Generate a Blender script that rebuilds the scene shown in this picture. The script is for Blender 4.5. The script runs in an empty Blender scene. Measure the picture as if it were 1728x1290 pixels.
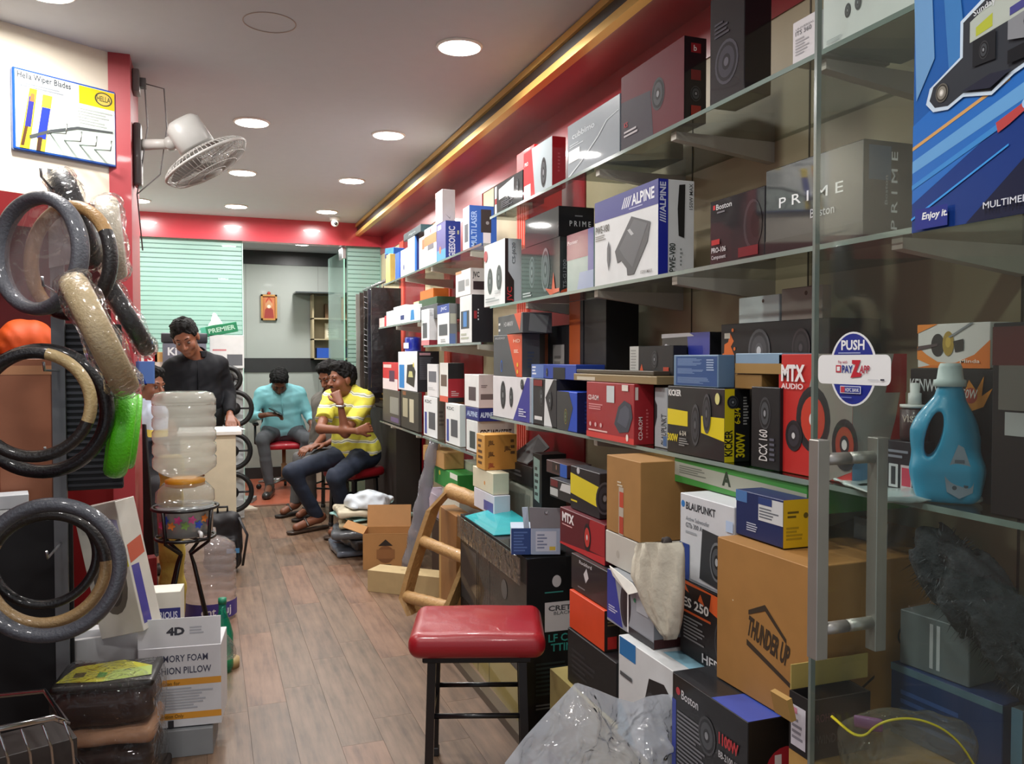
import bpy, bmesh, math, random
import numpy as np
from mathutils import Vector, Matrix, Euler

SC = bpy.context.scene
COL = SC.collection
RND = random.Random(7)

# ------------------------------------------------------------------ camera
F_PX, CAM_H, VPX, VPY = 1400.0, 1.40, 351.0, 606.0
YAW = math.atan((864 - VPX) / F_PX)
PITCH = math.atan((645 - VPY) / F_PX)
_fh = Vector((math.sin(YAW), math.cos(YAW), 0))
FWD = _fh * math.cos(PITCH) + Vector((0, 0, -math.sin(PITCH)))
RIGHT = Vector((math.cos(YAW), -math.sin(YAW), 0))
UP = RIGHT.cross(FWD)
cam = bpy.data.cameras.new('camera')
cam.sensor_fit = 'HORIZONTAL'; cam.sensor_width = 36.0
cam.lens = 36.0 * F_PX / 1728.0
cam.clip_start = 0.05; cam.clip_end = 100
cam_o = bpy.data.objects.new('camera', cam); COL.objects.link(cam_o)
cam_o.location = (0, 0, CAM_H)
cam_o.rotation_euler = Matrix((RIGHT, UP, -FWD)).transposed().to_euler()
SC.camera = cam_o

# ------------------------------------------------------------------ world, exposure
SC.view_settings.view_transform = 'Standard'
SC.view_settings.look = 'None'
SC.view_settings.gamma = 1.0
SC.view_settings.use_curve_mapping = False
SC.view_settings.exposure = 0.30
LAMP_W = 13.5
LAMP_E = 30.0
world = bpy.data.worlds.new('world'); SC.world = world
world.use_nodes = True
world.node_tree.nodes['Background'].inputs[0].default_value = (0.90, 0.93, 1.0, 1)
world.node_tree.nodes['Background'].inputs[1].default_value = 0.42

# main dimensions of the shop
CEIL = 2.72
XS = 1.257            # front edge of the glass shelves
XW = 1.62             # wall behind the shelves
Z_LOW, Z_MID, Z_TOP = 1.13, 1.65, 2.07
Y_PART = 8.2          # glass partition and red beam
Y_BACK = 10.1

# ------------------------------------------------------------------ measuring helpers (a pixel at a known plane -> point)
def ray(px, py):
    return FWD * F_PX + RIGHT * (px - 864) + UP * (645 - py)
def P(px, py, x=None, y=None, z=None):
    d = ray(px, py)
    t = x / d.x if x is not None else (y / d.y if y is not None else (z - CAM_H) / d.z)
    return Vector((d.x * t, d.y * t, CAM_H + d.z * t))

# ------------------------------------------------------------------ materials
def lin(c):
    if isinstance(c, str):
        c = c.lstrip('#'); c = tuple(int(c[i:i + 2], 16) / 255 for i in (0, 2, 4))
    return tuple((v / 12.92 if v <= 0.04045 else ((v + 0.055) / 1.055) ** 2.4) for v in c[:3])
_mats = {}
def new_mat(name):
    m = bpy.data.materials.new(name); m.use_nodes = True
    nt = m.node_tree; nt.nodes.clear()
    out = nt.nodes.new('ShaderNodeOutputMaterial')
    return m, nt, out
def C(col, rough=0.55, coat=0.0, metal=0.0, var=0.10, scale=14.0, bump=0.0, bscale=60.0, spec=0.5, coord='Object'):
    key = (str(col), rough, coat, metal, var, scale, bump, bscale, spec)
    if key in _mats: return _mats[key]
    m, nt, out = new_mat('surface_' + str(col).lstrip('#'))
    b = nt.nodes.new('ShaderNodeBsdfPrincipled')
    nt.links.new(b.outputs[0], out.inputs[0])
    l = lin(col)
    tc = nt.nodes.new('ShaderNodeTexCoord')
    n = nt.nodes.new('ShaderNodeTexNoise'); n.inputs['Scale'].default_value = scale
    n.inputs['Detail'].default_value = 4
    nt.links.new(tc.outputs[coord], n.inputs['Vector'])
    mx = nt.nodes.new('ShaderNodeMix'); mx.data_type = 'RGBA'
    mx.inputs[6].default_value = tuple(min(1, v * (1 - var)) for v in l) + (1,)
    mx.inputs[7].default_value = tuple(min(1, v * (1 + var)) for v in l) + (1,)
    nt.links.new(n.outputs['Fac'], mx.inputs[0])
    nt.links.new(mx.outputs[2], b.inputs['Base Color'])
    b.inputs['Roughness'].default_value = rough
    b.inputs['Metallic'].default_value = metal
    b.inputs['Specular IOR Level'].default_value = spec if coat < .6 else .12
    if coat >= .6: b.inputs['Roughness'].default_value = .65      # matt print under a sharp clear film
    if coat:
        b.inputs['Coat Weight'].default_value = coat
        b.inputs['Coat Roughness'].default_value = 0.04
    if bump:
        n2 = nt.nodes.new('ShaderNodeTexNoise'); n2.inputs['Scale'].default_value = bscale
        n2.inputs['Detail'].default_value = 3
        nt.links.new(tc.outputs[coord], n2.inputs['Vector'])
        bp = nt.nodes.new('ShaderNodeBump'); bp.inputs['Strength'].default_value = bump
        bp.inputs['Distance'].default_value = 0.01
        nt.links.new(n2.outputs['Fac'], bp.inputs['Height'])
        nt.links.new(bp.outputs[0], b.inputs['Normal'])
    _mats[key] = m
    return m
def GLASS(key, tint, reflect=1.0, milk=0.0, milk_col=(.8, .9, .86), bump=0.0, bscale=12.0, rough=0.02, fres=1.45):
    """thin clear sheet: tinted transparency with a Fresnel reflection, optionally milky and crinkled"""
    k = ('glass', key)
    if k in _mats: return _mats[k]
    m, nt, out = new_mat(key)
    tr = nt.nodes.new('ShaderNodeBsdfTransparent'); tr.inputs[0].default_value = tuple(tint) + (1,)
    last = tr
    if milk:
        df = nt.nodes.new('ShaderNodeBsdfDiffuse'); df.inputs[0].default_value = tuple(milk_col) + (1,)
        tl = nt.nodes.new('ShaderNodeBsdfTranslucent'); tl.inputs[0].default_value = tuple(milk_col) + (1,)
        ms = nt.nodes.new('ShaderNodeMixShader'); ms.inputs[0].default_value = 0.5
        nt.links.new(df.outputs[0], ms.inputs[1]); nt.links.new(tl.outputs[0], ms.inputs[2])
        m2 = nt.nodes.new('ShaderNodeMixShader'); m2.inputs[0].default_value = milk
        nt.links.new(tr.outputs[0], m2.inputs[1]); nt.links.new(ms.outputs[0], m2.inputs[2])
        last = m2
    gl = nt.nodes.new('ShaderNodeBsdfGlossy'); gl.inputs['Roughness'].default_value = rough
    fr = nt.nodes.new('ShaderNodeFresnel')
    ge = nt.nodes.new('ShaderNodeNewGeometry'); io = nt.nodes.new('ShaderNodeMix'); io.data_type = 'FLOAT'
    io.inputs[2].default_value = fres; io.inputs[3].default_value = 1 / fres       # same reflection seen from either side of the thin sheet
    nt.links.new(ge.outputs['Backfacing'], io.inputs[0]); nt.links.new(io.outputs[0], fr.inputs[0])
    mu = nt.nodes.new('ShaderNodeMath'); mu.operation = 'MULTIPLY'; mu.inputs[1].default_value = reflect
    mu.use_clamp = True
    nt.links.new(fr.outputs[0], mu.inputs[0])
    mm = nt.nodes.new('ShaderNodeMixShader')
    nt.links.new(mu.outputs[0], mm.inputs[0]); nt.links.new(last.outputs[0], mm.inputs[1]); nt.links.new(gl.outputs[0], mm.inputs[2])
    if bump:
        tc = nt.nodes.new('ShaderNodeTexCoord')
        n2 = nt.nodes.new('ShaderNodeTexNoise'); n2.inputs['Scale'].default_value = bscale
        n2.inputs['Detail'].default_value = 2; n2.inputs['Distortion'].default_value = 1.5
        nt.links.new(tc.outputs['Object'], n2.inputs['Vector'])
        bp = nt.nodes.new('ShaderNodeBump'); bp.inputs['Strength'].default_value = bump
        bp.inputs['Distance'].default_value = 0.03
        nt.links.new(n2.outputs['Fac'], bp.inputs['Height'])
        nt.links.new(bp.outputs[0], gl.inputs['Normal']); nt.links.new(bp.outputs[0], fr.inputs['Normal'])
    nt.links.new(mm.outputs[0], out.inputs[0])
    _mats[k] = m
    return m
def EMIT(col, strength):
    k = ('emit', str(col), strength)
    if k in _mats: return _mats[k]
    m, nt, out = new_mat('lamp_glow')
    e = nt.nodes.new('ShaderNodeEmission'); e.inputs[0].default_value = lin(col) + (1,); e.inputs[1].default_value = strength
    nt.links.new(e.outputs[0], out.inputs[0]); _mats[k] = m
    return m

# ------------------------------------------------------------------ objects
def link(name, me, parent=None, loc=None, rot=None):
    o = bpy.data.objects.new(name, me); COL.objects.link(o)
    if parent is not None: o.parent = parent
    if loc is not None: o.location = loc
    if rot is not None: o.rotation_euler = rot
    return o
def tag(o, label=None, cat=None, group=None, kind=None):
    if label: o['label'] = label
    if cat: o['category'] = cat
    if group: o['group'] = group
    if kind: o['kind'] = kind
    return o
def empty(name, loc, rz=0, label=None, cat=None, group=None):
    o = link(name, None, None, loc, (0, 0, rz)); o.empty_display_size = 0.05
    return tag(o, label, cat, group)
def mesh(name, verts, faces, mats, parent=None, idx=None, smooth=False, loc=None, rot=None):
    me = bpy.data.meshes.new(name)
    me.from_pydata([tuple(v) for v in verts], [], [tuple(f) for f in faces])
    for m in (mats if isinstance(mats, (list, tuple)) else [mats]): me.materials.append(m)
    if idx is not None: me.polygons.foreach_set('material_index', list(idx))
    if smooth: me.polygons.foreach_set('use_smooth', [True] * len(me.polygons))
    me.update()
    return link(name, me, parent, loc, rot)

class MB:
    """collects shapes of one part"""
    def __init__(s): s.v = []; s.f = []; s.i = []; s.sm = []
    def add(s, v, f, i=0, sm=False):
        o = len(s.v); s.v += [tuple(p) for p in v]; s.f += [tuple(o + a for a in q) for q in f]
        s.i += [i] * len(f); s.sm += [sm] * len(f); return s
    def box(s, a, b, i=0, mtx=None):
        x0, y0, z0 = a; x1, y1, z1 = b
        v = [(x0, y0, z0), (x1, y0, z0), (x1, y1, z0), (x0, y1, z0), (x0, y0, z1), (x1, y0, z1), (x1, y1, z1), (x0, y1, z1)]
        if mtx is not None: v = [mtx @ Vector(p) for p in v]
        return s.add(v, [(0, 3, 2, 1), (4, 5, 6, 7), (0, 1, 5, 4), (1, 2, 6, 5), (2, 3, 7, 6), (3, 0, 4, 7)], i)
    def rbox(s, a, b, r=0.004, i=0, mtx=None, seg=2):
        bm = bmesh.new()
        x0, y0, z0 = a; x1, y1, z1 = b
        vs = [bm.verts.new(p) for p in [(x0, y0, z0), (x1, y0, z0), (x1, y1, z0), (x0, y1, z0), (x0, y0, z1), (x1, y0, z1), (x1, y1, z1), (x0, y1, z1)]]
        for q in [(0, 3, 2, 1), (4, 5, 6, 7), (0, 1, 5, 4), (1, 2, 6, 5), (2, 3, 7, 6), (3, 0, 4, 7)]: bm.faces.new([vs[k] for k in q])
        bmesh.ops.bevel(bm, geom=list(bm.edges), offset=r, segments=seg, affect='EDGES', profile=0.5)
        bm.verts.index_update()
        v = [p.co.copy() for p in bm.verts]; f = [[q.index for q in fc.verts] for fc in bm.faces]
        bm.free()
        if mtx is not None: v = [mtx @ p for p in v]
        return s.add(v, f, i, seg > 1)
    def tube(s, pts, r, n=10, i=0, closed=False, caps=True, flat=1.0):
        """sweep of a circle along points; r a number or a list"""
        pts = [Vector(p) for p in pts]; m = len(pts)
        rr = r if isinstance(r, (list, tuple)) else [r] * m
        V = []; Fc = []
        prev = None
        for k in range(m):
            if closed: t = pts[(k + 1) % m] - pts[k - 1]
            else: t = pts[min(k + 1, m - 1)] - pts[max(k - 1, 0)]
            t.normalize()
            if prev is None:
                a = Vector((0, 0, 1)) if abs(t.z) < 0.9 else Vector((1, 0, 0))
                u = t.cross(a).normalized()
            else:
                u = (prev - t * prev.dot(t)).normalized()
            prev = u; w = t.cross(u)
            for q in range(n):
                an = 2 * math.pi * q / n
                V.append(pts[k] + (u * math.cos(an) + w * math.sin(an) * flat) * rr[k])
        mm = m if closed else m - 1
        for k in range(mm):
            k2 = (k + 1) % m
            for q in range(n):
                Fc.append((k * n + q, k * n + (q + 1) % n, k2 * n + (q + 1) % n, k2 * n + q))
        s.add(V, Fc, i, True)
        if caps and not closed:
            o = len(s.v) - len(V)
            s.f += [tuple(o + q for q in reversed(range(n))), tuple(o + (m - 1) * n + q for q in range(n))]
            s.i += [i, i]; s.sm += [False, False]
        return s
    def lathe(s, prof, n=24, i=0, mtx=None, sm=True, sq=0.0):
        """profile of (r, z) turned about z; sq > 0 squares the section"""
        V = []; Fc = []
        for r, z in prof:
            for q in range(n):
                an = 2 * math.pi * q / n
                c, d = math.cos(an), math.sin(an)
                k = 1.0
                if sq: k = 1.0 / ((abs(c) ** (2 + sq) + abs(d) ** (2 + sq)) ** (1 / (2 + sq)))
                V.append(Vector((r * c * k, r * d * k, z)))
        for k in range(len(prof) - 1):
            for q in range(n): Fc.append((k * n + q, k * n + (q + 1) % n, (k + 1) * n + (q + 1) % n, (k + 1) * n + q))
        if prof[0][0] > 1e-5: Fc.append(tuple(reversed(range(n))))
        if prof[-1][0] > 1e-5: Fc.append(tuple((len(prof) - 1) * n + q for q in range(n)))
        if mtx is not None: V = [mtx @ p for p in V]
        return s.add(V, Fc, i, sm)
    def build(s, name, mats, parent=None, loc=None, rot=None):
        o = mesh(name, s.v, s.f, mats, parent, s.i, False, loc, rot)
        o.data.polygons.foreach_set('use_smooth', s.sm); o.data.update()
        return o
def T(loc, rx=0, ry=0, rz=0):
    return Matrix.Translation(Vector(loc)) @ Euler((rx, ry, rz)).to_matrix().to_4x4()
def align(a, b):
    """matrix taking the z axis to the direction a->b, origin at a"""
    d = (Vector(b) - Vector(a)); q = d.to_track_quat('Z', 'Y')
    return Matrix.Translation(Vector(a)) @ q.to_matrix().to_4x4()

# ------------------------------------------------------------------ lettering and prints
_txt = {}
def text_geo(s, bold=0.0, shear=0.0):
    k = (s, bold, shear)
    if k in _txt: return _txt[k]
    cu = bpy.data.curves.new('t', 'FONT'); cu.body = s; cu.size = 1.0; cu.resolution_u = 2
    cu.offset = bold; cu.shear = shear; cu.fill_mode = 'FRONT'; cu.dimensions = '2D'
    o = bpy.data.objects.new('t', cu); COL.objects.link(o)
    dg = bpy.context.evaluated_depsgraph_get()
    me = bpy.data.meshes.new_from_object(o.evaluated_get(dg))
    v = np.array([p.co[:] for p in me.vertices]).reshape(-1, 3); f = [list(p.vertices) for p in me.polygons]
    bpy.data.objects.remove(o); bpy.data.curves.remove(cu); bpy.data.meshes.remove(me)
    if len(v):
        v[:, 0] -= v[:, 0].min()
        w = v[:, 0].max()
    else: w = 0
    _txt[k] = (v, f, w)
    return _txt[k]

class Print:
    """flat print laid on one face: everything given in face fractions (u right, v up)"""
    def __init__(s, o, u, v, n):
        s.o = Vector(o); s.u = Vector(u); s.v = Vector(v); s.n = Vector(n)
        s.W = s.u.length; s.H = s.v.length; s.k = 0; s.mats = []; s.mb = MB()
    def mi(s, col, **kw):
        m = col if isinstance(col, bpy.types.Material) else C(col, **{**s.kw, **kw})
        if m not in s.mats: s.mats.append(m)
        return s.mats.index(m)
    def place(s, root, name='printed_panel'):
        """link the print; artwork lying far apart on the face becomes separate panels"""
        mb = s.mb; n = len(mb.v)
        if not n: return
        par = list(range(n))
        def find(a):
            while par[a] != a: par[a] = par[par[a]]; a = par[a]
            return a
        for f in mb.f:
            r0 = find(f[0])
            for q in f[1:]: par[find(q)] = r0
        isl = {}
        for i in range(n): isl.setdefault(find(i), []).append(i)
        keys = list(isl); P_ = np.array([tuple(v) for v in mb.v])
        lo = np.array([P_[isl[k]].min(0) for k in keys]); hi = np.array([P_[isl[k]].max(0) for k in keys]); sz = (hi - lo).max(1)
        gap = np.maximum(0, np.maximum(lo[:, None] - hi[None], lo[None] - hi[:, None]))
        near = np.sqrt((gap ** 2).sum(2)) <= np.maximum(.018, .45 * np.maximum(sz[:, None], sz[None]))
        comp = -np.ones(len(keys), int); c = 0
        for i in range(len(keys)):
            if comp[i] >= 0: continue
            st_ = [i]; comp[i] = c
            while st_:
                q = st_.pop()
                for w in np.nonzero(near[q] & (comp < 0))[0]: comp[w] = c; st_.append(w)
            c += 1
        of = {k: comp[i] for i, k in enumerate(keys)}
        for g in range(c):
            m2 = MB(); mp = {}
            for f, i in zip(mb.f, mb.i):
                if of[find(f[0])] != g: continue
                ff = []
                for q in f:
                    if q not in mp: mp[q] = len(m2.v); m2.v.append(mb.v[q])
                    ff.append(mp[q])
                m2.f.append(tuple(ff)); m2.i.append(i); m2.sm.append(False)
            used = sorted(set(m2.i)); m2.i = [used.index(i) for i in m2.i]
            m2.build(name, [s.mats[u] for u in used], root)
    def pt(s, a, b):
        return s.o + s.u * a + s.v * b + s.n * (0.0005 + 0.00022 * s.k)
    def poly(s, pts, col):
        i = s.mi(col); s.mb.add([s.pt(*p) for p in pts], [tuple(range(len(pts)))], i); s.k += 1
    def run(s, ops, kw):
        s.kw = kw
        for op in ops:
            t = op[0]
            if t == 'r':
                _, a, b, c, d, col = op; s.poly([(a, b), (c, b), (c, d), (a, d)], col)
            elif t == 'p': s.poly(op[1], op[2])
            elif t == 'c':       # u, v, radius (fraction of height), colour, aspect
                _, a, b, r, col = op[:5]; asp = op[5] if len(op) > 5 else 1.0
                ru = r * s.H / s.W * asp
                s.poly([(a + ru * math.cos(q * math.tau / 20), b + r * math.sin(q * math.tau / 20)) for q in range(20)], col)
            elif t == 's':       # loudspeaker picture
                _, a, b, r = op[:4]; asp = op[4] if len(op) > 4 else 1.0
                cc = op[5] if len(op) > 5 else ('#3c3d40', '#17181b', '#44474b', '#1d1e21', '#8d9094')
                for q, c_ in zip((1, .86, .70, .36, .2), cc): s.run([('c', a, b, r * q, c_, asp)], kw)
            elif t == 'l':       # lines of fine print
                _, a, b, c, d, n, col = op[:7]
                rr = random.Random(n * 31 + int(a * 100))
                i = s.mi(col); hh = (d - b) / n
                for q in range(n):
                    e = a + (c - a) * rr.uniform(.55, 1); y0 = d - (q + .75) * hh; y1 = d - (q + .25) * hh
                    s.mb.add([s.pt(a, y0), s.pt(e, y0), s.pt(e, y1), s.pt(a, y1)], [(0, 1, 2, 3)], i)
                s.k += 1
            elif t == 't':       # text, u, v (lower left), height fraction, colour, options
                _, txt, a, b, h, col = op[:6]; opt = op[6] if len(op) > 6 else {}
                v, f, w = text_geo(txt, opt.get('bold', 0.012), opt.get('shear', 0.0))
                if not len(v): continue
                hs = h * s.H / 0.72; ws = hs
                if 'w' in opt: ws = opt['w'] * (s.H if opt.get('rot') else s.W) / max(w, 1e-3)
                U = s.u.normalized(); V = s.v.normalized(); rot = opt.get('rot', 0)
                if rot:
                    ca, sa = math.cos(math.radians(rot)), math.sin(math.radians(rot)); U, V = U * ca + V * sa, V * ca - U * sa
                if rot in (90, -90) : hs = h * s.W / 0.72; ws = ws if 'w' in opt else hs
                o = s.pt(a, b); i = s.mi(col)
                s.mb.add([o + U * (p[0] * ws) + V * (p[1] * hs) for p in v], f, i); s.k += 1
def face_frame(face, w, d, h):
    a, b = w / 2, d / 2
    return {'front': ((-a, -b, 0), (w, 0, 0), (0, 0, h), (0, -1, 0)),
            'right': ((a, -b, 0), (0, d, 0), (0, 0, h), (1, 0, 0)),
            'left': ((-a, b, 0), (0, -d, 0), (0, 0, h), (-1, 0, 0)),
            'top': ((-a, -b, h), (w, 0, 0), (0, d, 0), (0, 0, 1)),
            'back': ((a, b, 0), (-w, 0, 0), (0, 0, h), (0, 1, 0))}[face]
def put_prints(root, w, d, h, prints, kw):
    for face, ops in prints.items():
        pr = Print(*face_frame(face, w, d, h)); pr.run(ops, kw)
        pr.place(root)
def carton(name, label, cat, loc, rz, w, d, h, col, prints=None, coat=0.0, rough=0.5, group=None, rx=0, ry=0, bev=0.0016, bump=0.0, var=0.1):
    m = C(col, rough, coat, bump=bump, var=var)
    mb = MB().rbox((-w / 2, -d / 2, 0), (w / 2, d / 2, h), bev, seg=1)
    o = mb.build(name, [m], None, loc, (rx, ry, rz))
    tag(o, label, cat, group)
    put_prints(o, w, d, h, prints or {}, dict(rough=rough, coat=coat, var=0.04))
    return o
def shelf_box(name, label, pl, pr, ptop, col, prints=None, xf=XS + .012, zb=Z_LOW, depth=.16, pside=None, cat='box', yref=None, turn=0, **kw):
    """carton with its front towards the aisle: left and right edge of the front and the top right corner, read in the photo at x = xf"""
    yf = P(pl, yref or ptop, x=xf).y; yn = P(pr, yref or ptop, x=xf).y
    h = P(pr, ptop, x=xf).z - zb - .0006
    zb = zb + .0006
    if pside: depth = P(pside, ptop, y=yn).x - xf
    w = yf - yn
    if xf + depth > XS and yn < 3.72:                      # never through the glass shelf above
        for zs in (Z_LOW, Z_MID, Z_TOP):
            if zb < zs - .03: h = min(h, zs - .0135 - zb); break
    return carton(name, label, cat, (xf + depth / 2, (yf + yn) / 2, zb), -math.pi / 2 + turn, w, depth, h, col, prints, **kw)
# ================================================================== the setting
random.seed(3)
def plane_obj(name, quad, m, kind='structure', thick=None, n=None):
    return tag(mesh(name, quad, [(0, 1, 2, 3)], m), kind=kind)
def slab(name, a, b, m, parent=None, kind='structure'):
    o = MB().box(a, b).build(name, m if isinstance(m, list) else [m], parent)
    if parent is None: tag(o, kind=kind)
    return o

# --- floor: printed vinyl planks over a dark bed
def plank_mat(i):
    m, nt, out = new_mat('vinyl_plank')
    b = nt.nodes.new('ShaderNodeBsdfPrincipled'); nt.links.new(b.outputs[0], out.inputs[0])
    tc = nt.nodes.new('ShaderNodeTexCoord'); mp = nt.nodes.new('ShaderNodeMapping')
    mp.inputs['Scale'].default_value = (26, 2.2, 1); mp.inputs['Location'].default_value = (i * 3.1, i * 1.7, 0)
    nt.links.new(tc.outputs['Object'], mp.inputs[0])
    n = nt.nodes.new('ShaderNodeTexNoise'); n.inputs['Scale'].default_value = 1.0; n.inputs['Detail'].default_value = 6
    n.inputs['Roughness'].default_value = 0.65
    nt.links.new(mp.outputs[0], n.inputs[0])
    n2 = nt.nodes.new('ShaderNodeTexNoise'); n2.inputs['Scale'].default_value = 5.0; nt.links.new(tc.outputs['Object'], n2.inputs[0])
    ad = nt.nodes.new('ShaderNodeMath'); ad.operation = 'ADD'; nt.links.new(n.outputs[0], ad.inputs[0])
    mu = nt.nodes.new('ShaderNodeMath'); mu.operation = 'MULTIPLY_ADD'; mu.inputs[1].default_value = .5; mu.inputs[2].default_value = -.25
    nt.links.new(n2.outputs[0], mu.inputs[0]); nt.links.new(mu.outputs[0], ad.inputs[1])
    cr = nt.nodes.new('ShaderNodeValToRGB'); nt.links.new(ad.outputs[0], cr.inputs[0])
    tints = [('#4b3729', '#735a47', '#876e57'), ('#493829', '#6d5745', '#806855'), ('#51372a', '#795b47', '#8c6d58'), ('#47372a', '#6a5443', '#7e6652')][i % 4]
    e = cr.color_ramp.elements; e[0].position = .25; e[1].position = .78
    e[0].color = lin(tints[0]) + (1,); e[1].color = lin(tints[2]) + (1,)
    x = e.new(.5); x.color = lin(tints[1]) + (1,)
    nt.links.new(cr.outputs[0], b.inputs['Base Color'])
    b.inputs['Roughness'].default_value = 0.42
    return m
fl = slab('floor', (-2.6, -0.6, -0.06), (1.62, Y_PART, -0.006), C('#4a3b33', .6))
PM = [plank_mat(i) for i in range(4)]
pw, plen = 0.152, 0.92
_plank_me = {}
for c in range(int(4.2 / pw) + 1):
    x0 = -2.6 + c * pw
    if x0 < -1.1 or x0 > 1.5: continue
    off = RND.uniform(0, plen)
    yy = 1.3 - off
    while yy < Y_PART:
        y1 = min(yy + plen, Y_PART); k = RND.randrange(4)
        L = round(y1 - yy, 4)
        if L > .03:
            key = (k, L)
            if key not in _plank_me:
                o = MB().box((0.0005, 0.0005, -0.006), (pw - .0005, L - .0005, 0)).build('plank', [PM[k]], fl, (x0, yy, 0)); _plank_me[key] = o.data
            else: link('plank', _plank_me[key], fl, (x0, yy, 0))
        yy = y1
slab('floor_back_room', (-1.6, Y_PART, -0.06), (2.6, Y_BACK, 0.0), C('#a5573f', .35, var=.12, scale=6))
slab('trim_1', (-0.9, Y_PART - .03, 0), (1.62, Y_PART + .03, .006), C('#6b4636', .4))

# --- ceiling
CEILM = C('#c9cdd3', .8, var=.03)
cl = slab('ceiling', (-2.6, -0.6, CEIL), (1.40, Y_PART, CEIL + .05), CEILM)
slab('ceiling_back_room', (-1.6, Y_PART, 2.66), (2.6, Y_BACK, 2.71), CEILM)
ring = MB().tube([(.1 * math.cos(a * math.tau / 40), .1 * math.sin(a * math.tau / 40), -.001) for a in range(40)], .0022, 6, closed=True).build('blank_cover', [C('#b5a79f', .7)], cl, P(455, 38, z=CEIL))

# --- red soffit over the shelves with two gilded strips
RED = '#8a1e28'
sf = slab('trim_2', (1.40, -0.6, 2.60), (XW, Y_PART, CEIL), C(RED, .28, .3, var=.08))
slab('trim_3', (1.375, -0.6, 2.62), (1.402, Y_PART, 2.70), C('#2b1d18', .5))
GOLD = C('#e0b565', .32, 0, .55, var=.22, scale=2.0)
for z0, z1 in ((2.595, 2.628), (2.682, 2.712)):
    slab('trim_4', (1.36, -0.6, z0), (1.402, Y_PART, z1), GOLD)

# --- right wall: khaki laminate with red panels, salmon channels and a red band at the top
KH = C('#b3a688', .55, var=.10, scale=5)
wr = slab('wall_right', (XW, -0.6, 0), (XW + .08, Y_PART, 2.72), KH)
slab('red_band', (XW - .006, -0.6, 2.43), (XW, Y_PART, 2.60), C(RED, .3, .2), wr)
for yc in (7.2, 5.72, 4.22):
    slab('red_panel', (XW - .008, yc - .78, .3), (XW, yc - .08, 2.43), C('#8e1420', .35, .2), wr)
    ch = slab('salmon_channel', (XW - .014, yc - .08, .3), (XW, yc + .08, 2.43), C('#e0604f', .5), wr)
    for k in range(5):
        slab('rib', (XW - .02, yc - .075 + k * .033, .3), (XW - .014, yc - .06 + k * .033, 2.43), C('#ec7462', .5), ch)
for yc in (2.56, 1.95, 1.28):
    slab('panel_joint', (XW - .0015, yc - .003, .3), (XW, yc + .003, 2.43), C('#4a4234', .7), wr)

# --- beam over the glass partition
bm_ = slab('trim_5', (-1.6, Y_PART - .06, 2.50), (XW, Y_PART + .06, CEIL), C('#bf3f49', .25, .35, var=.05))

# --- back room
bw = slab('wall_back', (-1.6, Y_BACK, 0), (2.6, Y_BACK + .08, 2.72), C('#a9aea8', .5, .1, var=.07, scale=3))
for z0, z1 in ((0, .13), (1.245, 1.41), (2.50, 2.66)):
    slab('dark_band', (-1.6, Y_BACK - .012, z0), (2.6, Y_BACK, z1), C('#2b2a2b', .4, var=.25, scale=9), bw)
for xx in (-.4, .42, 1.24, 2.06):
    slab('panel_joint', (xx - .002, Y_BACK - .0015, .13), (xx + .002, Y_BACK, 2.5), C('#8a8c88', .6), bw)
slab('wall_back_left', (-1.68, Y_PART, 0), (-1.6, Y_BACK, 2.72), C('#d5d8d2', .5))
slab('wall_back_right', (2.6, Y_PART, 0), (2.68, Y_BACK, 2.72), C('#d5d8d2', .5))
slab('wall_part_right', (XW, Y_PART - .02, 0), (2.6, Y_PART + .05, 2.72), C('#d5d8d2', .5))

# --- left walls
slab('wall_left', (-1.0, 4.4, 0), (-.92, Y_PART, CEIL), C('#d9cfc0', .6))
slab('wall_left_inner', (-1.6, Y_PART - .05, 0), (-.92, Y_PART, CEIL), C('#d9cfc0', .6))
# red pillar
slab('wall_pillar', (-.392, 3.98, 0), (-.305, 4.42, CEIL), C('#a8343b', .5, .1, var=.05))
slab('wall_left_return', (-1.0, 4.34, 0), (-.392, 4.42, CEIL), C('#8d1c1e', .4))
# cream wall above the display, running towards the camera at an angle
A = Vector((-.392, 3.985, 0)); B = Vector((-2.2, 2.85, 0)); dd = (B - A).normalized(); nn = Vector((-dd.y, dd.x, 0))
if nn.y > 0: nn = -nn
def obl(name, s0, s1, z0, z1, th, m, off=0.0):
    a = A + dd * s0 + nn * off; b = A + dd * s1 + nn * off
    q = [a, b, b - nn * th, a - nn * th]
    v = [(p.x, p.y, z0) for p in q] + [(p.x, p.y, z1) for p in q]
    return tag(mesh(name, v, [(0, 3, 2, 1), (4, 5, 6, 7), (0, 1, 5, 4), (1, 2, 6, 5), (2, 3, 7, 6), (3, 0, 4, 7)], m), kind='structure')
obl('wall_left_front', 0, 2.2, 2.06, CEIL, .08, C('#eee3cf', .55, var=.04))
obl('trim_6', 0, 2.2, 1.93, 2.06, .10, C('#7d1519', .4), .0)
slab('wall_left_far', (-2.6, -0.6, 0), (-2.5, 4.4, CEIL), C('#8a1a1c', .5))
slab('wall_recess', (-2.5, 4.34, 0), (-1.0, 4.42, CEIL), C('#a51d22', .45))
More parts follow.
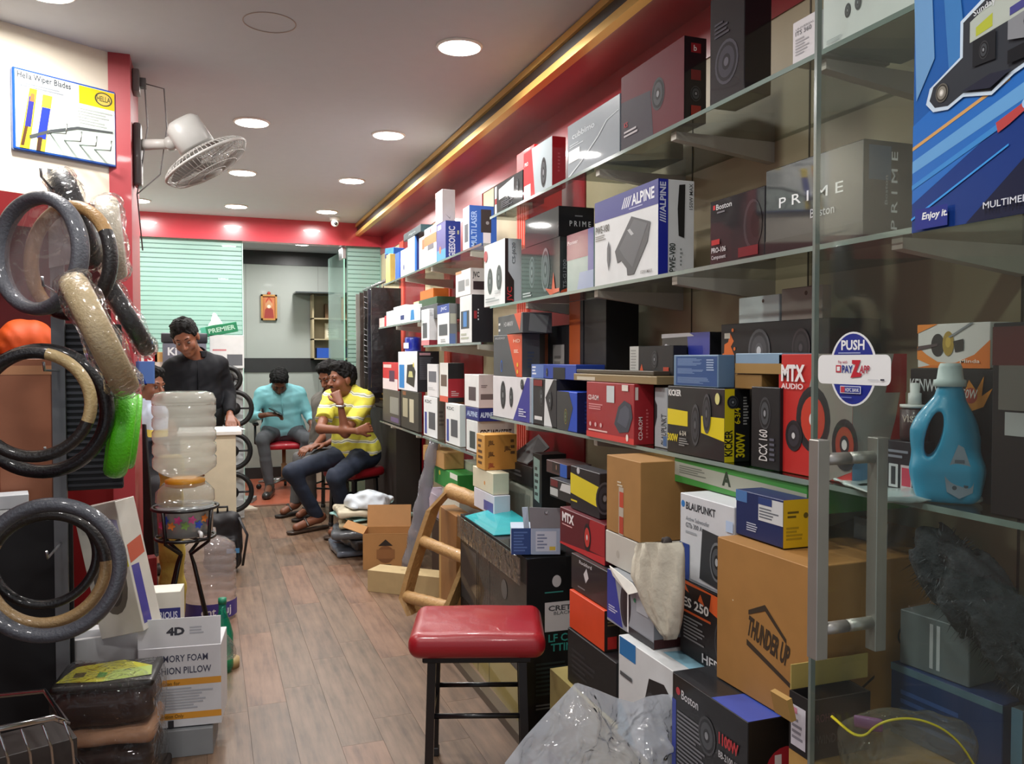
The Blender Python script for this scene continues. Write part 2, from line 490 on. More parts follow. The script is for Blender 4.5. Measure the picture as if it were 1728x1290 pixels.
# ================================================================== ceiling downlights
_dl = None
def downlight(x, y, label, z=CEIL, watts=None):
    global _dl
    r = empty('downlight', (x, y, z), 0, label, 'light', 'round ceiling downlights')
    if _dl is None:
        rim = MB().lathe([(.088, -.0005), (.088, -.010), (.096, -.007), (.100, -.0005)], 32).build('rim', [C('#f2efe9', .4)], r)
        dsc = MB().lathe([(.0001, -.012), (.05, -.0115), (.088, -.008)], 32, sm=False).build('diffuser', [EMIT('#fff6ea', LAMP_E)], r)
        _dl = (rim.data, dsc.data)
    else:
        link('rim', _dl[0], r); link('diffuser', _dl[1], r)
    li = bpy.data.lights.new('downlight_lamp', 'AREA'); li.shape = 'DISK'; li.size = .15
    li.energy = watts or LAMP_W; li.color = (1.0, .985, .965); li.spread = math.radians(175)
    lo = bpy.data.objects.new('downlight_lamp', li); COL.objects.link(lo); lo.parent = r; lo.location = (0, 0, -.012)
    return r
names = {0: 'left row', 1: 'middle row', 2: 'row beside the gold trim'}
order = ['nearest the beam', 'second from the beam', 'third from the beam', 'fourth from the beam', 'unseen, above the stool', 'unseen, added over the shop entrance']
for ri, x in enumerate((-.53, .242, 1.01)):
    for yi, y in enumerate((7.575, 6.2, 4.87, 3.4, 1.95, .55)):
        if ri == 0 and yi in (1, 2): continue
        if ri == 1 and yi == 3: continue
        if yi >= 4 and ri == 2: continue
        lb = 'round white ceiling downlight in the %s, %s' % (names[ri], order[yi])
        if ri == 0 and yi == 3: lb = 'round ceiling downlight above the wiper board at the top left corner'
        downlight(x, y, lb, watts=LAMP_W * (.5 if yi >= 4 else 1))  # unseen left-row and entrance lamps are added to brighten the near right wall
downlight(.985, 9.35, 'round downlight in the back room ceiling above the framed picture', 2.66)
downlight(-.35, 9.2, 'round downlight added in the back room to make the striped glass glow', 2.66, 16)  # lamp put in behind the left pane for its glow
# ================================================================== glass shelves on the right wall
SHELF_GLASS = GLASS('shelf_glass', (.84, .88, .86), 1.0)
EDGE = C('#7f918a', .15, .5)
BRK = C('#b9b2a6', .4)
def glass_shelf(y0, y1, z, label, brackets):
    r = MB().box((XS, y0, z - .012), (XW, y1, z)).build('glass_shelf', [SHELF_GLASS]); tag(r, label, 'shelf', 'glass wall shelves')
    MB().box((XS - .0025, y0, z - .0118), (XS - .0001, y1, z - .0004)).build('polished_edge', [EDGE], r)
    for yb in brackets:
        mb = MB(); w = .014
        v = [(XS + .02, yb - w, z - .0125), (XW, yb - w, z - .0125), (XW, yb - w, z - .075), (XS + .02, yb - w, z - .034)]
        v += [(a, yb + w, c) for a, b, c in v]
        mb.add(v, [(0, 1, 2, 3), (7, 6, 5, 4), (0, 4, 5, 1), (1, 5, 6, 2), (2, 6, 7, 3), (3, 7, 4, 0)])
        mb.build('bracket', [BRK], r)
    return r
glass_shelf(.45, 3.727, Z_TOP, 'top glass shelf of the near bay under dark red boxes', (2.62, 2.12, 1.5, .8))
glass_shelf(.45, 3.727, Z_MID, 'middle glass shelf of the near bay carrying blue and white amplifier box', (3.3, 2.63, 2.11, 1.28, .8))
glass_shelf(.45, 3.727, Z_LOW, 'lower glass shelf of the near bay carrying yellow and black box', (3.3, 2.63))
glass_shelf(3.86, 6.25, 1.965, 'upper glass shelf of the far bays with small blue and white boxes', (5.6, 4.9, 4.1))
glass_shelf(5.10, 6.45, 1.645, 'second glass shelf of the farthest bay with tiny white boxes', (5.9, 5.25))
glass_shelf(3.87, 5.02, 1.483, 'glass shelf of the middle bay holding white car stereo boxes', (4.7, 3.98))
glass_shelf(3.95, 5.05, .92, 'low glass shelf of the middle bay under white stereo boxes', (4.7, 4.05))
glass_shelf(5.08, 6.42, .92, 'low glass shelf of the farthest bay behind the seated man', (6.1, 5.3))
# ================================================================== boxes on the near shelves
K, W_, GR = '#17171b', '#e9ebec', '#9aa1a7'
xA = XS + .012
def xat(px, py, y): return P(px, py, y=y).x

# ---- top shelf
shelf_box('speaker_box', 'small black box with glossy wrap at the far end of the top shelf', 833, 882, 286, K, {
    'front': [('r', .05, .05, .12, .95, '#e8e8ea'), ('r', .05, .36, .12, .55, '#a3282c'), ('p', [(.2, .45), (.72, .5), (.72, .93), (.2, .8)], '#d9dcdf'), ('s', .84, .55, .26, .45), ('t', 'XPL', .44, .62, .12, '#17171b', {'rot': -90}), ('l', .3, .12, .7, .36, 4, '#55555c')]},
    zb=Z_TOP, depth=.10, coat=1.0, rough=.3, bump=.05)
shelf_box('accessory_box', 'small bright red box standing behind the silver and red box', 872, 901, 243, '#d61e22', {'front': [('r', 0, .72, 1, .76, '#8c1014')]}, xf=XS + .15, zb=Z_TOP, depth=.14, coat=.5)
shelf_box('speaker_box', 'red box with silver front panel beside the long grey box', 884, 932, 229, '#b01c24', {
    'front': [('r', 0, 0, 1, 1, '#d22b31'), ('p', [(.42, 0), (1, 0), (1, 1), (.3, 1)], '#aab6bb'), ('r', .02, .02, .26, .3, '#e9e4e4'), ('s', .72, .38, .3, .5), ('t', 'PRO', .05, .7, .08, '#f5dede')],
    'right': [('l', .4, .3, .6, .7, 6, '#c94c52')]}, zb=Z_TOP, pside=955, coat=.9, rough=.3, bump=.04)
shelf_box('amplifier_box', 'long pale grey box with white label and curved line', 958, 1046, 157, '#68737d', {
    'front': [('t', 'cubbimo', .1, .7, .11, '#c9d2d8', {'w': .45}), ('l', .05, .54, .36, .62, 2, '#b5bec5'), ('r', .03, .28, .26, .5, '#f2f2f0'),
              ('p', [(.02, 0), (.3, .2), (.62, .48), (.78, .68), (.98, .74), (.98, .75), (.77, .69), (.61, .5), (.29, .22), (0, .02)], '#c5cdd2')]},
    zb=Z_TOP, depth=.24, coat=.25, rough=.45)
shelf_box('subwoofer_box', 'glossy dark red box next to the long grey box on the top shelf', 1049, 1155, 60, '#5a1822', {
    'front': [('r', 0, 0, 1, 1, '#5f1a26'), ('p', [(0, 0), (.55, 0), (.5, .6), (0, .66)], '#3c3842'), ('s', .62, .5, .2, .8), ('t', 'KS', .06, .3, .07, '#c03a40'), ('l', .06, .16, .3, .26, 2, '#c9c2c6')],
    'right': [('r', 0, 0, 1, 1, '#18151a'), ('r', .3, .82, .75, .93, '#8f2228'), ('t', 'b', .42, .84, .07, '#f1e4e4'), ('r', .3, .5, .75, .62, '#7a1f24'), ('s', .52, .34, .09, .8), ('r', .3, .08, .75, .2, '#9b2b22')]},
    zb=Z_TOP, pside=1192, coat=1.0, rough=.25, bump=.03)
shelf_box('subwoofer_box', 'tall dark glossy box right of the dark red box on the top shelf', 1199, 1257, -40, '#1a1419', {
    'front': [('s', .5, .35, .2, .9, ('#45434d', '#1b181f', '#3a3842', '#1b191f', '#5a5862')), ('l', .15, .6, .6, .75, 4, '#45424c')]}, zb=Z_TOP, pside=1303, coat=1.0, rough=.25, bump=.03)
shelf_box('camera_box', 'slim white box with grey print on the top shelf behind the glass door edge', 1338, 1383, 14, '#d8d5d8', {
    'front': [('t', 'UNIVERSAL', .12, .78, .05, '#8f8d92', {'w': .7}), ('t', 'ITS 360', .12, .66, .1, '#5d5b60', {'w': .6}), ('l', .12, .2, .7, .6, 6, '#a9a7ac')]}, zb=Z_TOP, depth=.2, coat=.2)
shelf_box('speaker_box', 'large white box with twin speaker picture seen through the glass door', 1390, 1545, -95, '#e6ecea', {
    'front': [('s', .3, .52, .13, .6), ('s', .42, .56, .13, .6), ('l', .06, .08, .3, .16, 3, '#a8b0b0')]}, zb=Z_TOP, depth=.22, coat=.2)

# ---- middle shelf
shelf_box('speaker_box', 'white box with two grey speakers and dark red side at shelf end', 817, 852, 402, '#e6e9ea', {
    'front': [('s', .3, .40, .21, .62), ('s', .74, .42, .2, .62), ('c', .1, .82, .09, '#b8353c'), ('l', .1, .06, .9, .14, 2, '#a3a9ab'), ('l', .55, .18, .95, .24, 2, '#c3c8ca')],
    'right': [('r', 0, 0, 1, 1, '#b3bac2'), ('p', [(0, 0), (.55, 0), (.55, .36), (.2, .5), (.2, 1), (0, 1)], '#241418'), ('t', 'JVC', .42, .04, .3, '#c22a30', {'rot': 90, 'w': .22}), ('t', 'CS-J620', .62, .62, .2, '#5d646c', {'rot': 90, 'w': .32})]},
    zb=Z_MID, pside=880, coat=.4)
blk = shelf_box('speaker_box', 'glossy black box with ghosted twin speakers and orange corner', 880, 945, 399, '#2a2c2e', {
    'front': [('r', 0, 0, 1, 1, '#222427'), ('s', .3, .5, .3, .5, ('#5b6064', '#34373a', '#5b6064', '#2b2d30', '#787d81')), ('s', .66, .48, .4, .5, ('#6f7478', '#3a3d40', '#5b6064', '#2f3235', '#6c7175')), ('p', [(.78, .0), (1, .04), (1, .1), (.9, .1), (.86, .4), (.82, .1), (.66, .14)], '#d1542f'), ('l', .06, .04, .3, .14, 2, '#b5b9bc')],
    'right': [('t', 'TS-G1300', .75, .1, .4, '#85888c', {'rot': 90, 'w': .5}), ('p', [(.0, .0), (1, .03), (.9, .1), (.2, .06)], '#c9502c')]},
    zb=Z_MID, pside=959, coat=.9, rough=.3, bump=.04)
ztop = P(945, 399, x=xA).z + .001
shelf_box('speaker_box', 'shrink wrapped black box lying on the box with orange corner', 886, 943, 347, '#1c1c20', {
    'front': [('r', 0, 0, 1, .5, '#2e2a2e')], 'right': [('t', 'P R I M E', .3, .36, .18, '#c9c9cc', {'w': .6}), ('l', .45, .66, .75, .74, 1, '#7b7b80')]},
    zb=ztop, pside=1003, coat=1.0, rough=.2, bump=.06)
shelf_box('stereo_box', 'iridescent teal and purple box beside the blue and white amplifier box', 957, 1002, 383, '#8fa6a4', {
    'front': [('r', 0, .55, 1, 1, '#8a4a5c'), ('r', .8, .3, 1, 1, '#5a5aa0'), ('p', [(.4, 0), (1, 0), (1, .3), (.5, .3)], '#8a9cc0'), ('t', 'Pioneer', .03, .82, .07, '#f0dde2', {'w': .4})]}, zb=Z_MID, depth=.16, coat=.9, rough=.3)
shelf_box('amplifier_box', 'white box with blue top band and grey amplifier picture', 1004, 1111, 301, '#dcdfe0', {
    'front': [('p', [(0, .76), (1, .74), (1, 1), (0, 1)], '#2d2f86'), ('t', '////', .46, .82, .11, '#e9ebf4', {'w': .16, 'shear': .3, 'bold': .03}), ('t', 'ALPINE', .62, .82, .12, '#e9ebf4', {'w': .33, 'bold': .03}), ('l', .58, .775, .86, .8, 1, '#aeb1d8'),
              ('t', 'PWE-V80', .02, .62, .085, '#5b564e', {'w': .24, 'bold': .02}), ('l', .02, .53, .2, .6, 3, '#8b8781'),
              ('p', [(.62, .70), (.90, .58), (.86, .38), (.66, .06), (.56, .06), (.55, .14), (.46, .24), (.40, .22), (.36, .36)], '#4b4d50'), ('p', [(.66, .66), (.86, .57), (.64, .14), (.52, .26), (.43, .38)], '#5d5f63'), ('p', [(.56, .56), (.60, .57), (.66, .50), (.62, .49)], '#b5b7b9'),
              ('p', [(.255, .5), (.28, .42), (.28, .28), (.255, .15), (.23, .28), (.23, .42)], '#5b5d61'), ('t', '150W MAX', .76, .05, .035, '#8d8b88', {'w': .17})],
    'right': [('r', 0, 0, .27, 1, '#13239b'), ('t', '////ALPINE', .2, .55, .16, '#d6dbf2', {'rot': 90, 'w': .42, 'bold': .03}), ('p', [(.56, .42), (.72, .4), (.74, .96), (.57, .95), (.53, .7)], '#17181b'), ('t', '150W MAX', .95, .7, .1, '#4c4d50', {'rot': 90, 'w': .27}), ('t', 'PWE-V80', .47, .04, .17, '#3b4440', {'rot': 90, 'w': .3, 'bold': .02}), ('l', .6, .1, .68, .3, 5, '#8b9090')]},
    zb=Z_MID, pside=1172, coat=.15)
shelf_box('subwoofer_box', 'black box with ghosted speaker ring and small red label', 1199, 1291, 313, '#1d171b', {
    'front': [('r', .06, .86, .1, .93, '#d23c42'), ('t', 'Boston', .12, .85, .085, '#d9d9dc', {'w': .3}), ('l', .14, .78, .36, .83, 1, '#7d7a80'), ('c', .8, .5, .36, '#3a3438', .6), ('c', .82, .5, .32, '#1d191c', .6), ('c', .86, .5, .2, '#0e0d0f', .6), ('r', .55, .06, .9, .2, '#6e1c22'),
              ('r', .04, .32, .2, .4, '#b02d2d'), ('t', 'PRO-106', .04, .2, .08, '#d7d7da', {'w': .28}), ('t', 'Component', .04, .1, .06, '#c5c5c9', {'w': .28})]},
    zb=Z_MID, depth=.2, coat=.7, rough=.35, xf=XS + .03)
shelf_box('subwoofer_box', 'large shrink wrapped grey black box spelling letters along the shelf', 1293, 1458, 234, '#2e2f32', {
    'front': [('r', 0, 0, 1, .16, '#1b1c1f'), ('t', 'P R I M E', .16, .52, .12, '#eceef0', {'w': .66, 'bold': .004}), ('t', 'Boston', .5, .32, .1, '#b8babd', {'w': .24})],
    'right': [('r', 0, 0, 1, 1, '#1c1d21'), ('r', .1, .6, .55, .95, '#2a4a66'), ('t', 'P R I M E', .68, .1, .13, '#d2d4d8', {'rot': 90, 'w': .8, 'bold': .004}), ('t', 'Boston', .48, .35, .06, '#8d9094', {'rot': 90, 'w': .3})]},
    zb=Z_MID, pside=1541, coat=1.0, rough=.2, bump=.05)

# ---- lower shelf, far end stack
b1 = shelf_box('speaker_box', 'white box with two round speakers and blue corner at lower shelf end', 832, 894, 638, '#dedde0', {
    'front': [('p', [(.58, 0), (1, 0), (1, 1), (.93, 1)], '#3a3794'), ('s', .3, .55, .34, .55), ('s', .53, .52, .24, .5), ('s', .82, .84, .12, .8), ('l', .74, .1, .95, .3, 4, '#cfd0e6')]}, zb=Z_LOW, depth=.16)
z1 = P(894, 638, x=xA).z + .001
b2 = shelf_box('headphone_box', 'grey and orange box with blue ring picture standing on white box', 833, 881, 563, '#4e5256', {
    'front': [('p', [(.5, 1), (1, 1), (1, 0), (.82, 0)], '#d9542c'), ('c', .3, .24, .15, '#2b63c0', .5), ('c', .3, .24, .11, '#44484f', .5), ('t', 'AUDIO', .06, .9, .05, '#b5b8bb', {'w': .36}), ('t', 'HD', .72, .8, .08, '#f3d2bd', {'w': .22}), ('l', .74, .55, .95, .64, 3, '#f3d2bd'), ('c', .86, .28, .05, '#e8c13c'), ('c', .86, .12, .05, '#e8c13c')],
    'right': [('l', .3, .2, .7, .6, 5, '#3b4a63')]}, zb=z1, pside=911, coat=.2)
z2 = P(881, 563, x=xA).z + .001
shelf_box('stereo_box', 'dark grey box with orange stripe lying on top of headphone box', 834, 891, 527, '#515457', {
    'front': [('p', [(.68, 1), (.96, 1), (.9, .1)], '#d9572f'), ('t', 'HD-MAXV', .26, .42, .24, '#c8cacc', {'w': .38}), ('r', .02, .52, .1, .64, '#e4e4e4'), ('r', .02, .2, .1, .32, '#e4e4e4')], 'right': [('p', [(.2, .1), (.8, .0), (.9, .85), (.25, .95)], '#7f8484')]},
    zb=z2, depth=.13, turn=-.1)
# dark boxes standing at the back
shelf_box('book_box', 'dark box with orange side band behind the blue speaker box', 905, 925, 560, '#1b1d22', {'front': [('r', .3, 0, 1, 1, '#57201d'), ('r', .75, 0, 1, .97, '#c05a26')]}, xf=1.42, zb=Z_LOW, depth=.12)
shelf_box('book_box', 'dark box with white round label behind the blue speaker box', 927, 960, 548, '#16171b', {'front': [('r', .2, .25, .78, .8, '#a6a39c'), ('l', .28, .35, .7, .7, 6, '#7d7a74')]}, xf=1.42, zb=Z_LOW, depth=.12)
shelf_box('book_box', 'tall dark box with broad orange band near the black folder', 961, 984, 505, '#1b1c22', {'front': [('r', 0, 0, .8, 1, '#c25a22'), ('c', .35, .1, .03, '#d9a85c')]}, xf=1.42, zb=Z_LOW, depth=.12)
shelf_box('folder_box', 'tall plain black box leaning at the back beside khaki wall', 986, 1023, 489, '#0f1015', {'front': [('l', .2, .1, .8, .5, 14, '#1d1f26')]}, xf=1.42, zb=Z_LOW, depth=.14)
# blue and black boxes
b3 = shelf_box('speaker_box', 'black and white speaker box under the long blue box', 895, 939, 641, '#2b2a2e', {
    'front': [('r', 0, 0, .12, 1, '#9fb4c4'), ('p', [(.55, 0), (.85, 0), (.6, .6), (.9, 1), (.6, 1)], '#d7d9da'), ('s', .45, .62, .22, .5), ('s', .78, .55, .2, .5), ('r', .16, .84, .5, .97, '#7a1c1e'), ('r', .2, .1, .5, .18, '#dadada')]}, zb=Z_LOW, depth=.13, xf=XS + .02)
shelf_box('speaker_box', 'bright blue box with dark speaker photograph standing at shelf edge', 940, 974, 663, '#1c48b8', {
    'front': [('p', [(0, 0), (.55, 0), (.8, .6), (.6, 1), (0, 1)], '#3a3c3d'), ('s', .45, .36, .2, .5, ('#8a7a3a', '#2a2a20', '#5a6a4a', '#2b2d30', '#8a8d80'))], 'right': [('r', 0, 0, 1, 1, '#0f1c52'), ('l', .2, .2, .8, .8, 6, '#273a80')]}, zb=Z_LOW, depth=.15, xf=XS + .004)
zb3 = P(939, 641, x=XS + .02).z + .001
shelf_box('speaker_box', 'long blue box with black corner lying across two speaker boxes', 897, 972, 616, '#2544a0', {
    'front': [('r', 0, 0, .3, 1, '#5b78b8'), ('l', .02, .2, .12, .9, 3, '#dfe6f2'), ('r', .52, 0, .78, .8, '#15171d'), ('s', .38, .45, .3, .6)]}, zb=zb3, depth=.12, xf=XS + .03)
# red dashboard camera box
shelf_box('camera_box', 'red box with dark camera picture and white labels', 990, 1070, 649, '#9e1f28', {
    'front': [('r', 0, 0, 1, .1, '#d13a36'), ('l', .05, .11, .65, .16, 1, '#f0c9c4'), ('t', 'CD-ROM', .04, .68, .09, '#f2e3e3', {'w': .24}), ('l', .06, .5, .48, .62, 3, '#d98d90'),
              ('p', [(.62, .3), (.7, .6), (.82, .72), (.95, .66), (.98, .45), (.9, .2), (.72, .16)], '#333a48'), ('p', [(.68, .34), (.74, .56), (.84, .64), (.92, .58), (.92, .44), (.86, .26)], '#4a5060'), ('r', .46, .66, .62, .95, '#c9d0d2'), ('c', .88, .1, .06, '#efe6dc', .7), ('c', .1, .24, .04, '#e2b5b5'), ('c', .22, .24, .04, '#e2b5b5'), ('c', .34, .24, .04, '#e2b5b5'), ('r', .78, .88, .9, .98, '#e5dcd2')],
    'right': [('t', 'CD-ROM', .42, .08, .2, '#efdcdc', {'rot': 90, 'w': .38}), ('l', .6, .1, .72, .6, 9, '#c9686c'), ('r', .05, .74, .2, .95, '#e0d5cd')]},
    zb=Z_LOW, pside=1104, coat=.25, xf=XS - .012)
zc = P(1070, 649, x=XS - .012).z + .001
shelf_box('flattened_carton', 'flattened brown cardboard carton lying over the red box', 968, 1108, 636, '#8d7a55', {'front': [('r', .05, .1, .3, .6, '#c9c2ae')]}, zb=zc, depth=.09, xf=XS + .0)
zc2 = P(1108, 636, x=XS).z + .001
shelf_box('flattened_carton', 'thin dark cardboard sheet topmost on the flattened carton', 975, 1100, 627, '#4c4437', zb=zc2, depth=.06, xf=XS + .03, turn=.02)
shelf_box('bracket_box', 'narrow grey and black box between red box and yellow black box', 1105, 1126, 655, '#a7aeb3', {'front': [('p', [(0, .3), (.2, .5), (.2, .7), (0, .8)], '#1f2023'), ('t', 'BLAUPUNKT', .95, .06, .42, '#39424a', {'rot': 90, 'w': .5}), ('r', .72, .04, .98, .2, '#4f6f9c')]}, zb=Z_LOW, depth=.06, xf=XS + .03)
# yellow and black speaker box
shelf_box('speaker_box', 'black and yellow speaker box with yellow spine on lower shelf', 1127, 1223, 657, '#1a1a1c', {
    'front': [('p', [(0, .42), (.38, .42), (.38, .64), (0, .66)], '#e0cb18'), ('p', [(.62, .36), (1, .28), (1, .6), (.62, .6)], '#e0cb18'), ('t', 'KICKER', .02, .86, .09, '#e8e8e6', {'w': .24, 'bold': .035}), ('s', .52, .46, .3, .36, ('#4a4c50', '#1c1d20', '#3a3c40', '#232427', '#5d6065')), ('s', .72, .64, .28, .36, ('#4a4c50', '#1c1d20', '#3a3c40', '#232427', '#5d6065')), ('c', .9, .86, .08, '#d9d48a', .7),
              ('t', '300W', .02, .18, .11, '#e0cb18', {'w': .2, 'bold': .03}), ('t', '6-3/4', .25, .28, .07, '#d5d2c0', {'w': .12}), ('l', .24, .12, .42, .25, 4, '#8f8f8c')],
    'right': [('r', 0, 0, .38, 1, '#e0cb18'), ('t', 'KICKER', .3, .08, .3, '#17171a', {'rot': 90, 'w': .36, 'bold': .03}), ('t', '300W', .78, .06, .34, '#e0cb18', {'rot': 90, 'w': .34, 'bold': .03}), ('t', '6-3/4', .6, .52, .22, '#e0cb18', {'rot': 90, 'w': .22, 'bold': .02}), ('l', .72, .5, .94, .9, 10, '#a8a8a4'), ('s', .3, .82, .09, 1.0)]},
    zb=Z_LOW, pside=1266, coat=.3, xf=XS + .0)
zk = P(1223, 657, x=XS).z + .001
# open blue carton on top
oc = shelf_box('open_carton', 'open blue carton with fine print on the yellow and black box', 1137, 1212, 599, '#6d89a6', {
    'front': [('r', .06, .04, .98, .95, '#2c4f86'), ('l', .1, .66, .7, .9, 7, '#7b97c0'), ('l', .1, .4, .7, .58, 5, '#7b97c0'), ('l', .1, .1, .9, .3, 6, '#7b97c0'), ('l', .76, .5, .92, .88, 5, '#9fb4d2')],
    'right': []}, zb=zk, pside=1240, xf=XS + .004)
fx = oc.dimensions
def flap(root, w, d, h, side, ln, ang, col, name='flap'):
    """cardboard flap hinged on a top edge"""
    t = .0025
    if side == 'right': M_ = Matrix.Translation((w / 2, 0, h)) @ Euler((0, ang, 0)).to_matrix().to_4x4(); a, b = (0, -d / 2, -t), (ln, d / 2, 0)
    elif side == 'left': M_ = Matrix.Translation((-w / 2, 0, h)) @ Euler((0, -ang, 0)).to_matrix().to_4x4(); a, b = (-ln, -d / 2, -t), (0, d / 2, 0)
    elif side == 'front': M_ = Matrix.Translation((0, -d / 2, h)) @ Euler((ang, 0, 0)).to_matrix().to_4x4(); a, b = (-w / 2, -ln, -t), (w / 2, 0, 0)
    else: M_ = Matrix.Translation((0, d / 2, h)) @ Euler((-ang, 0, 0)).to_matrix().to_4x4(); a, b = (-w / 2, 0, -t), (w / 2, ln, 0)
    return MB().box(a, b, mtx=M_).build(name, [C(col, .55)], root)
shelf_box('tray_carton', 'pale blue carton tray lid beside the open blue carton', 1241, 1320, 596, '#7f9bb4', {'front': [('r', 0, 0, 1, .5, '#9d7c46')]}, zb=P(1285, 632, x=XS + .035).z + .001, depth=.11, xf=XS + .03)
shelf_box('brown_tray', 'brown inner tray under the pale blue lid', 1240, 1285, 632, '#8d6c3a', zb=zk, depth=.10, xf=XS + .035)
# boxes behind
shelf_box('speaker_box', 'small black box with white side standing on flattened cartons', 1063, 1136, 583, '#222224', {
    'front': [('r', 0, 0, .22, 1, '#c9cbc6'), ('l', .03, .1, .2, .9, 8, '#9fa19d'), ('p', [(.22, 0), (.36, 0), (.3, .4)], '#d8562a'), ('s', .6, .55, .28, .7), ('r', .8, .1, .92, .3, '#b5442c')]}, xf=1.36, zb=P(1210, 640, x=1.355).z + .001, depth=.05)
shelf_box('stand_box', 'plain dark carton hidden beneath the small black boxes', 1050, 1208, 640, '#3a3228', xf=1.355, zb=Z_LOW, depth=.18)
shelf_box('amplifier_box', 'black box with blue right half standing behind open carton', 1117, 1198, 560, '#17181c', {
    'front': [('p', [(.62, 0), (1, 0), (1, 1), (.55, 1)], '#26349a'), ('c', .1, .66, .1, '#c9cbd0'), ('t', 'Boston', .15, .6, .14, '#c9cbd0', {'w': .16}), ('p', [(0, .9), (.7, .92), (.6, 1), (0, 1)], '#c8c8cc')]}, xf=1.415, zb=P(1210, 640, x=1.355).z + .001, depth=.10, coat=.5)
shelf_box('subwoofer_box', 'wide black box with large grey speaker and orange speckles', 1217, 1400, 536, '#18171a', {
    'front': [('p', [(.03, 0), (.13, 0), (.15, .3), (.11, .5), (.14, .62), (.1, .8), (.08, .6), (.04, .55)], '#e0702a'), ('r', .04, .68, .1, .8, '#c9c5b8'), ('c', .03, .3, .05, '#e0702a'), ('c', .15, .45, .04, '#e0702a'), ('c', .13, .86, .04, '#e0702a'), ('s', .4, .4, .46, .8, ('#55565a', '#35363a', '#4c4c50', '#5e5e62', '#c9ccd0')), ('s', .78, .45, .38, .7, ('#3a3234', '#1d191b', '#2c2628', '#1d1b1d', '#4a4447'))]},
    xf=1.42, zb=P(1400, 628, x=1.41).z + .001, depth=.16)
shelf_box('stand_box', 'dark carton supporting the wide speaker box at the back', 1216, 1400, 628, '#2b241e', xf=1.41, zb=Z_LOW, depth=.18)
z5 = P(1400, 536, x=1.42).z + .001
for i, (a, b, t, c, lb) in enumerate(((1247, 1315, 496, '#c8d2d2', 'white hang card with round hole on the wide speaker box'), (1319, 1388, 480, '#9a9088', 'grey hang card with dark hole on the wide speaker box'))):
    shelf_box('hang_card_box', lb, a, b, t, c, {'front': [('c', .62, .8, .07, '#5a443a')]}, xf=1.46, zb=z5, depth=.03)
shelf_box('speaker_box', 'black box with single speaker and white number on its front', 1268, 1316, 655, '#141418', {
    'front': [('s', .5, .68, .2, .55), ('t', 'DCX 160', .6, .1, .3, '#d5d2d0', {'rot': 90, 'w': .38}), ('l', .68, .1, .9, .4, 5, '#5a5a66')], 'right': []}, zb=Z_LOW, depth=.15, xf=XS + .02)
shelf_box('speaker_box', 'tall red box with black speakers and white lettering by glass door', 1314, 1440, 597, '#c32a26', {
    'front': [('p', [(.55, 1), (1, 1), (1, .1), (.72, .0), (.6, .3), (.4, .62)], '#8f8a82'), ('s', .5, .47, .27, .75, ('#26242a', '#1d1b1f', '#c63a26', '#c63a26', '#d9d9d9')), ('s', .24, .32, .13, .8, ('#26242a', '#1d1b1f', '#34323a', '#2b292f', '#d9d9d9')), ('s', .92, .3, .2, .7, ('#26242a', '#1d1b1f', '#a33a26', '#26242a', '#d9d9d9')),
              ('t', 'MTX', .06, .78, .13, '#f2eeee', {'w': .34, 'bold': .05}), ('t', 'AUDIO', .06, .71, .045, '#f2dcdc', {'w': .32, 'bold': .03})],
    'right': [('p', [(0, 0), (.5, 0), (.8, .5), (1, 1), (0, 1)], '#b3aca4'), ('p', [(.6, .7), (1, .7), (1, 1), (.75, 1)], '#b52a2a'), ('p', [(.0, .0), (.3, 0), (.35, .2), (0, .25)], '#6f9cc0')]},
    zb=Z_LOW, pside=1530, coat=.4, xf=XS + .03)
# right of the handle
shelf_box('horn_box', 'orange and white box with steering lock picture on black box', 1549, 1672, 543, '#d9d7d2', {
    'front': [('p', [(0, 0), (.3, .1), (.55, .12), (.8, .3), (1, .62), (1, 0)], '#e0792a'), ('p', [(0, .5), (.14, .3), (.3, .14), (.5, .1), (.5, .04), (.2, .06), (0, .2)], '#e98a35'), ('p', [(0, .8), (.3, 1), (0, 1)], '#e98a35'), ('c', .3, .52, .26, '#35302e', .7), ('c', .45, .55, .28, '#a78a3a', .55), ('c', .45, .58, .12, '#c9a94c', .6), ('p', [(.55, .35), (.66, .4), (.66, .65), (.52, .6)], '#3a3632'), ('p', [(0, .4), (.3, .5), (.3, .56), (.02, .5)], '#59494a'), ('p', [(.45, .7), (.75, 1), (.8, 1), (.48, .68)], '#8a8d90'), ('t', 'Minda', .62, .12, .08, '#f7e6d4', {'w': .26})]},
    zb=P(1684, 624, x=1.352).z + .001, depth=.2, xf=1.36)
shelf_box('amplifier_box', 'large black box with flame emblem behind the blue detergent bottle', 1536, 1684, 624, '#141416', {
    'front': [('t', 'KENWOOD', -.02 + .02, .82, .1, '#cfcfd0', {'w': .55}), ('p', [(.62, .76), (.7, .92), (.78, .84), (.86, .95), (.84, .8), (.95, .86), (.86, .72), (.72, .68)], '#d98a2a'), ('c', .72, .8, .06, '#b5452c'), ('t', '50W', .62, .78, .07, '#eee6d8', {'w': .18, 'shear': .2}), ('r', 0, .2, .6, .32, '#1d2a3a')]},
    zb=Z_LOW, depth=.22, xf=1.352, coat=.2)
# ================================================================== cartons piled under the near shelves
cab = slab('low_cabinet', (1.10, .55, 0), (1.60, 2.62, .33), C('#b9a868', .5, var=.12)); cab.pop('kind', None)
tag(cab, 'low yellowish laminate cabinet under the pile of cartons by the entrance', 'cabinet')
MB().box((1.092, .55, 0), (1.10, 2.62, .05)).build('kick_strip', [C('#3a342c', .5)], cab)
def pile(name, label, pl, pr, ptop, z0, col, prints=None, xf=1.12, **kw):
    return shelf_box(name, label, pl, pr, ptop, col, prints, xf=xf, zb=z0, **kw)
def topz(px, py, x): return P(px, py, x=x).z
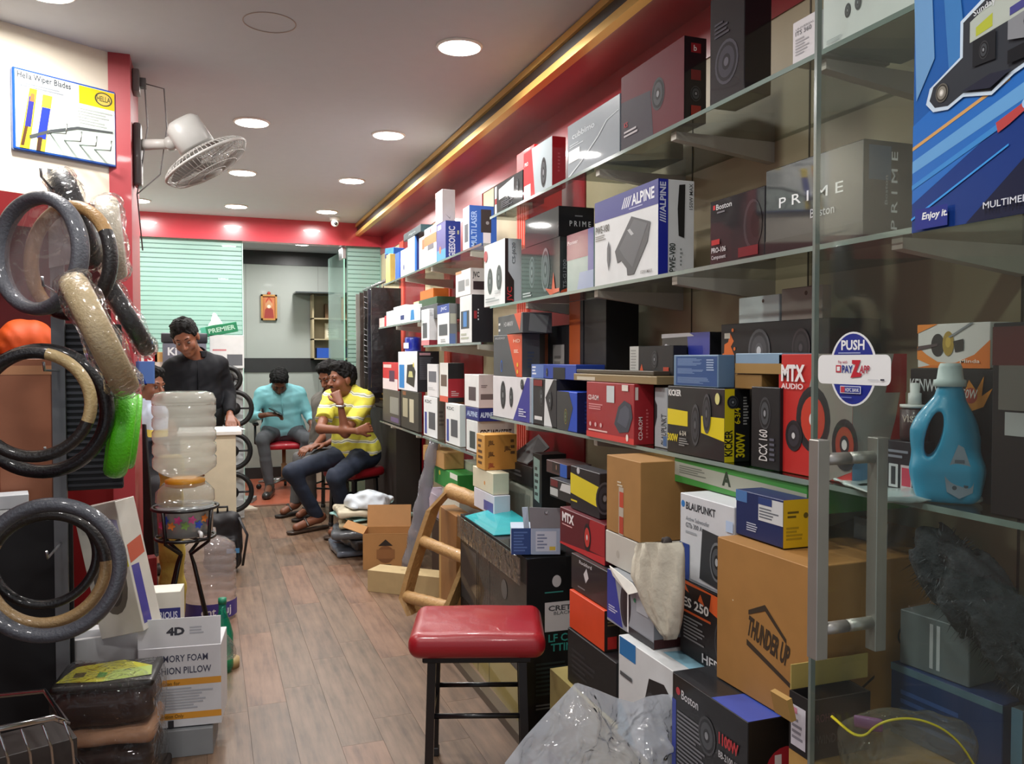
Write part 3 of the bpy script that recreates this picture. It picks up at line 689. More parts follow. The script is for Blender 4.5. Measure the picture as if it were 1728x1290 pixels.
# column by the carton with the marking
z_tr = .615
carton('subwoofer_box', 'white box with round black speaker lying under the grey speaker box', 'box', (1.08 + .24, 1.925, .332), -math.pi / 2, .335, .46, z_tr - .332, '#d7dadb', {
    'front': [('r', .02, .82, .3, 1, '#2a76b4'), ('p', [(.45, 0), (1, 0), (1, .62), (.75, .82), (.52, .78), (.44, .5)], '#1f1f22'), ('s', .56, .4, .26, .6), ('p', [(0, 0), (.3, 0), (.12, .3), (0, .35)], '#9cc4d8'), ('l', .04, .6, .3, .68, 1, '#55595c')],
    'top': [('p', [(.5, .1), (.9, .1), (1, .35), (.55, .4)], '#8fc0d4')]}, rough=.4)
pile('speaker_box', 'orange and black box with lettering under the white tall box', 1148, 1239, 1017, z_tr + .002, '#1a1718', {
    'front': [('p', [(0, .9), (1, .62), (1, .95), (0, 1)], '#e0622a'), ('p', [(.1, .95), (.3, .7), (.4, .9), (.55, .65), (.6, .95)], '#2a1a14'), ('t', 'ES 250', .06, .66, .12, '#f0ece6', {'w': .5, 'bold': .03}), ('r', .06, .58, .6, .61, '#e0622a'), ('l', .08, .22, .5, .54, 7, '#8b8b8b'), ('s', .82, .42, .3, .6), ('t', 'HERTZ', .45, .04, .12, '#e6e6e6', {'w': .55, 'bold': .02})]},
    xf=1.18, depth=.3)
zh = topz(1240, 1017, 1.18) + .002
pile('subwoofer_box', 'tall white box with black speaker photograph beneath green board', 1148, 1239, 857, zh, '#d3d6da', {
    'front': [('c', .06, .88, .04, '#2a7ac0', 1.0), ('t', 'BLAUPUNKT', .12, .83, .085, '#2c3036', {'w': .56, 'bold': .025}), ('t', 'Active Subwoofer', .12, .7, .05, '#8a8f96', {'w': .45}), ('t', 'GTb 300 A', .12, .62, .055, '#5a6068', {'w': .32}), ('l', .12, .54, .5, .59, 1, '#a5aab0'), ('r', .0, .0, .2, .42, '#23408c'), ('r', .2, 0, 1, .03, '#8b9096'),
              ('p', [(.4, .08), (.98, .02), (1, .62), (.45, .66)], '#33363a'), ('s', .72, .34, .22, .62, ('#6f7478', '#1d1f22', '#4c5054', '#232528', '#a9adb0')), ('r', .88, .72, 1, .84, '#b8cdea')]},
    xf=1.18, depth=.28)
zb_ = topz(1239, 857, 1.18) + .002
pile('flat_screen_box', 'flat green and grey box squeezed under the lower shelf', 1138, 1362, 800, zb_, '#3f8a3c', {
    'front': [('p', [(0, .3), (1, .1), (1, .7), (0, .85)], '#9fa294'), ('t', 'A', .42, .35, .5, '#2a3a2a', {'bold': .05}), ('l', .05, .4, .3, .75, 4, '#6f746a')]}, xf=1.262, depth=.30)
# large brown carton on the boston box
bo = carton('subwoofer_box', 'black box with blue top and red emblem at bottom right', 'box', (1.05 + .24, 1.585, .332), -math.pi / 2, .30, .48, .31, '#141416', {
    'front': [('r', 0, 0, .06, .8, '#2c3f9c'), ('c', .09, .88, .03, '#c23a44'), ('t', 'Boston', .14, .84, .07, '#d8d8dc', {'w': .24}), ('l', .08, .3, .52, .74, 14, '#77777c'), ('s', .5, .7, .14, .8), ('t', '1100W', .66, .72, .08, '#c0282e', {'w': .24, 'bold': .04}), ('t', 'BB-2100.12', .66, .62, .05, '#c5c5c8', {'w': .24}), ('r', .78, .3, .88, .5, '#d5d5d8'), ('r', .795, .32, .865, .48, '#17171a'), ('r', .82, .33, .84, .45, '#d5d5d8')],
    'right': [('c', .2, .62, .17, '#b52a38', 1.0), ('t', 'b', .14, .5, .24, '#efe6e6', {'bold': .04}), ('t', 'BOSTON', .34, .6, .14, '#bdbdc2', {'w': .5}), ('t', 'PRO', .42, .36, .12, '#8b8b90', {'w': .3})],
    'top': [('r', .0, .0, .6, 1, '#24262a'), ('p', [(.55, 0), (1, 0), (1, 1), (.7, 1)], '#3f55b0'), ('l', .02, .3, .4, .9, 3, '#b5404a')]}, coat=.35, rough=.4)
CB = '#a8793f'
bc = carton('carton', 'large brown carton with black roof emblem standing on the black box', 'box', (1.13 + .17, 1.51, .645), -math.pi / 2 + .02, .315, .34, .335, CB, {
    'front': [('p', [(.36, .38), (.36, .34), (.84, .2), (.84, .23)], '#3a2c1c'), ('t', 'THUNDER UP', .36, .42, .13, '#3a2c1c', {'w': .42, 'rot': -12, 'bold': .04}), ('p', [(.38, .58), (.56, .66), (.78, .5), (.78, .47), (.56, .62), (.38, .55)], '#3a2c1c'), ('c', .2, .6, .006, '#d8c9a8')],
    'right': [('p', [(.3, .26), (.4, .2), (.5, .26), (.5, .28), (.4, .22), (.3, .28)], '#3a2c1c'), ('c', .75, .5, .07, '#3a2c1c'), ('c', .75, .5, .055, CB)]}, var=.14, rough=.7)
flap(bc, .315, .34, .335, 'back', .1, -.2, CB)
zc_ = .645 + .335 + .003
pile('bulb_box', 'dark blue box with yellow end and white label on the brown carton', 1242, 1322, 845, zc_, '#1b2a5c', {
    'front': [('r', 0, .75, .25, 1, '#4b77b0'), ('r', .5, .45, 1, .95, '#d2d6d8'), ('l', .52, .5, .96, .75, 4, '#6a7078'), ('l', .25, .15, .6, .35, 4, '#b9c0d4'), ('r', .5, .8, .78, .95, '#2a3f7a')],
    'right': [('r', 0, 0, 1, 1, '#e2b81e'), ('l', .15, .6, .6, .78, 2, '#6b5a1c'), ('c', .82, .66, .06, '#6b5a1c'), ('l', .1, .15, .7, .45, 4, '#b3941e')]}, xf=1.18, pside=1368)
MB().box((-.03, 0, 0), (.07, .002, .05)).build('lid_strip', [C('#8a8d90', .4)], bpy.data.objects[bc.name], (.0, .12, .336))
# column with the white cloth bag
z0 = z_tr + .002
gs = pile('speaker_box', 'grey box with blue stripe and speaker photograph under the white cloth bag', 1025, 1104, 1001, z0 - .0, '#8d9196', {
    'front': [('r', 0, 0, 1, 1, '#9a9fa6'), ('p', [(0, .05), (.36, .02), (.16, 1), (0, 1)], '#2f3f9c'), ('c', .42, .5, .42, '#2f3136', .5), ('c', .44, .5, .3, '#1f2024', .5), ('r', .46, .02, .49, 1, '#e6e6e6'), ('l', .04, .2, .26, .34, 3, '#ccd0ea'), ('p', [(.5, 0), (1, .0), (1, .12), (.5, .14)], '#2a2a2e'), ('c', .62, .68, .04, '#3a9a70'), ('r', .66, .5, .9, .9, '#b3b8be')],
    'right': [('r', 0, 0, 1, .16, '#4a2626')]}, xf=1.12, depth=.26)
zg = topz(1104, 1001, 1.12) + .002
pile('carton', 'plain off white carton under the tall brown carton', 1022, 1083, 920, zg, '#c9c6bc', {'front': [('c', .36, .4, .12, '#b5b1a6', .8)]}, xf=1.15, depth=.26, rough=.6)
zw = topz(1083, 920, 1.15) + .002
tc_ = pile('carton', 'tall brown carton with red printed tape under the lower shelf', 1024, 1081, 781, zw, '#a77c46', {
    'front': [('r', .38, 0, .52, .62, '#b9b0a0'), ('r', .4, .36, .52, .56, '#c0492f'), ('r', .4, .02, .52, .24, '#b5432c'), ('l', .34, .62, .5, .7, 2, '#d5c9b0')]}, xf=1.15, depth=.26, rough=.7, var=.14)
# column with the red speaker box
pile('subwoofer_box', 'black box at the bottom of the stack beside plastic bag', 958, 1040, 1120, .332, '#19191c', {'front': [('l', .1, .2, .6, .7, 5, '#2c2c30')]}, xf=1.115, depth=.3)
zq = topz(1040, 1120, 1.115) + .002
pile('speaker_box', 'plain orange red box with black end in the stack', 961, 1020, 1032, zq, '#d6471f', {'right': [('r', 0, 0, 1, 1, '#221a16'), ('r', .2, .05, .8, .35, '#b52a24'), ('l', .2, .6, .9, .9, 4, '#7d6a44')]}, xf=1.12, pside=1046, rough=.5)
zq = topz(1020, 1032, 1.12) + .002
pile('speaker_box', 'black box with white diamond emblem on the orange box', 964, 1026, 966, zq, '#161618', {
    'front': [('p', [(.42, .36), (.5, .54), (.44, .78), (.36, .58)], '#d0d0d2'), ('t', 'Rockford', .24, .82, .1, '#d5d5d8', {'w': .34}), ('l', .2, .12, .5, .2, 1, '#7d7d80')]}, xf=1.13, depth=.2, coat=.3)
zq = topz(1026, 966, 1.13) + .002
pile('speaker_box', 'dark red box with red speaker and white lettering beside off white carton', 945, 1021, 887, zq, '#5d1520', {
    'front': [('p', [(.0, .05), (1, .2), (1, 0), (0, 0)], '#c22c30'), ('p', [(.6, .2), (1, .2), (1, 1), (.7, 1)], '#a3242a'), ('t', 'MTX', .06, .66, .24, '#eeeaea', {'w': .28, 'bold': .05}), ('l', .06, .54, .34, .6, 1, '#d8a8a8'), ('s', .64, .5, .36, .6, ('#241c20', '#17141a', '#c23a34', '#c23a34', '#d9d0d0'))]}, xf=1.15, depth=.2)
zq = topz(1021, 887, 1.15) + .002
pile('speaker_box', 'black and yellow speaker box under the lower shelf beside tall brown carton', 963, 1012, 800, zq, '#1d1b20', {
    'front': [('p', [(.0, .36), (.98, .24), (.98, .7), (0, .84)], '#dccb2a'), ('c', .28, .93, .08, '#c5c5c8'), ('l', .02, .16, .3, .24, 1, '#dccb2a')], 'right': [('s', .3, .45, .36, .6, ('#55555c', '#2c2c34', '#3f3f48', '#2a2a30', '#8a8a90')), ('p', [(.55, .25), (.9, .2), (.9, .75), (.55, .8)], '#dccb2a')]}, xf=1.17, pside=1040)
pile('camera_box', 'small black box with grey photo print beside yellow speaker box', 928, 963, 818, zq, '#2b2a2c', {'front': [('r', .02, .1, .4, .5, '#b9c0be'), ('r', .05, .6, .4, .95, '#6b2024'), ('p', [(.5, .5), (1, .5), (1, .95), (.6, .9)], '#c9cccc')]}, xf=1.2, depth=.14)
zz = topz(963, 818, 1.2) + .002
pile('disc_box', 'small box with face photograph and blue side under lower shelf', 922, 957, 786, zz, '#4a3230', {'front': [('r', .3, .2, .66, .95, '#2a1d1c'), ('c', .5, .6, .22, '#8a6a58', .5), ('r', .68, .0, 1, 1, '#2a5ab4')]}, xf=1.24, depth=.1)
# long black carton standing on the floor (shelf fitting)
cr = carton('shelf_carton', 'long black carton wrapped in tape with white label and teal lettering', 'box', (1.11 + .13, 3.335, .0), -math.pi / 2 - .03, .96, .24, .655, '#1d1e20', {
    'right': [('c', .5, .86, .035, '#c9c9cb', .8), ('l', .3, .79, .7, .805, 1, '#3f8f86'), ('r', .3, .57, .92, .74, '#d9d6d8'), ('t', 'CRETA', .36, .69, .03, '#55555a', {'w': .5, 'bold': .03}), ('t', 'BLACK', .45, .665, .02, '#6a6a70', {'w': .3}), ('t', 'LF CAR', .36, .51, .045, '#3f9f94', {'w': .55, 'bold': .02}), ('t', 'TTING', .4, .455, .045, '#3f9f94', {'w': .5, 'bold': .02}), ('l', .15, .2, .7, .4, 8, '#2f3a3a'), ('l', .15, .12, .5, .16, 2, '#6b7070')],
    'front': [('r', 0, 0, 1, .3, '#a99a62'), ('r', .25, .26, .3, .42, '#2a2622'), ('p', [(.02, .4), (.3, .4), (.3, .8), (.02, .8)], '#303134'), ('r', .32, .0, .325, .95, '#3a3c3f'), ('r', .5, 0, .504, .95, '#303235'), ('c', .72, .72, .06, '#4c4e50')]}, coat=.6, rough=.35, bump=.05)
MB().rbox((-.49, -.134, .545), (.44, -.1295, .65), .002, seg=1).build('clear_tape', [GLASS('tape', (.75, .76, .76), 1.2, .08, (.5, .5, .5), .25, 14)], cr)
yb_ = slab('skirting_board', (1.045, 2.75, 0), (1.085, 3.72, .035), C('#4a3d2c', .4)); yb_.pop('kind', None)
tag(yb_, 'dark metal floor channel lying along the foot of the long black carton', 'channel')
tl = mesh('teal_sheet', [(-.33, -.11, .0), (.12, -.12, .0), (.15, .1, .004), (-.36, .1, .03), (-.33, -.11, .003), (.12, -.12, .003), (.15, .1, .007), (-.36, .1, .033)], [(3, 2, 1, 0), (4, 5, 6, 7), (0, 1, 5, 4), (1, 2, 6, 5), (2, 3, 7, 6), (3, 0, 4, 7)], C('#2fa5ac', .25, .6, bump=.3, bscale=25), None, loc=(1.24, 3.4, .657), rot=(0, 0, -math.pi / 2))
tag(tl, 'glossy teal plastic sheet lying on the long black carton', 'sheet')
# open blue carton with grey flap on the black carton
ob = carton('open_carton', 'small blue carton with raised grey flap on the long black carton', 'box', P(895, 934, z=.662) + Vector((.03, .03, 0)), -.32, .185, .12, .1, '#b9c6d8', {
    'front': [('r', .42, .0, 1, .98, '#a8b8cf'), ('r', 0, 0, .4, 1, '#2a4a86'), ('l', .05, .1, .36, .9, 7, '#5577b4'), ('r', .5, .12, .92, .88, '#cdd6e4'), ('l', .53, .2, .75, .8, 5, '#7f8da8'), ('r', .78, .16, .9, .3, '#d9c04a')]})
mesh('flap', [(-.02, -.061, .1), (.093, -.061, .1), (.093, -.064, .175), (-.025, -.064, .18), (-.02, -.058, .1), (.093, -.058, .1), (.093, -.061, .175), (-.025, -.061, .18)], [(0, 1, 2, 3), (7, 6, 5, 4), (0, 4, 5, 1), (1, 5, 6, 2), (2, 6, 7, 3), (3, 7, 4, 0)], C('#8b8b90', .6), ob)
mesh('flap', [(-.045, -.06, .1), (-.024, -.06, .1), (-.03, -.06, .18), (-.052, -.055, .178), (-.045, -.057, .1), (-.024, -.057, .1), (-.03, -.057, .18), (-.052, -.052, .178)], [(0, 1, 2, 3), (7, 6, 5, 4), (0, 4, 5, 1), (1, 5, 6, 2), (2, 6, 7, 3), (3, 7, 4, 0)], C('#b5c8da', .6), ob)
MB().lathe([(.0001, 0), (.009, 0)], 16, mtx=T((.04, -.0645, .16), math.pi / 2)).build('flap_hole', [C('#e8e8ee', .6)], ob)
# ================================================================== smooth solids (signed distance on a grid, meshed by surface nets)
class Solid:
    def __init__(s, lo, hi, h=.006):
        s.lo = np.array(lo, float) - 3 * h; s.h = h
        n = np.ceil((np.array(hi, float) + 3 * h - s.lo) / h).astype(int) + 1
        s.n = n; s.F = np.full(n, 1.0, np.float32)
    def _sub(s, lo, hi, m):
        a = np.maximum(np.floor((np.array(lo) - m - s.lo) / s.h).astype(int), 0)
        b = np.minimum(np.ceil((np.array(hi) + m - s.lo) / s.h).astype(int) + 1, s.n)
        if np.any(b <= a): return None
        ax = [(s.lo[i] + np.arange(a[i], b[i]) * s.h).astype(np.float32) for i in range(3)]
        g = np.meshgrid(*ax, indexing='ij', sparse=True)
        return (slice(a[0], b[0]), slice(a[1], b[1]), slice(a[2], b[2])), g
    def _mix(s, sl, d, k, sub=False):
        f = s.F[sl]
        if sub:
            d = -d
            if k > 0:
                hh = np.maximum(k - np.abs(f - d), 0) / k; s.F[sl] = np.maximum(f, d) + hh * hh * k * .25
            else: s.F[sl] = np.maximum(f, d)
        else:
            if k > 0:
                hh = np.maximum(k - np.abs(f - d), 0) / k; s.F[sl] = np.minimum(f, d) - hh * hh * k * .25
            else: s.F[sl] = np.minimum(f, d)
    def cone(s, a, b, ra, rb=None, k=.02, cuta=False, cutb=False, sub=False):
        """limb from a to b with radii ra, rb"""
        a = np.array(a, float); b = np.array(b, float); rb = ra if rb is None else rb
        r = max(ra, rb)
        q = s._sub(np.minimum(a, b) - r, np.maximum(a, b) + r, k + 2 * s.h)
        if q is None: return s
        sl, g = q
        d = b - a; L2 = max(float(d @ d), 1e-9)
        t = ((g[0] - a[0]) * d[0] + (g[1] - a[1]) * d[1] + (g[2] - a[2]) * d[2]) / L2
        tc = np.clip(t, 0, 1)
        dist = np.sqrt((g[0] - a[0] - tc * d[0]) ** 2 + (g[1] - a[1] - tc * d[1]) ** 2 + (g[2] - a[2] - tc * d[2]) ** 2) - (ra + (rb - ra) * tc)
        L = math.sqrt(L2)
        if cuta: dist = np.maximum(dist, -t * L)
        if cutb: dist = np.maximum(dist, (t - 1) * L)
        s._mix(sl, dist, k, sub); return s
    def ell(s, c, r, R=None, k=.02, sub=False):
        c = np.array(c, float); r = np.array(r, float); m = r.max()
        q = s._sub(c - m, c + m, k + 2 * s.h)
        if q is None: return s
        sl, g = q
        X = [g[i] - c[i] for i in range(3)]
        if R is not None:
            R = np.array(R, float)        # rows: local axes in world
            X = [X[0] * R[i, 0] + X[1] * R[i, 1] + X[2] * R[i, 2] for i in range(3)]
        k0 = np.sqrt((X[0] / r[0]) ** 2 + (X[1] / r[1]) ** 2 + (X[2] / r[2]) ** 2)
        k1 = np.sqrt((X[0] / r[0] ** 2) ** 2 + (X[1] / r[1] ** 2) ** 2 + (X[2] / r[2] ** 2) ** 2)
        s._mix(sl, k0 * (k0 - 1) / np.maximum(k1, 1e-6), k, sub); return s
    def rbox(s, c, half, rad, R=None, k=0.0, sub=False):
        c = np.array(c, float); hf = np.array(half, float) - rad; m = np.linalg.norm(half)
        q = s._sub(c - m, c + m, k + 2 * s.h)
        if q is None: return s
        sl, g = q
        X = [g[i] - c[i] for i in range(3)]
        if R is not None:
            R = np.array(R, float)
            X = [X[0] * R[i, 0] + X[1] * R[i, 1] + X[2] * R[i, 2] for i in range(3)]
        Q = [np.abs(X[i]) - hf[i] for i in range(3)]
        d = np.sqrt(np.maximum(Q[0], 0) ** 2 + np.maximum(Q[1], 0) ** 2 + np.maximum(Q[2], 0) ** 2) + np.minimum(np.maximum(np.maximum(Q[0], Q[1]), Q[2]), 0) - rad
        s._mix(sl, d, k, sub); return s
    def cut(s, p, n):
        """keep the side opposite to n"""
        n = np.array(n, float); n /= np.linalg.norm(n); p = np.array(p, float)
        ax = [(s.lo[i] + np.arange(s.n[i]) * s.h).astype(np.float32) for i in range(3)]
        g = np.meshgrid(*ax, indexing='ij', sparse=True)
        d = (g[0] - p[0]) * n[0] + (g[1] - p[1]) * n[1] + (g[2] - p[2]) * n[2]
        s.F = np.maximum(s.F, d.astype(np.float32)); return s
    def wrinkle(s, amp, freq, seed=0, stretch=(1, 1, 1), ridge=False):
        ax = [(s.lo[i] + np.arange(s.n[i]) * s.h).astype(np.float32) * stretch[i] for i in range(3)]
        x, y, z = np.meshgrid(*ax, indexing='ij', sparse=True)
        r = np.random.RandomState(seed); f = freq
        w = 0
        for q in range(3):
            a = r.uniform(-1, 1, 3); a /= np.linalg.norm(a); b = r.uniform(-1, 1, 3)
            t_ = np.sin(f * (a[0] * x + a[1] * y + a[2] * z) + 1.8 * np.sin(f * .6 * (b[0] * x + b[1] * y + b[2] * z) + q))
            w = w + ((1 - 2 * np.abs(t_)) if ridge else t_) / (q + 1)
            f *= 1.7
        s.F = s.F + (amp * w).astype(np.float32); return s
    def build(s, name, mat_, parent=None, origin=None, smooth=True):
        F, h = s.F, s.h
        c = F < 0
        n0, n1, n2 = F.shape
        cnt = np.zeros((n0 - 1, n1 - 1, n2 - 1), np.int8)
        for i in (0, 1):
            for j in (0, 1):
                for k in (0, 1): cnt += c[i:n0 - 1 + i, j:n1 - 1 + j, k:n2 - 1 + k]
        act = np.argwhere((cnt > 0) & (cnt < 8))
        if len(act) == 0: return None
        idx = np.full(cnt.shape, -1, np.int64); idx[tuple(act.T)] = np.arange(len(act))
        pos = np.zeros((len(act), 3)); num = np.zeros(len(act))
        cor = [np.array(q) for q in [(0, 0, 0), (1, 0, 0), (0, 1, 0), (1, 1, 0), (0, 0, 1), (1, 0, 1), (0, 1, 1), (1, 1, 1)]]
        for a, b in [(0, 1), (2, 3), (4, 5), (6, 7), (0, 2), (1, 3), (4, 6), (5, 7), (0, 4), (1, 5), (2, 6), (3, 7)]:
            pa = act + cor[a]; pb = act + cor[b]
            fa = F[tuple(pa.T)]; fb = F[tuple(pb.T)]
            m = (fa < 0) != (fb < 0)
            t = np.where(m, fa / np.where(m, fa - fb, 1), 0)[:, None]
            pos += np.where(m[:, None], cor[a] + t * (cor[b] - cor[a]), 0); num += m
        V = s.lo + (act + pos / num[:, None]) * h
        quads = []
        for ax in range(3):
            o = [1, 1, 1]; o[ax] = 0
            sl0 = tuple(slice(1, None) if q != ax else slice(0, -1) for q in range(3))
            A0 = c[tuple(slice(0, -1) if q == ax else slice(1, -1) for q in range(3))]
            A1 = c[tuple(slice(1, None) if q == ax else slice(1, -1) for q in range(3))]
            e = np.argwhere(A0 != A1)
            if len(e) == 0: continue
            flip = A0[tuple(e.T)]
            base = e.copy()
            for q in range(3):
                if q != ax: base[:, q] += 1
            u, v = [q for q in range(3) if q != ax]
            def cell(du, dv):
                p = base.copy(); p[:, u] += du; p[:, v] += dv
                return idx[tuple(p.T)]
            Q = np.stack([cell(-1, -1), cell(0, -1), cell(0, 0), cell(-1, 0)], 1)
            if ax == 1: flip = ~flip
            Q[~flip] = Q[~flip][:, ::-1]
            quads.append(Q)
        Q = np.concatenate(quads); Q = Q[(Q >= 0).all(1)]
        org = np.array(origin if origin is not None else (0, 0, 0), float)
        me = bpy.data.meshes.new(name)
        me.vertices.add(len(V)); me.vertices.foreach_set('co', (V - org).astype(np.float32).ravel())
        me.loops.add(len(Q) * 4); me.loops.foreach_set('vertex_index', Q.astype(np.int32).ravel())
        me.polygons.add(len(Q)); me.polygons.foreach_set('loop_start', np.arange(0, len(Q) * 4, 4, dtype=np.int32))
        me.polygons.foreach_set('loop_total', np.full(len(Q), 4, np.int32))
        me.update(calc_edges=True); me.validate()
        if smooth: me.polygons.foreach_set('use_smooth', np.ones(len(me.polygons), bool))
        for m in (mat_ if isinstance(mat_, list) else [mat_]): me.materials.append(m)
        o = link(name, me, parent)
        if parent is None and origin is not None: o.location = tuple(org)
        return o
# ================================================================== small boxes in the two far bays
ZC = 1.965
def fb(name, label, pl, pr, pt, col, prints=None, zb=ZC, xf=XS + .02, **kw):
    return shelf_box(name, label, pl, pr, pt, col, prints, zb=zb, xf=xf, **kw)
WH = '#e9edf0'
fb('bulb_box', 'narrow yellow box at the far end of the upper far shelf', 651, 658, 428, '#d9c26a', pside=667, cat='box')
fb('bulb_box', 'narrow bright blue box next to the yellow box on upper far shelf', 667, 674, 425, '#1f5fd0', pside=676)
fb('bulb_box', 'narrow white box next to the bright blue box on upper far shelf', 676, 687, 418, '#eceff2', {'front': [('c', .5, .35, .1, '#3a4a8a')]}, depth=.09)
zz = topz = None
zz = P(674, 425, x=XS + .02).z
carton('rag_packet', 'crumpled bright blue packet lying on the narrow boxes', 'packet', (XS + .075, P(666, 410, x=XS + .075).y, zz + .002), -math.pi / 2 + .2, .16, .09, .075, '#1f6fd8', {'front': [('p', [(0, 0), (.6, 0), (.3, .5), (0, .4)], '#17264f')]}, ry=.05, bump=.5)
fb('bulb_box', 'white and blue striped slim box supporting the dark green box', 688, 699, 398, '#e8ecf2', {'right': [('r', .1, 0, .5, 1, '#3a7ad0'), ('r', .5, 0, 1, 1, '#152a6a')]}, pside=707, depth=None)
fb('bulb_box', 'beige and white slim box supporting the dark green box', 707, 716, 398, '#d9cfc0', {'front': [('r', .6, .6, 1, .9, '#b5643a')]}, depth=.09)
zt = P(699, 398, x=XS + .02).z + .002
fb('accessory_box', 'flat dark green box lying across slim boxes on upper far shelf', 681, 710, 378, '#1f3a40', {'front': [('t', 'Alpro', .3, .35, .3, '#a9bfc0', {'w': .4})]}, zb=zt, depth=.13)
fb('stereo_box', 'white and orange box with red round emblem on upper far shelf', 716, 736, 377, '#eef0f2', {
    'front': [('r', 0, .55, 1, .8, '#e0703a'), ('c', .55, .9, .07, '#c02a30', .7), ('r', .3, .42, .8, .56, '#5a5a60')]}, depth=.12, zb=ZC)
fb('stereo_box', 'blue box with white lettering under the tall white box', 737, 752, 372, '#4d4a86', {
    'front': [('r', 0, 0, 1, .3, '#3f8fd0'), ('r', .1, .84, .5, .95, '#d8dbe6'), ('c', .4, .3, .1, '#b5643a')], 'right': [('r', 0, 0, 1, 1, '#16389a'), ('t', 'GEESONIC', .62, .06, .42, '#d6def2', {'rot': 90, 'w': .8, 'bold': .03}), ('r', .78, .66, .9, .76, '#b9c09a')]}, pside=777)
zt = P(752, 372, x=XS + .02).z + .002
fb('stereo_box', 'tall plain white box standing on the blue box with lettering', 735, 746, 319, '#dfe1e4', {'front': [('p', [(0, .8), (.6, .95), (0, 1)], '#d8a89a')], 'right': [('p', [(.25, .25), (.6, .1), (.7, .25), (.6, .14)], '#9a9ca2')]}, zb=zt, pside=768)
fb('stereo_box', 'blue and white box with dark window on near end of upper far shelf', 781, 792, 346, '#dfe6ee', {
    'front': [('r', .3, .2, .8, .6, '#4a4e5a')], 'right': [('r', 0, 0, 1, 1, '#2f5fb0'), ('t', 'MULTI LASER', .26, .08, .2, '#a8c4ea', {'rot': 90, 'w': .8, 'bold': .02}), ('r', .42, .4, .8, .92, '#33302e'), ('r', .5, .05, .78, .4, '#d5d2d2'), ('c', .66, .62, .04, '#8a8a8a')]}, pside=838)
# second shelf of the farthest bay
Z2 = 1.647
for a, b, t, c, lb in ((640, 648, 536, '#e8c8c4', 'tiny pink and white box at the far end of the second far shelf'), (649, 652, 533, '#c0303a', 'thin red box beside the tiny pink box'),
                       (652, 663, 524, '#eef0f2', 'small plain white box between thin red box and white label box'), (664, 684, 514, '#f0f2f4', 'small white box with blue label on second far shelf')):
    fb('bulb_box', lb, a, b, t, c, {'front': [('r', .6, .2, .9, .45, '#2a3a7a')]} if a == 664 else None, zb=Z2, depth=.1)
fb('bulb_box', 'white box with blue figure near the orange box', 690, 702, 513, '#e8edf0', {'front': [('p', [(.2, .1), (.8, .1), (.7, .7), (.3, .7)], '#2a86c8')]}, zb=Z2, depth=.12)
fb('accessory_box', 'dark grey box under the pile with orange box', 703, 738, 512, '#4a4d50', zb=Z2, depth=.16, xf=XS + .05)
zt = P(738, 512, x=XS + .05).z + .002
fb('accessory_box', 'green and cream box carrying the orange box', 698, 737, 500, '#3c5a3c', {'front': [('r', 0, 0, .24, 1, '#e9e2a8')]}, zb=zt, depth=.12, xf=XS + .06)
zt = P(737, 500, x=XS + .06).z + .002
fb('accessory_box', 'small bright orange box topmost on second far shelf', 709, 731, 486, '#ee7a2a', zb=zt, depth=.1, xf=XS + .07)
# middle bay shelf with stereo boxes
Z3 = 1.485
fb('stereo_box', 'white stereo box with red base band farthest on its shelf', 711, 724, 521, '#eceff2', {
    'front': [('r', 0, 0, 1, .14, '#d88a90'), ('r', .2, .2, .75, .62, '#5a5d62')], 'right': [('r', 0, 0, 1, .14, '#8c1f30'), ('l', .1, .8, .6, .9, 2, '#c2c6ca')]}, zb=Z3, pside=738)
fb('stereo_box', 'white stereo box with blue top band in the middle of its shelf', 738, 758, 512, '#e8ecee', {
    'front': [('r', 0, .78, 1, 1, '#3a4f9a'), ('t', 'JVC', .3, .86, .08, '#e0e6f4', {'w': .5}), ('r', .15, .22, .85, .5, '#53575c'), ('l', .3, .04, .8, .14, 2, '#a5a9ad')],
    'right': [('r', 0, 0, 1, 1, '#737a7c'), ('r', .1, .5, .9, .75, '#aab0a0'), ('r', .0, .0, .8, .25, '#5d76a8')]}, zb=Z3, pside=771)
fb('stereo_box', 'white stereo box with blue display and black side', 776, 796, 497, '#e4e7e6', {
    'front': [('r', .1, .3, .8, .68, '#3f444a'), ('r', .3, .34, .6, .66, '#4a86c8'), ('l', .1, .06, .9, .22, 2, '#b5b9a8')],
    'right': [('r', 0, 0, 1, 1, '#131318'), ('r', .1, .5, .24, .66, '#8c2428'), ('l', .28, .45, .33, .72, 4, '#c5c5c8')]}, zb=Z3, pside=832)
zt = P(796, 497, x=XS + .02).z + .002
fb('stereo_box', 'white stereo box with dark panel stacked on the black sided box', 769, 794, 452, '#e8e9e9', {
    'front': [('r', .18, .2, .62, .62, '#8c9092'), ('r', .68, .35, .9, .6, '#a9adad'), ('r', 0, .9, .4, 1, '#e0a070')], 'right': [('r', 0, 0, 1, 1, '#b9b3b0'), ('t', 'JVC', .12, .66, .2, '#26262a', {'w': .4, 'bold': .03}), ('r', .15, .18, .9, .5, '#26161c')]}, zb=zt, pside=823)
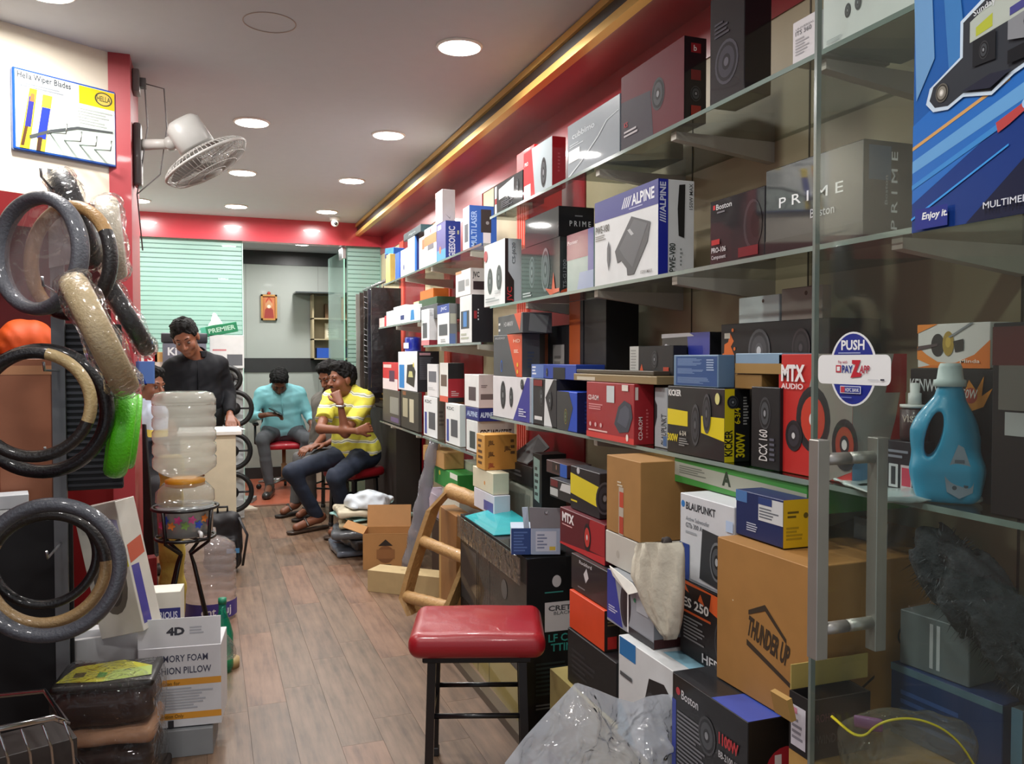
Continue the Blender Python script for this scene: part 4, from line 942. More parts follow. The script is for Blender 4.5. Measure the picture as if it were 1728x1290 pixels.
# low shelf of the middle bay: stacked white stereo boxes
Z4 = .922
def lowstack(name, label, pl, pr, pt, z, col, pr_, ps, xf=XS + .02, **kw):
    fb(name, label, pl, pr, pt, col, pr_, zb=z, pside=ps, xf=xf, **kw); return P(pr, pt, x=xf).z + .002
ks = {'front': [('r', .08, .05, .24, .6, '#3d4a9a'), ('r', .38, .2, .85, .62, '#55595f'), ('t', 'KDC', .1, .84, .08, '#4a4f55', {'w': .5})]}
zA = lowstack('stereo_box', 'white stereo box with blue stripe farthest on the low shelf', 715, 738, 672, Z4, '#e6ecee', {**ks, 'right': [('r', 0, 0, 1, 1, '#6b655c'), ('l', .2, .3, .9, .7, 4, '#4b4640')]}, 751)
zB = lowstack('stereo_box', 'white stereo box with blue stripe in the middle of the low shelf', 752, 776, 684, Z4, '#e6ecec', {**ks, 'right': [('r', 0, 0, 1, 1, '#bcc7c6')]}, 786)
zD = lowstack('stereo_box', 'white box with model number and dark display on low shelf', 787, 806, 712, Z4, '#dfe5e4', {'front': [('r', .3, .1, .8, .65, '#3f4a4a')], 'right': [('r', 0, 0, 1, 1, '#d2cdc6'), ('t', 'CDE-W265EBT', .06, .5, .24, '#3c2a2a', {'w': .86, 'bold': .03}), ('r', .22, .0, 1, .22, '#2a1618')]}, 868)
zE = lowstack('stereo_box', 'white and blue box under the small pinkish box', 786, 808, 690, zD, '#26307c', {'front': [('t', 'ALPINE', .1, .3, .4, '#b8cce8', {'w': .8, 'bold': .03})], 'right': [('r', 0, 0, 1, 1, '#1b236c'), ('t', 'ALPINE', .06, .3, .4, '#c2d2ea', {'w': .5, 'bold': .03})]}, 850)
lowstack('stereo_box', 'small pinkish white box topmost beside white speaker box', 784, 808, 633, zE, '#e6e8e8', {'front': [('r', .3, .2, .8, .62, '#53464a')], 'right': [('r', 0, 0, 1, 1, '#cdbcb8'), ('r', .1, .25, .9, .42, '#6b5a58'), ('l', .12, .6, .5, .7, 2, '#7d6a68')]}, 838)
zF = lowstack('stereo_box', 'white stereo box with grey window on the farthest low box', 721, 738, 615, zA, '#e2e4e6', {'front': [('r', .15, .45, .9, .78, '#6a6c74'), ('l', .1, .2, .9, .3, 2, '#c5c9cc')]}, 741)
lowstack('stereo_box', 'white box with black and red side on the middle low box', 742, 756, 613, zB, '#e4e4e0', {'front': [('r', .15, .4, .85, .7, '#6b5a50'), ('r', 0, 0, 1, .15, '#d8604a')], 'right': [('r', 0, 0, 1, .6, '#a0202c'), ('r', 0, .6, 1, 1, '#14171a'), ('r', 0, 0, 1, .12, '#1d1d20'), ('l', .2, .15, .7, .3, 3, '#c9a9a9')]}, 783)
# low shelf of the farthest bay
Z5 = .922
zG = lowstack('cable_box', 'dark box with silver figures on the low far shelf', 646, 674, 661, Z5, '#4c4848', {'front': [('r', .45, .3, .95, .8, '#8a8a86'), ('r', .5, .06, .95, .2, '#6b5a80')]}, 677)
zH = lowstack('cable_box', 'dark box with light columns beside the dark box with silver figures', 677, 706, 663, Z5, '#3a3833', {'front': [('r', .1, .3, .4, .8, '#a8a38a'), ('r', .5, .2, .75, .8, '#c5c0a8'), ('r', .1, .88, .3, .98, '#8a5a3a')]}, 712)
lowstack('charger_box', 'red and white box with small device picture on low far shelf', 646, 671, 612, zG, '#c93a3c', {'front': [('r', 0, 0, 1, .4, '#e6d9da'), ('r', .45, .3, .8, .7, '#5a3a50'), ('r', .05, .8, .6, .92, '#e9c9c4')]}, 674)
lowstack('seat_cover_box', 'white box with blue stripe and dark oval picture on low far shelf', 672, 704, 593, zH, '#e8ebf0', {
    'front': [('r', .06, .05, .34, .66, '#2f86d0'), ('p', [(.45, .2), (.85, .1), (.92, .5), (.8, .68), (.5, .66)], '#35322c'), ('p', [(.55, .35), (.8, .35), (.75, .5), (.6, .5)], '#c9c98a'), ('c', .82, .66, .06, '#e0d04a')],
    'right': [('r', 0, 0, 1, 1, '#1a1a20'), ('l', .1, .3, .8, .86, 16, '#5d5f68'), ('r', .1, .9, .6, .96, '#b58a94')]}, 741)
# blue can on the bracket level
mb = MB().lathe([(.0001, 0), (.055, 0), (.058, .01), (.058, .09), (.05, .1), (.0001, .1)], 20)
can = mb.build('wax_tin', [C('#1c2f9c', .3, .4)], None, (XS + .1, P(697, 590, x=XS + .1).y, P(704, 593, x=XS + .02).z + .003)); tag(can, 'round dark blue tin standing on the white box with blue stripe', 'tin')
MB().box((-.03, -.0595, .02), (.03, -.057, .06)).build('paper_label', [C('#dfe3f2', .5)], can, None, (0, 0, -1.2))
# ---- hanging covers at the end of the far bays
rail = MB().tube([(1.33, 6.52, 2.02), (1.33, 7.55, 2.02)], .012, 10)
rl = rail.build('hanger_rail', [C('#b9bcc0', .25, 0, .9)]); tag(rl, 'chrome rail on right wall holding hanging mats and covers', 'rail')
for yy in (6.6, 7.45): MB().tube([(1.33, yy, 2.02), (XW, yy, 2.02)], .009, 8).build('rail_arm', [C('#b9bcc0', .25, 0, .9)], rl)
HC = [('#8d8f8a', 'silver grey plastic covered mat hanging nearest the glass partition', 7.35), ('#3d342f', 'dark brown cover hanging second from the glass partition', 7.15), ('#24211f', 'black mat with ribbed edge hanging in the middle of the rail', 6.95), ('#2a2a33', 'dark blue mat hanging next to the ribbed mat', 6.78), ('#1b1b1e', 'black cover hanging nearest the far shelf', 6.62)]
for i, (c, lb, yy) in enumerate(HC):
    r = empty('hanging_mat', (1.33, yy, 2.02), 0, lb, 'mat', 'mats hanging on the rail')
    mb = MB(); n = 8; L = 1.0 - .05 * i
    V = []; Fc = []
    for k in range(n + 1):
        z = -.05 - L * k / n; o = .012 * math.sin(k * 1.3 + i)
        V += [(-.10, o, z), (.14, o + .004, z), (.14, o + .022, z), (-.10, o + .018, z)]
    for k in range(n):
        a, b = 4 * k, 4 * k + 4
        Fc += [(a, a + 1, b + 1, b), (a + 1, a + 2, b + 2, b + 1), (a + 2, a + 3, b + 3, b + 2), (a + 3, a, b, b + 3)]
    Fc += [(3, 2, 1, 0), (4 * n, 4 * n + 1, 4 * n + 2, 4 * n + 3)]
    mb.add(V, Fc, 0); mb.build('mat_sheet', [C(c, .35 if i else .2, .3, bump=.4, bscale=30)], r)
    MB().tube([(0, .01, -.05), (0, .01, -.012), (0, 0, .014), (0, -.014, .004)], .004, 6).build('hook', [C('#d9dcde', .25, 0, .8)], r)
    if i == 2:
        for k in range(16): MB().tube([(-.102, -.004, -.1 - k * .045), (-.06, -.006, -.115 - k * .045)], .003, 5).build('rib', [C('#8f8f94', .3)], r)
# stack of mats on the floor-level ledge behind the yellow shirt
lg = slab('ledge', (1.40, 6.5, 0), (1.595, 7.9, .98), C('#2b2522', .6)); lg.pop('kind', None); tag(lg, 'low dark cupboard behind the man in yellow', 'cupboard')
zz = .982
for i, (c, hh, lb) in enumerate((('#3a3228', .06, 'dark brown folded mat at the bottom of the stack behind yellow shirt'), ('#7a5a2a', .045, 'mustard folded mat in the stack behind yellow shirt'), ('#b08a4a', .05, 'tan rolled mat in the stack behind yellow shirt'), ('#17161a', .05, 'black folded mat in the upper part of the stack'), ('#201d24', .045, 'black glossy mat topmost of the stack'))):
    o = MB().rbox((-.10, -.42, 0), (.10, .42, hh), .02, seg=3).build('folded_mat', [C(c, .4, .2)], None, (1.485 + .01 * math.sin(i * 2), 7.15 + .03 * math.cos(i * 3), zz), (0, 0, .05 * math.sin(i * 1.7))); tag(o, lb, 'mat', 'folded mats on the dark cupboard'); zz += hh + .001
# ================================================================== left display of steering wheel covers
def on_wall(px, py):
    """point on the angled cream wall"""
    d = ray(px, py); o = Vector((0, 0, CAM_H)); t = (A - o).dot(nn) / d.dot(nn); return o + d * t
# --- wiper blade board
pa, pb, pc, pd = on_wall(16, 113), on_wall(190, 158), on_wall(190, 284), on_wall(16, 252)
s0 = (pa - A).dot(dd); s1 = (pb - A).dot(dd)
bw_, bh = abs(s0 - s1), ((pa.z + pb.z) / 2 - (pc.z + pd.z) / 2)
ctr = A + dd * ((s0 + s1) / 2) + nn * .014
zb0 = (pc.z + pd.z) / 2
ang = math.atan2(nn.x, -nn.y)      # turn of the front (-y) towards nn
bd = MB().rbox((-bw_ / 2, -.012, 0), (bw_ / 2, .012, bh), .004, seg=1).build('wiper_board', [C('#1f56b0', .3, .4)], None, (ctr.x, ctr.y, zb0), (0, 0, ang))
tag(bd, 'white and yellow wiper blade display board with blue border on cream wall', 'sign')
pr = Print((-bw_ / 2, -.0125, 0), (bw_, 0, 0), (0, 0, bh), (0, -1, 0))
pr.run([('r', .02, .03, .985, .975, '#edf0ea'), ('p', [(.02, .03), (.985, .03), (.985, .5), (.5, .42), (.02, .2)], '#c9d8cf'), ('r', .62, .74, .985, .97, '#efc81c'), ('c', .87, .86, .09, '#4a4a3a', 1.3), ('c', .87, .86, .075, '#d9c05a', 1.3), ('t', 'HELLA', .8, .83, .07, '#3a3a2a', {'w': .14}),
        ('t', 'Hella Wiper Blades', .04, .885, .075, '#3a4048', {'w': .5, 'bold': .02}), ('l', .06, .78, .48, .84, 2, '#8a9096'),
        ('l', .6, .48, .97, .7, 6, '#b9c2bd'),
        ('p', [(.05, .03), (.14, .03), (.22, .78), (.15, .78)], '#f0c92a'), ('p', [(.10, .3), (.155, .3), (.195, .68), (.145, .68)], '#2c2f86'), ('p', [(.15, .62), (.19, .62), (.195, .72), (.16, .72)], '#e06a3a'), ('p', [(.06, .06), (.09, .06), (.13, .3), (.1, .3)], '#5a3a20'),
        ('p', [(.2, .03), (.28, .03), (.36, .74), (.27, .74)], '#f0d23a'), ('p', [(.21, .18), (.29, .18), (.34, .58), (.26, .58)], '#2438a0'), ('p', [(.2, .03), (.24, .03), (.26, .2), (.22, .2)], '#4a3226'),
        ('p', [(.14, .2), (.34, .32), (.6, .43), (.96, .46), (.96, .44), (.6, .40), (.34, .28), (.14, .16)], '#4a4e50')], dict(rough=.35, coat=.3, var=.03))
pr.place(bd)
for k, (u, v) in enumerate(((.47, .22), (.62, .2), (.77, .18), (.33, .28))):
    x = -bw_ / 2 + u * bw_
    MB().tube([(x, -.0125, v * bh), (x + .03, -.09, v * bh - .01), (x + .032, -.095, v * bh + .03)], .003, 6).build('hook', [C('#8f9490', .3, 0, .8)], bd)
# --- covers
def ring_cover(name, label, c, n, R=.185, r=.022, ax=1.5, segs=(('#55585e', 1.0),), wrap=False, roll=0, film=False, group='steering wheel covers on the display', coat=.4):
    """soft steering wheel cover: a thick hoop; segs gives (colour, share) around it"""
    n = Vector(n).normalized(); q = n.to_track_quat('Z', 'Y').to_matrix().to_4x4()
    root = empty(name, c, 0, label, 'wheel cover', group)
    M_ = q @ Matrix.Rotation(roll, 4, 'Z')
    N, m = 56, 12; a0 = 0
    tot = sum(s_[1] for s_ in segs)
    for col, sh_ in segs:
        cnt = max(2, round(N * sh_ / tot)); full = len(segs) == 1
        V = []; Fc = []
        for i in range(cnt + (0 if full else 1)):
            an = a0 + math.tau * sh_ / tot * i / cnt
            for k in range(m):
                b_ = math.tau * k / m
                rr = R + r * math.cos(b_)
                V.append(M_ @ Vector((rr * math.cos(an), rr * math.sin(an), r * ax * math.sin(b_))))
        nr = cnt if full else cnt
        for i in range(nr):
            i2 = (i + 1) % cnt if full else i + 1
            for k in range(m): Fc.append((i * m + k, i2 * m + k, i2 * m + (k + 1) % m, i * m + (k + 1) % m))
        mesh('rim_cover' if full else 'rim_segment', V, Fc, C(col, .5, coat, bump=.35, bscale=120), root, None, True)
        a0 += math.tau * sh_ / tot
    if wrap:
        V = []; Fc = []; rr0 = r + .008
        for i in range(N):
            an = math.tau * i / N
            for k in range(m):
                b_ = math.tau * k / m; w_ = rr0 * (1 + .12 * math.sin(7 * an + k)); rr = R + w_ * math.cos(b_)
                V.append(M_ @ Vector((rr * math.cos(an), rr * math.sin(an), w_ * ax * math.sin(b_))))
        for i in range(N):
            for k in range(m): Fc.append((i * m + k, ((i + 1) % N) * m + k, ((i + 1) % N) * m + (k + 1) % m, i * m + (k + 1) % m))
        mesh('plastic_wrap', V, Fc, CLEAR, root, None, True)
    if film:
        mesh('plastic_film', [M_ @ Vector((R * math.cos(a * math.tau / 32), R * math.sin(a * math.tau / 32), 0)) for a in range(32)], [tuple(range(32))], GLASS('film', (.80, .76, .76), 1.6, .30, (.55, .47, .48), .5, 9), root)
    return root
CLEAR = GLASS('clear_plastic', (.97, .97, .97), 1.0, .03, (.85, .85, .85), .7, 22)
def L3(px, py, y): return P(px, py, y=y)
n1 = Vector((-.66, -.75, .02))
c1 = L3(66, 428, 2.92)
ring_cover('steering_cover', 'dusty grey steering wheel cover wrapped in film at the top left', c1, n1, .172, .021, 1.4, (('#5b5e66', 1),), film=True)
ring_cover('steering_cover', 'tan and black steering wheel cover just behind the dusty grey one', c1 - n1 * .085 + Vector((.02, 0, -.01)), n1, .172, .020, 1.2, (('#b08a58', .62), ('#1f1c1d', .38)), roll=.5)
ring_cover('steering_cover', 'black puffy steering wheel cover in crinkled plastic under the wiper board', L3(126, 372, 3.16), (.93, .14, .30), .140, .030, 1.3, (('#14141a', 1),), wrap=True)
ring_cover('steering_cover', 'cream steering wheel cover in plastic against the red pillar', L3(188, 402, 3.28), (.97, .06, .10), .125, .026, 1.5, (('#cfc6b4', 1),), wrap=True)
ring_cover('steering_cover', 'beige steering wheel cover in plastic hanging on edge at a slant', L3(168, 566, 2.72), (.90, .09, .40), .170, .026, 1.5, (('#b3a07a', 1),), wrap=True)
ring_cover('steering_cover', 'black steering wheel cover in shiny plastic hanging on edge beside the pillar', L3(214, 534, 3.3), (.87, .07, .48), .138, .021, 1.4, (('#1d1d20', 1),), wrap=True)
ring_cover('steering_cover', 'cream and black steering wheel cover in the middle of the display', L3(58, 683, 2.72), (-.12, -.98, .05), .150, .0175, 1.4, (('#bfa878', .27), ('#16161a', .22), ('#bfa878', .2), ('#1d1b1b', .31)), roll=-.35)
ring_cover('steering_cover', 'black steering wheel cover behind the cream and black one', L3(72, 694, 2.84), (-.2, -.97, .0), .184, .021, 1.4, (('#101116', 1),))
ring_cover('steering_cover', 'bright green steering wheel cover hanging on edge near the red pillar', L3(203, 732, 2.95), (.97, .12, -.14), .125, .020, 1.7, (('#5fd61e', 1),))
ring_cover('steering_cover', 'second bright green steering wheel cover showing only its edge', L3(226, 728, 3.1), (.98, .1, -.12), .115, .014, 1.0, (('#6fd93a', 1),))
ring_cover('steering_cover', 'grey steering wheel cover at the bottom of the display', L3(84, 962, 2.66), (-.1, -.98, .12), .184, .021, 1.3, (('#4c4f57', 1),), wrap=False)
ring_cover('steering_cover', 'tan steering wheel cover inside the grey one at the bottom', L3(80, 960, 2.74), (-.1, -.98, .12), .158, .0175, 1.3, (('#9c8058', .6), ('#2a2624', .4)), roll=2.6)
ring_cover('steering_cover', 'black steering wheel cover innermost at the bottom of the display', L3(76, 940, 2.80), (-.1, -.98, .1), .142, .014, 1.3, (('#121317', 1),))
# --- display stand
st = empty('display_stand', (P(97, 700, y=3.1).x, 3.14, 0), 0, 'tall grey display stand with black board carrying the wheel covers', 'stand')
x0 = P(97, 700, y=2.95).x
MB().box((-.02, -.012, 0), (.02, .012, 2.03)).build('post', [C('#7d8084', .4, 0, .5)], st)
MB().rbox((-.40, .02, .02), (.03, .05, .86), .006, seg=1).build('back_board', [C('#131417', .6)], st)
gr = MB().rbox((-.02, .02, .95), (.19, .05, 1.52), .004, seg=1).build('mesh_panel', [C('#1b1c20', .5)], st)
for k in range(26): MB().box((-.018, .012, .965 + k * .021), (.188, .02, .974 + k * .021)).build('slat', [C('#4a4c52', .35, 0, .4)], gr)
MB().rbox((-.42, -.12, 0), (.03, .2, .02), .005, seg=1).build('base', [C('#26272a', .5)], st)
for z in (1.95, 1.62, 1.36, 1.1, .78): MB().tube([(0, 0, z), (0, -.26, z + .005), (0, -.275, z + .03)], .004, 6).build('hook', [C('#b9bcc0', .3, 0, .9)], st)
tg = mesh('price_card', [(-.02, -.03, 2.03), (.16, -.05, 1.80), (.06, -.04, 1.72), (-.02, -.03, 1.70), (-.02, -.027, 2.03), (.16, -.047, 1.80), (.06, -.037, 1.72), (-.02, -.027, 1.70)], [(0, 1, 2, 3), (7, 6, 5, 4), (0, 4, 5, 1), (1, 5, 6, 2), (2, 6, 7, 3), (3, 7, 4, 0)], C('#b9bcbe', .25, .5), st)
# --- recess behind the display
cb = carton('wooden_cabinet', 'brown wooden cabinet standing behind the middle wheel cover', 'cabinet', (P(50, 700, y=3.75).x, 3.75, .55), .15, .19, .35, .85, '#9a6246', {'front': [('r', 0, .93, 1, .97, '#c08a62'), ('r', .9, 0, .93, .93, '#5a3322')]}, rough=.5)
lb_ = slab('shelf_block', (-1.6, 3.42, 0), (-.60, 3.95, .55), C('#3a1a18', .6)); lb_.pop('kind', None); tag(lb_, 'dark counter block behind the steering wheel covers', 'counter')
oc_ = Solid((-.12, -.1, 0), (.12, .1, .16), .008).rbox((0, 0, .06), (.095, .075, .06), .05).ell((0, 0, .1), (.08, .06, .05), k=.04).wrinkle(.004, 40, 2).cut((0, 0, .001), (0, 0, -1))
o = oc_.build('head_cushion', C('#e0571c', .6)); o.location = (P(43, 575, y=3.72).x, 3.72, 1.402); tag(o, 'puffy orange cushion on top of the brown wooden cabinet', 'cushion')
o = carton('napkin_box', 'small white box seen through the middle wheel cover', 'box', (P(14, 716, y=3.5).x, 3.5, .552 + .301), .2, .12, .1, .05, '#d8dce0')
o2 = carton('drawer_block', 'dark leather seat back seen through the middle wheel cover', 'seat', (P(20, 745, y=3.52).x, 3.50, .552), .2, .26, .16, .30, '#1f1a1c', rough=.35, coat=.2, bev=.03)
# --- white cartons, cushions and basket below
def px_carton(name, label, px, py, y, z, rz, w, d, h, col, prints=None, **kw):
    p = P(px, py, y=y); return carton(name, label, kw.pop('cat', 'box'), (p.x, y, z), rz, w, d, h, col, prints, **kw)
mf = px_carton('pillow_box', 'white and orange memory foam pillow box beside the aisle', 312, 1200, 3.22, .10, -.12, .275, .2, .285, '#dfdfe2', {
    'front': [('r', 0, .52, 1, .60, '#e8a23a'), ('r', 0, .1, 1, .18, '#e8a23a'), ('t', 'MEMORY FOAM', .18, .82, .085, '#4a4c62', {'w': .66}), ('t', 'CUSHION PILLOW', .1, .67, .085, '#4a4c62', {'w': .78}), ('l', .12, .22, .92, .5, 8, '#b9bcc4'), ('t', 'Cushion for', .2, .53, .045, '#7a5a20', {'w': .3}), ('t', 'Retention Only', .2, .12, .045, '#7a5a20', {'w': .34}), ('r', .35, 0, .42, .09, '#3a3a3e')]})
M_ = Matrix.Translation((0, -.1, .285)) @ Euler((-1.35, 0, 0)).to_matrix().to_4x4()
fl_ = MB().box((-.137, -.1, -.002), (.137, 0, .0), mtx=M_).build('lid_flap', [C('#e9eaec', .5)], mf)
pr = Print(M_ @ Vector((-.137, 0, .0005)), (M_ @ Vector((.137, 0, .0005))) - (M_ @ Vector((-.137, 0, .0005))), (M_ @ Vector((-.137, -.1, .0005))) - (M_ @ Vector((-.137, 0, .0005))), (M_.to_3x3() @ Vector((0, 0, 1))))
MB().box((-.1, -.1, .03), (.1, .1, .1)).build
sc = px_carton('step_block', 'flat grey block on the floor under the memory foam box', 315, 1240, 3.2, .0, -.1, .20, .2, .095, '#8a8d90')
pr = Print((-.137, -.1285, .29), (.274, 0, 0), (0, .012, .095), (0, -1, 0)); pr.run([('t', '4D', .34, .35, .34, '#3a3a44', {'w': .2, 'bold': .05})], dict(rough=.5))
mesh('lid_panel', [(-.137, -.103, .288), (.137, -.103, .288), (.137, -.09, .385), (-.137, -.09, .385), (-.137, -.1, .288), (.137, -.1, .288), (.137, -.087, .385), (-.137, -.087, .385)], [(0, 1, 2, 3), (7, 6, 5, 4), (0, 4, 5, 1), (1, 5, 6, 2), (2, 6, 7, 3), (3, 7, 4, 0)], C('#e6e7ea', .5), mf)
bpy.data.objects.remove(fl_)
pr = Print((-.137, -.1035, .288), (.274, 0, 0), (0, .013, .097), (0, -.99, .13)); pr.run([('t', '4D', .34, .42, .26, '#3a3a44', {'w': .22, 'bold': .05}), ('l', .62, .4, .8, .7, 3, '#b9bcc4')], dict(rough=.5)); pr.mb.build('printed_panel', pr.mats, mf)
lx = px_carton('pillow_box', 'cream box with dark blue band standing behind the memory foam box', 268, 1040, 3.62, .30, -.1, .18, .12, .17, '#e6e3d6', {'front': [('r', .08, .28, 1, .62, '#2d2f7c'), ('t', 'LUXURIOUS', .2, .37, .17, '#e0e2f2', {'w': .74, 'bold': .02}), ('r', .8, .02, 1, .2, '#e8d43a')]})
px_carton('carton', 'plain grey carton hidden under the cream box', 268, 1080, 3.62, .0, -.1, .19, .14, .298, '#7d7f82')
px_carton('pillow_box', 'white carton behind the rolled cushions on the floor', 190, 1130, 3.3, .0, .1, .30, .16, .42, '#cfcfd0', {'front': [('r', 0, .4, .2, .5, '#e0a23a')], 'top': [('r', .1, .1, .5, .6, '#8a8d90')]})
ld = carton('pillow_box', 'tall white carton with grey pillow picture leaning against the stand', 'box', (P(208, 1040, y=3.22).x + .03, 3.2, .44), -.45, .16, .12, .46, '#dcd9cf', {
    'front': [('c', .5, .42, .26, '#6a665e', .5), ('c', .52, .42, .2, '#4c4a46', .4), ('r', .1, .8, .45, .95, '#cfcdc4'), ('t', '4D', .3, .72, .12, '#3a3a3e', {'w': .3, 'rot': -70}), ('p', [(.6, .72), (.95, .7), (.95, .86), (.65, .9)], '#a8a8c8'), ('p', [(.8, .5), (1, .5), (1, .66), (.8, .68)], '#e8e23a')],
    'right': [('r', .1, .05, .5, .5, '#4a4aa0'), ('p', [(.1, .52), (.9, .56), (.9, .7), (.1, .66)], '#c9604a')]}, ry=-.22, coat=.5, rough=.4)
px_carton('carton', 'plain white carton supporting the leaning pillow carton', 205, 1100, 3.42, .422, .1, .2, .1, .02, '#b9b9ba') if False else None
# rolled cushions
cu = empty('neck_cushion', (P(186, 1290, y=2.95).x, 2.96, 0), -.1, 'stack of brown and tan cushions in clear plastic with yellow label', 'cushion')
zz = 0.0
for k, (c, hh) in enumerate((('#2a1c18', .14), ('#b08668', .05), ('#33221d', .125))):
    S = Solid((-.2, -.15, 0), (.2, .15, hh), .008).rbox((0, 0, hh / 2), (.15, .12, hh / 2), min(.055, hh / 2 - .001)).wrinkle(.003, 22, k)
    o = S.build('cushion_layer', C(c, .3, .6, bump=.15, bscale=40), cu); o.location = (0, 0, zz + .04 + k * .002); zz += hh
S = Solid((-.2, -.16, -.02), (.2, .16, .06), .008).rbox((0, 0, .01), (.152, .11, .014), .012); o = S.build('pouch_top', C('#17130f', .4, .3), cu); o.location = (0, 0, zz + .045)
pr = Print((-.138, -.095, zz + .0705), (.276, 0, 0), (0, .19, 0), (0, 0, 1)); pr.run([('p', [(.0, .1), (.5, .0), (1, .15), (.96, .6), (.6, 1), (.1, .8)], '#c9c63a'), ('p', [(.5, .0), (1, .15), (.96, .6), (.55, .5)], '#b8cf6a'), ('r', .14, .28, .26, .5, '#4a4a1c'), ('p', [(.4, .2), (.5, .2), (.5, .4), (.4, .45)], '#4a9a3a')], dict(rough=.3, coat=.5)); pr.mb.build('paper_label', pr.mats, cu)
MB().rbox((-.17, -.13, 0), (.17, .13, .04), .01).build('cardboard_tray', [C('#241a16', .6)], cu)
S = Solid((-.21, -.16, 0), (.21, .16, .4), .01).rbox((0, 0, .2), (.162, .13, .19), .05).wrinkle(.005, 30, 8); o = S.build('plastic_wrap', CLEAR, cu)
# chrome wire basket
wb = empty('wire_basket', (P(30, 1290, y=2.55).x - .10, 2.47, -.0), .35, 'chrome wire basket at the bottom left corner', 'basket')
CH = C('#c9cdd0', .12, 0, 1.0)
bw2 = .42
rim = [(-bw2 / 2, -.16, .50), (.17, -.16, .48), (.21, -.12, .44), (.21, .16, .44), (-bw2 / 2, .16, .50)]
MB().tube(rim, .008, 8).build('rim', [CH], wb)
for k in range(9):
    x = -.19 + k * .048; MB().tube([(x, -.16, .497 - .004 * k), (x + .02, -.15, .40), (x + .05, -.13, .02)], .0035, 6).build('wire', [CH], wb)
for z in (.32, .16, .02): MB().tube([(-.2, -.14, z), (.24, -.13, z), (.24, .14, z), (-.2, .14, z)], .0035, 6).build('wire', [CH], wb)
bl = Solid((-.05, -.05, 0), (.05, .05, .1), .006).ell((0, 0, .045), (.035, .035, .045)).build('wax_bottle', C('#2456b8', .3, .4)); bl.location = (P(84, 1268, y=2.62).x, 2.62, P(84, 1268, y=2.62).z - .045); tag(bl, 'small blue cap inside the chrome wire basket', 'cap')
bx = carton('cardboard_box', 'dark carton inside the chrome wire basket', 'box', (P(40, 1300, y=2.58).x, 2.56, .02), .35, .24, .16, .34, '#3a3432')
# --- wall fan
fan = empty('wall_fan', (-.305, 4.12, P(226, 255, y=4.12).z), 0, 'grey white wall fan mounted on the red pillar', 'fan')
MB().rbox((0, -.05, -.16), (.035, .05, .12), .012).build('mount_plate', [C('#6d6a6a', .35, .3)], fan)
hd = P(322, 232, y=4.0) - Vector(fan.location); el = P(288, 243, y=4.06) - Vector(fan.location)
MB().tube([(.03, 0, .03), tuple(el)], [.026, .022], 12).build('arm', [C('#c9c5bf', .4)], fan)
MB().lathe([(.0001, -.03), (.028, -.03), (.028, .03), (.0001, .03)], 16, mtx=Matrix.Translation(el) @ Euler((math.pi / 2, 0, 0)).to_matrix().to_4x4()).build('pivot', [C('#b5b1ab', .4)], fan)
ax = (RIGHT * .50 - Vector((0, 0, 1)) * .84 + FWD * .16).normalized()
Mf = Matrix.Translation(hd) @ ax.to_track_quat('Z', 'Y').to_matrix().to_4x4()
MB().lathe([(.0001, -.085), (.06, -.08), (.078, -.06), (.08, .05), (.07, .06), (.0001, .06)], 28, mtx=Mf, sq=1.2).build('motor_housing', [C('#bcbab6', .4)], fan)
MB().tube([tuple(el), tuple(hd + ax * .04)], .02, 10).build('neck', [C('#c9c5bf', .4)], fan)
cg = MB(); Rg = .195
for rr, zz in ((.05, .065), (.09, .07), (.13, .078), (.17, .092), (Rg, .12), (.17, .158), (.12, .172), (.06, .18)):
    pts = [Mf @ Vector((rr * math.cos(a * math.tau / 40), rr * math.sin(a * math.tau / 40), zz)) for a in range(40)]
    cg.tube(pts, .007 if rr == Rg else .002, 6, closed=True)
for a in range(60):
    t = a * math.tau / 60; pts = [Mf @ Vector((rr * math.cos(t), rr * math.sin(t), zz)) for rr, zz in ((.05, .065), (.12, .075), (.17, .092), (.193, .108), (.195, .13), (.17, .158), (.11, .174), (.03, .181))]
    cg.tube(pts, .0015, 4)
g_ = cg.build('guard', [C('#b9b6b1', .35)], fan); tag(g_, kind='stuff')
MB().lathe([(.0001, .186), (.04, .186), (.042, .178), (.0001, .172)], 20, mtx=Mf).build('badge', [C('#a8a5a0', .4)], fan)
for k in range(3):
    t = k * math.tau / 3; V = []
    for rr, w_, tw in ((.03, .03, .4), (.09, .06, .35), (.15, .075, .28), (.175, .05, .25)):
        for s_ in (-1, 1): V.append(Mf @ (Matrix.Rotation(t, 4, 'Z') @ Vector((rr, s_ * w_, .12 + s_ * w_ * tw))))
    mesh('blade', V, [(0, 1, 3, 2), (2, 3, 5, 4), (4, 5, 7, 6)], C('#8f8d8a', .4), fan, None, True)
sk = MB().rbox((0, -.05, -.05), (.03, .05, .05), .006).build('socket_box', [C('#7d7878', .4)], None, (-.305, 4.12, P(232, 140, y=4.12).z)); tag(sk, 'small grey socket box on the red pillar above the fan', 'socket')
MB().box((.03, -.02, -.02), (.055, .02, .02)).build('plug', [C('#5a5656', .5)], sk)
zc0 = sk.location.z
for k, (dx, lb) in enumerate(((.05, 'thin grey cable hanging straight from socket to fan'), (.13, 'thin grey cable looping from the socket to the fan'))):
    pts = [(-.255, 4.12, zc0), (-.305 + dx, 4.10, zc0 - .02), (-.305 + dx + .01, 4.10, zc0 - .2), (-.305 + dx - .02, 4.1, fan.location.z - .1), (-.29, 4.08, fan.location.z - .2), (-.27, 4.08, fan.location.z - .45)]
    o = MB().tube(pts, .003, 6).build('cable', [C('#5d5757', .5)]); tag(o, lb, 'cable')
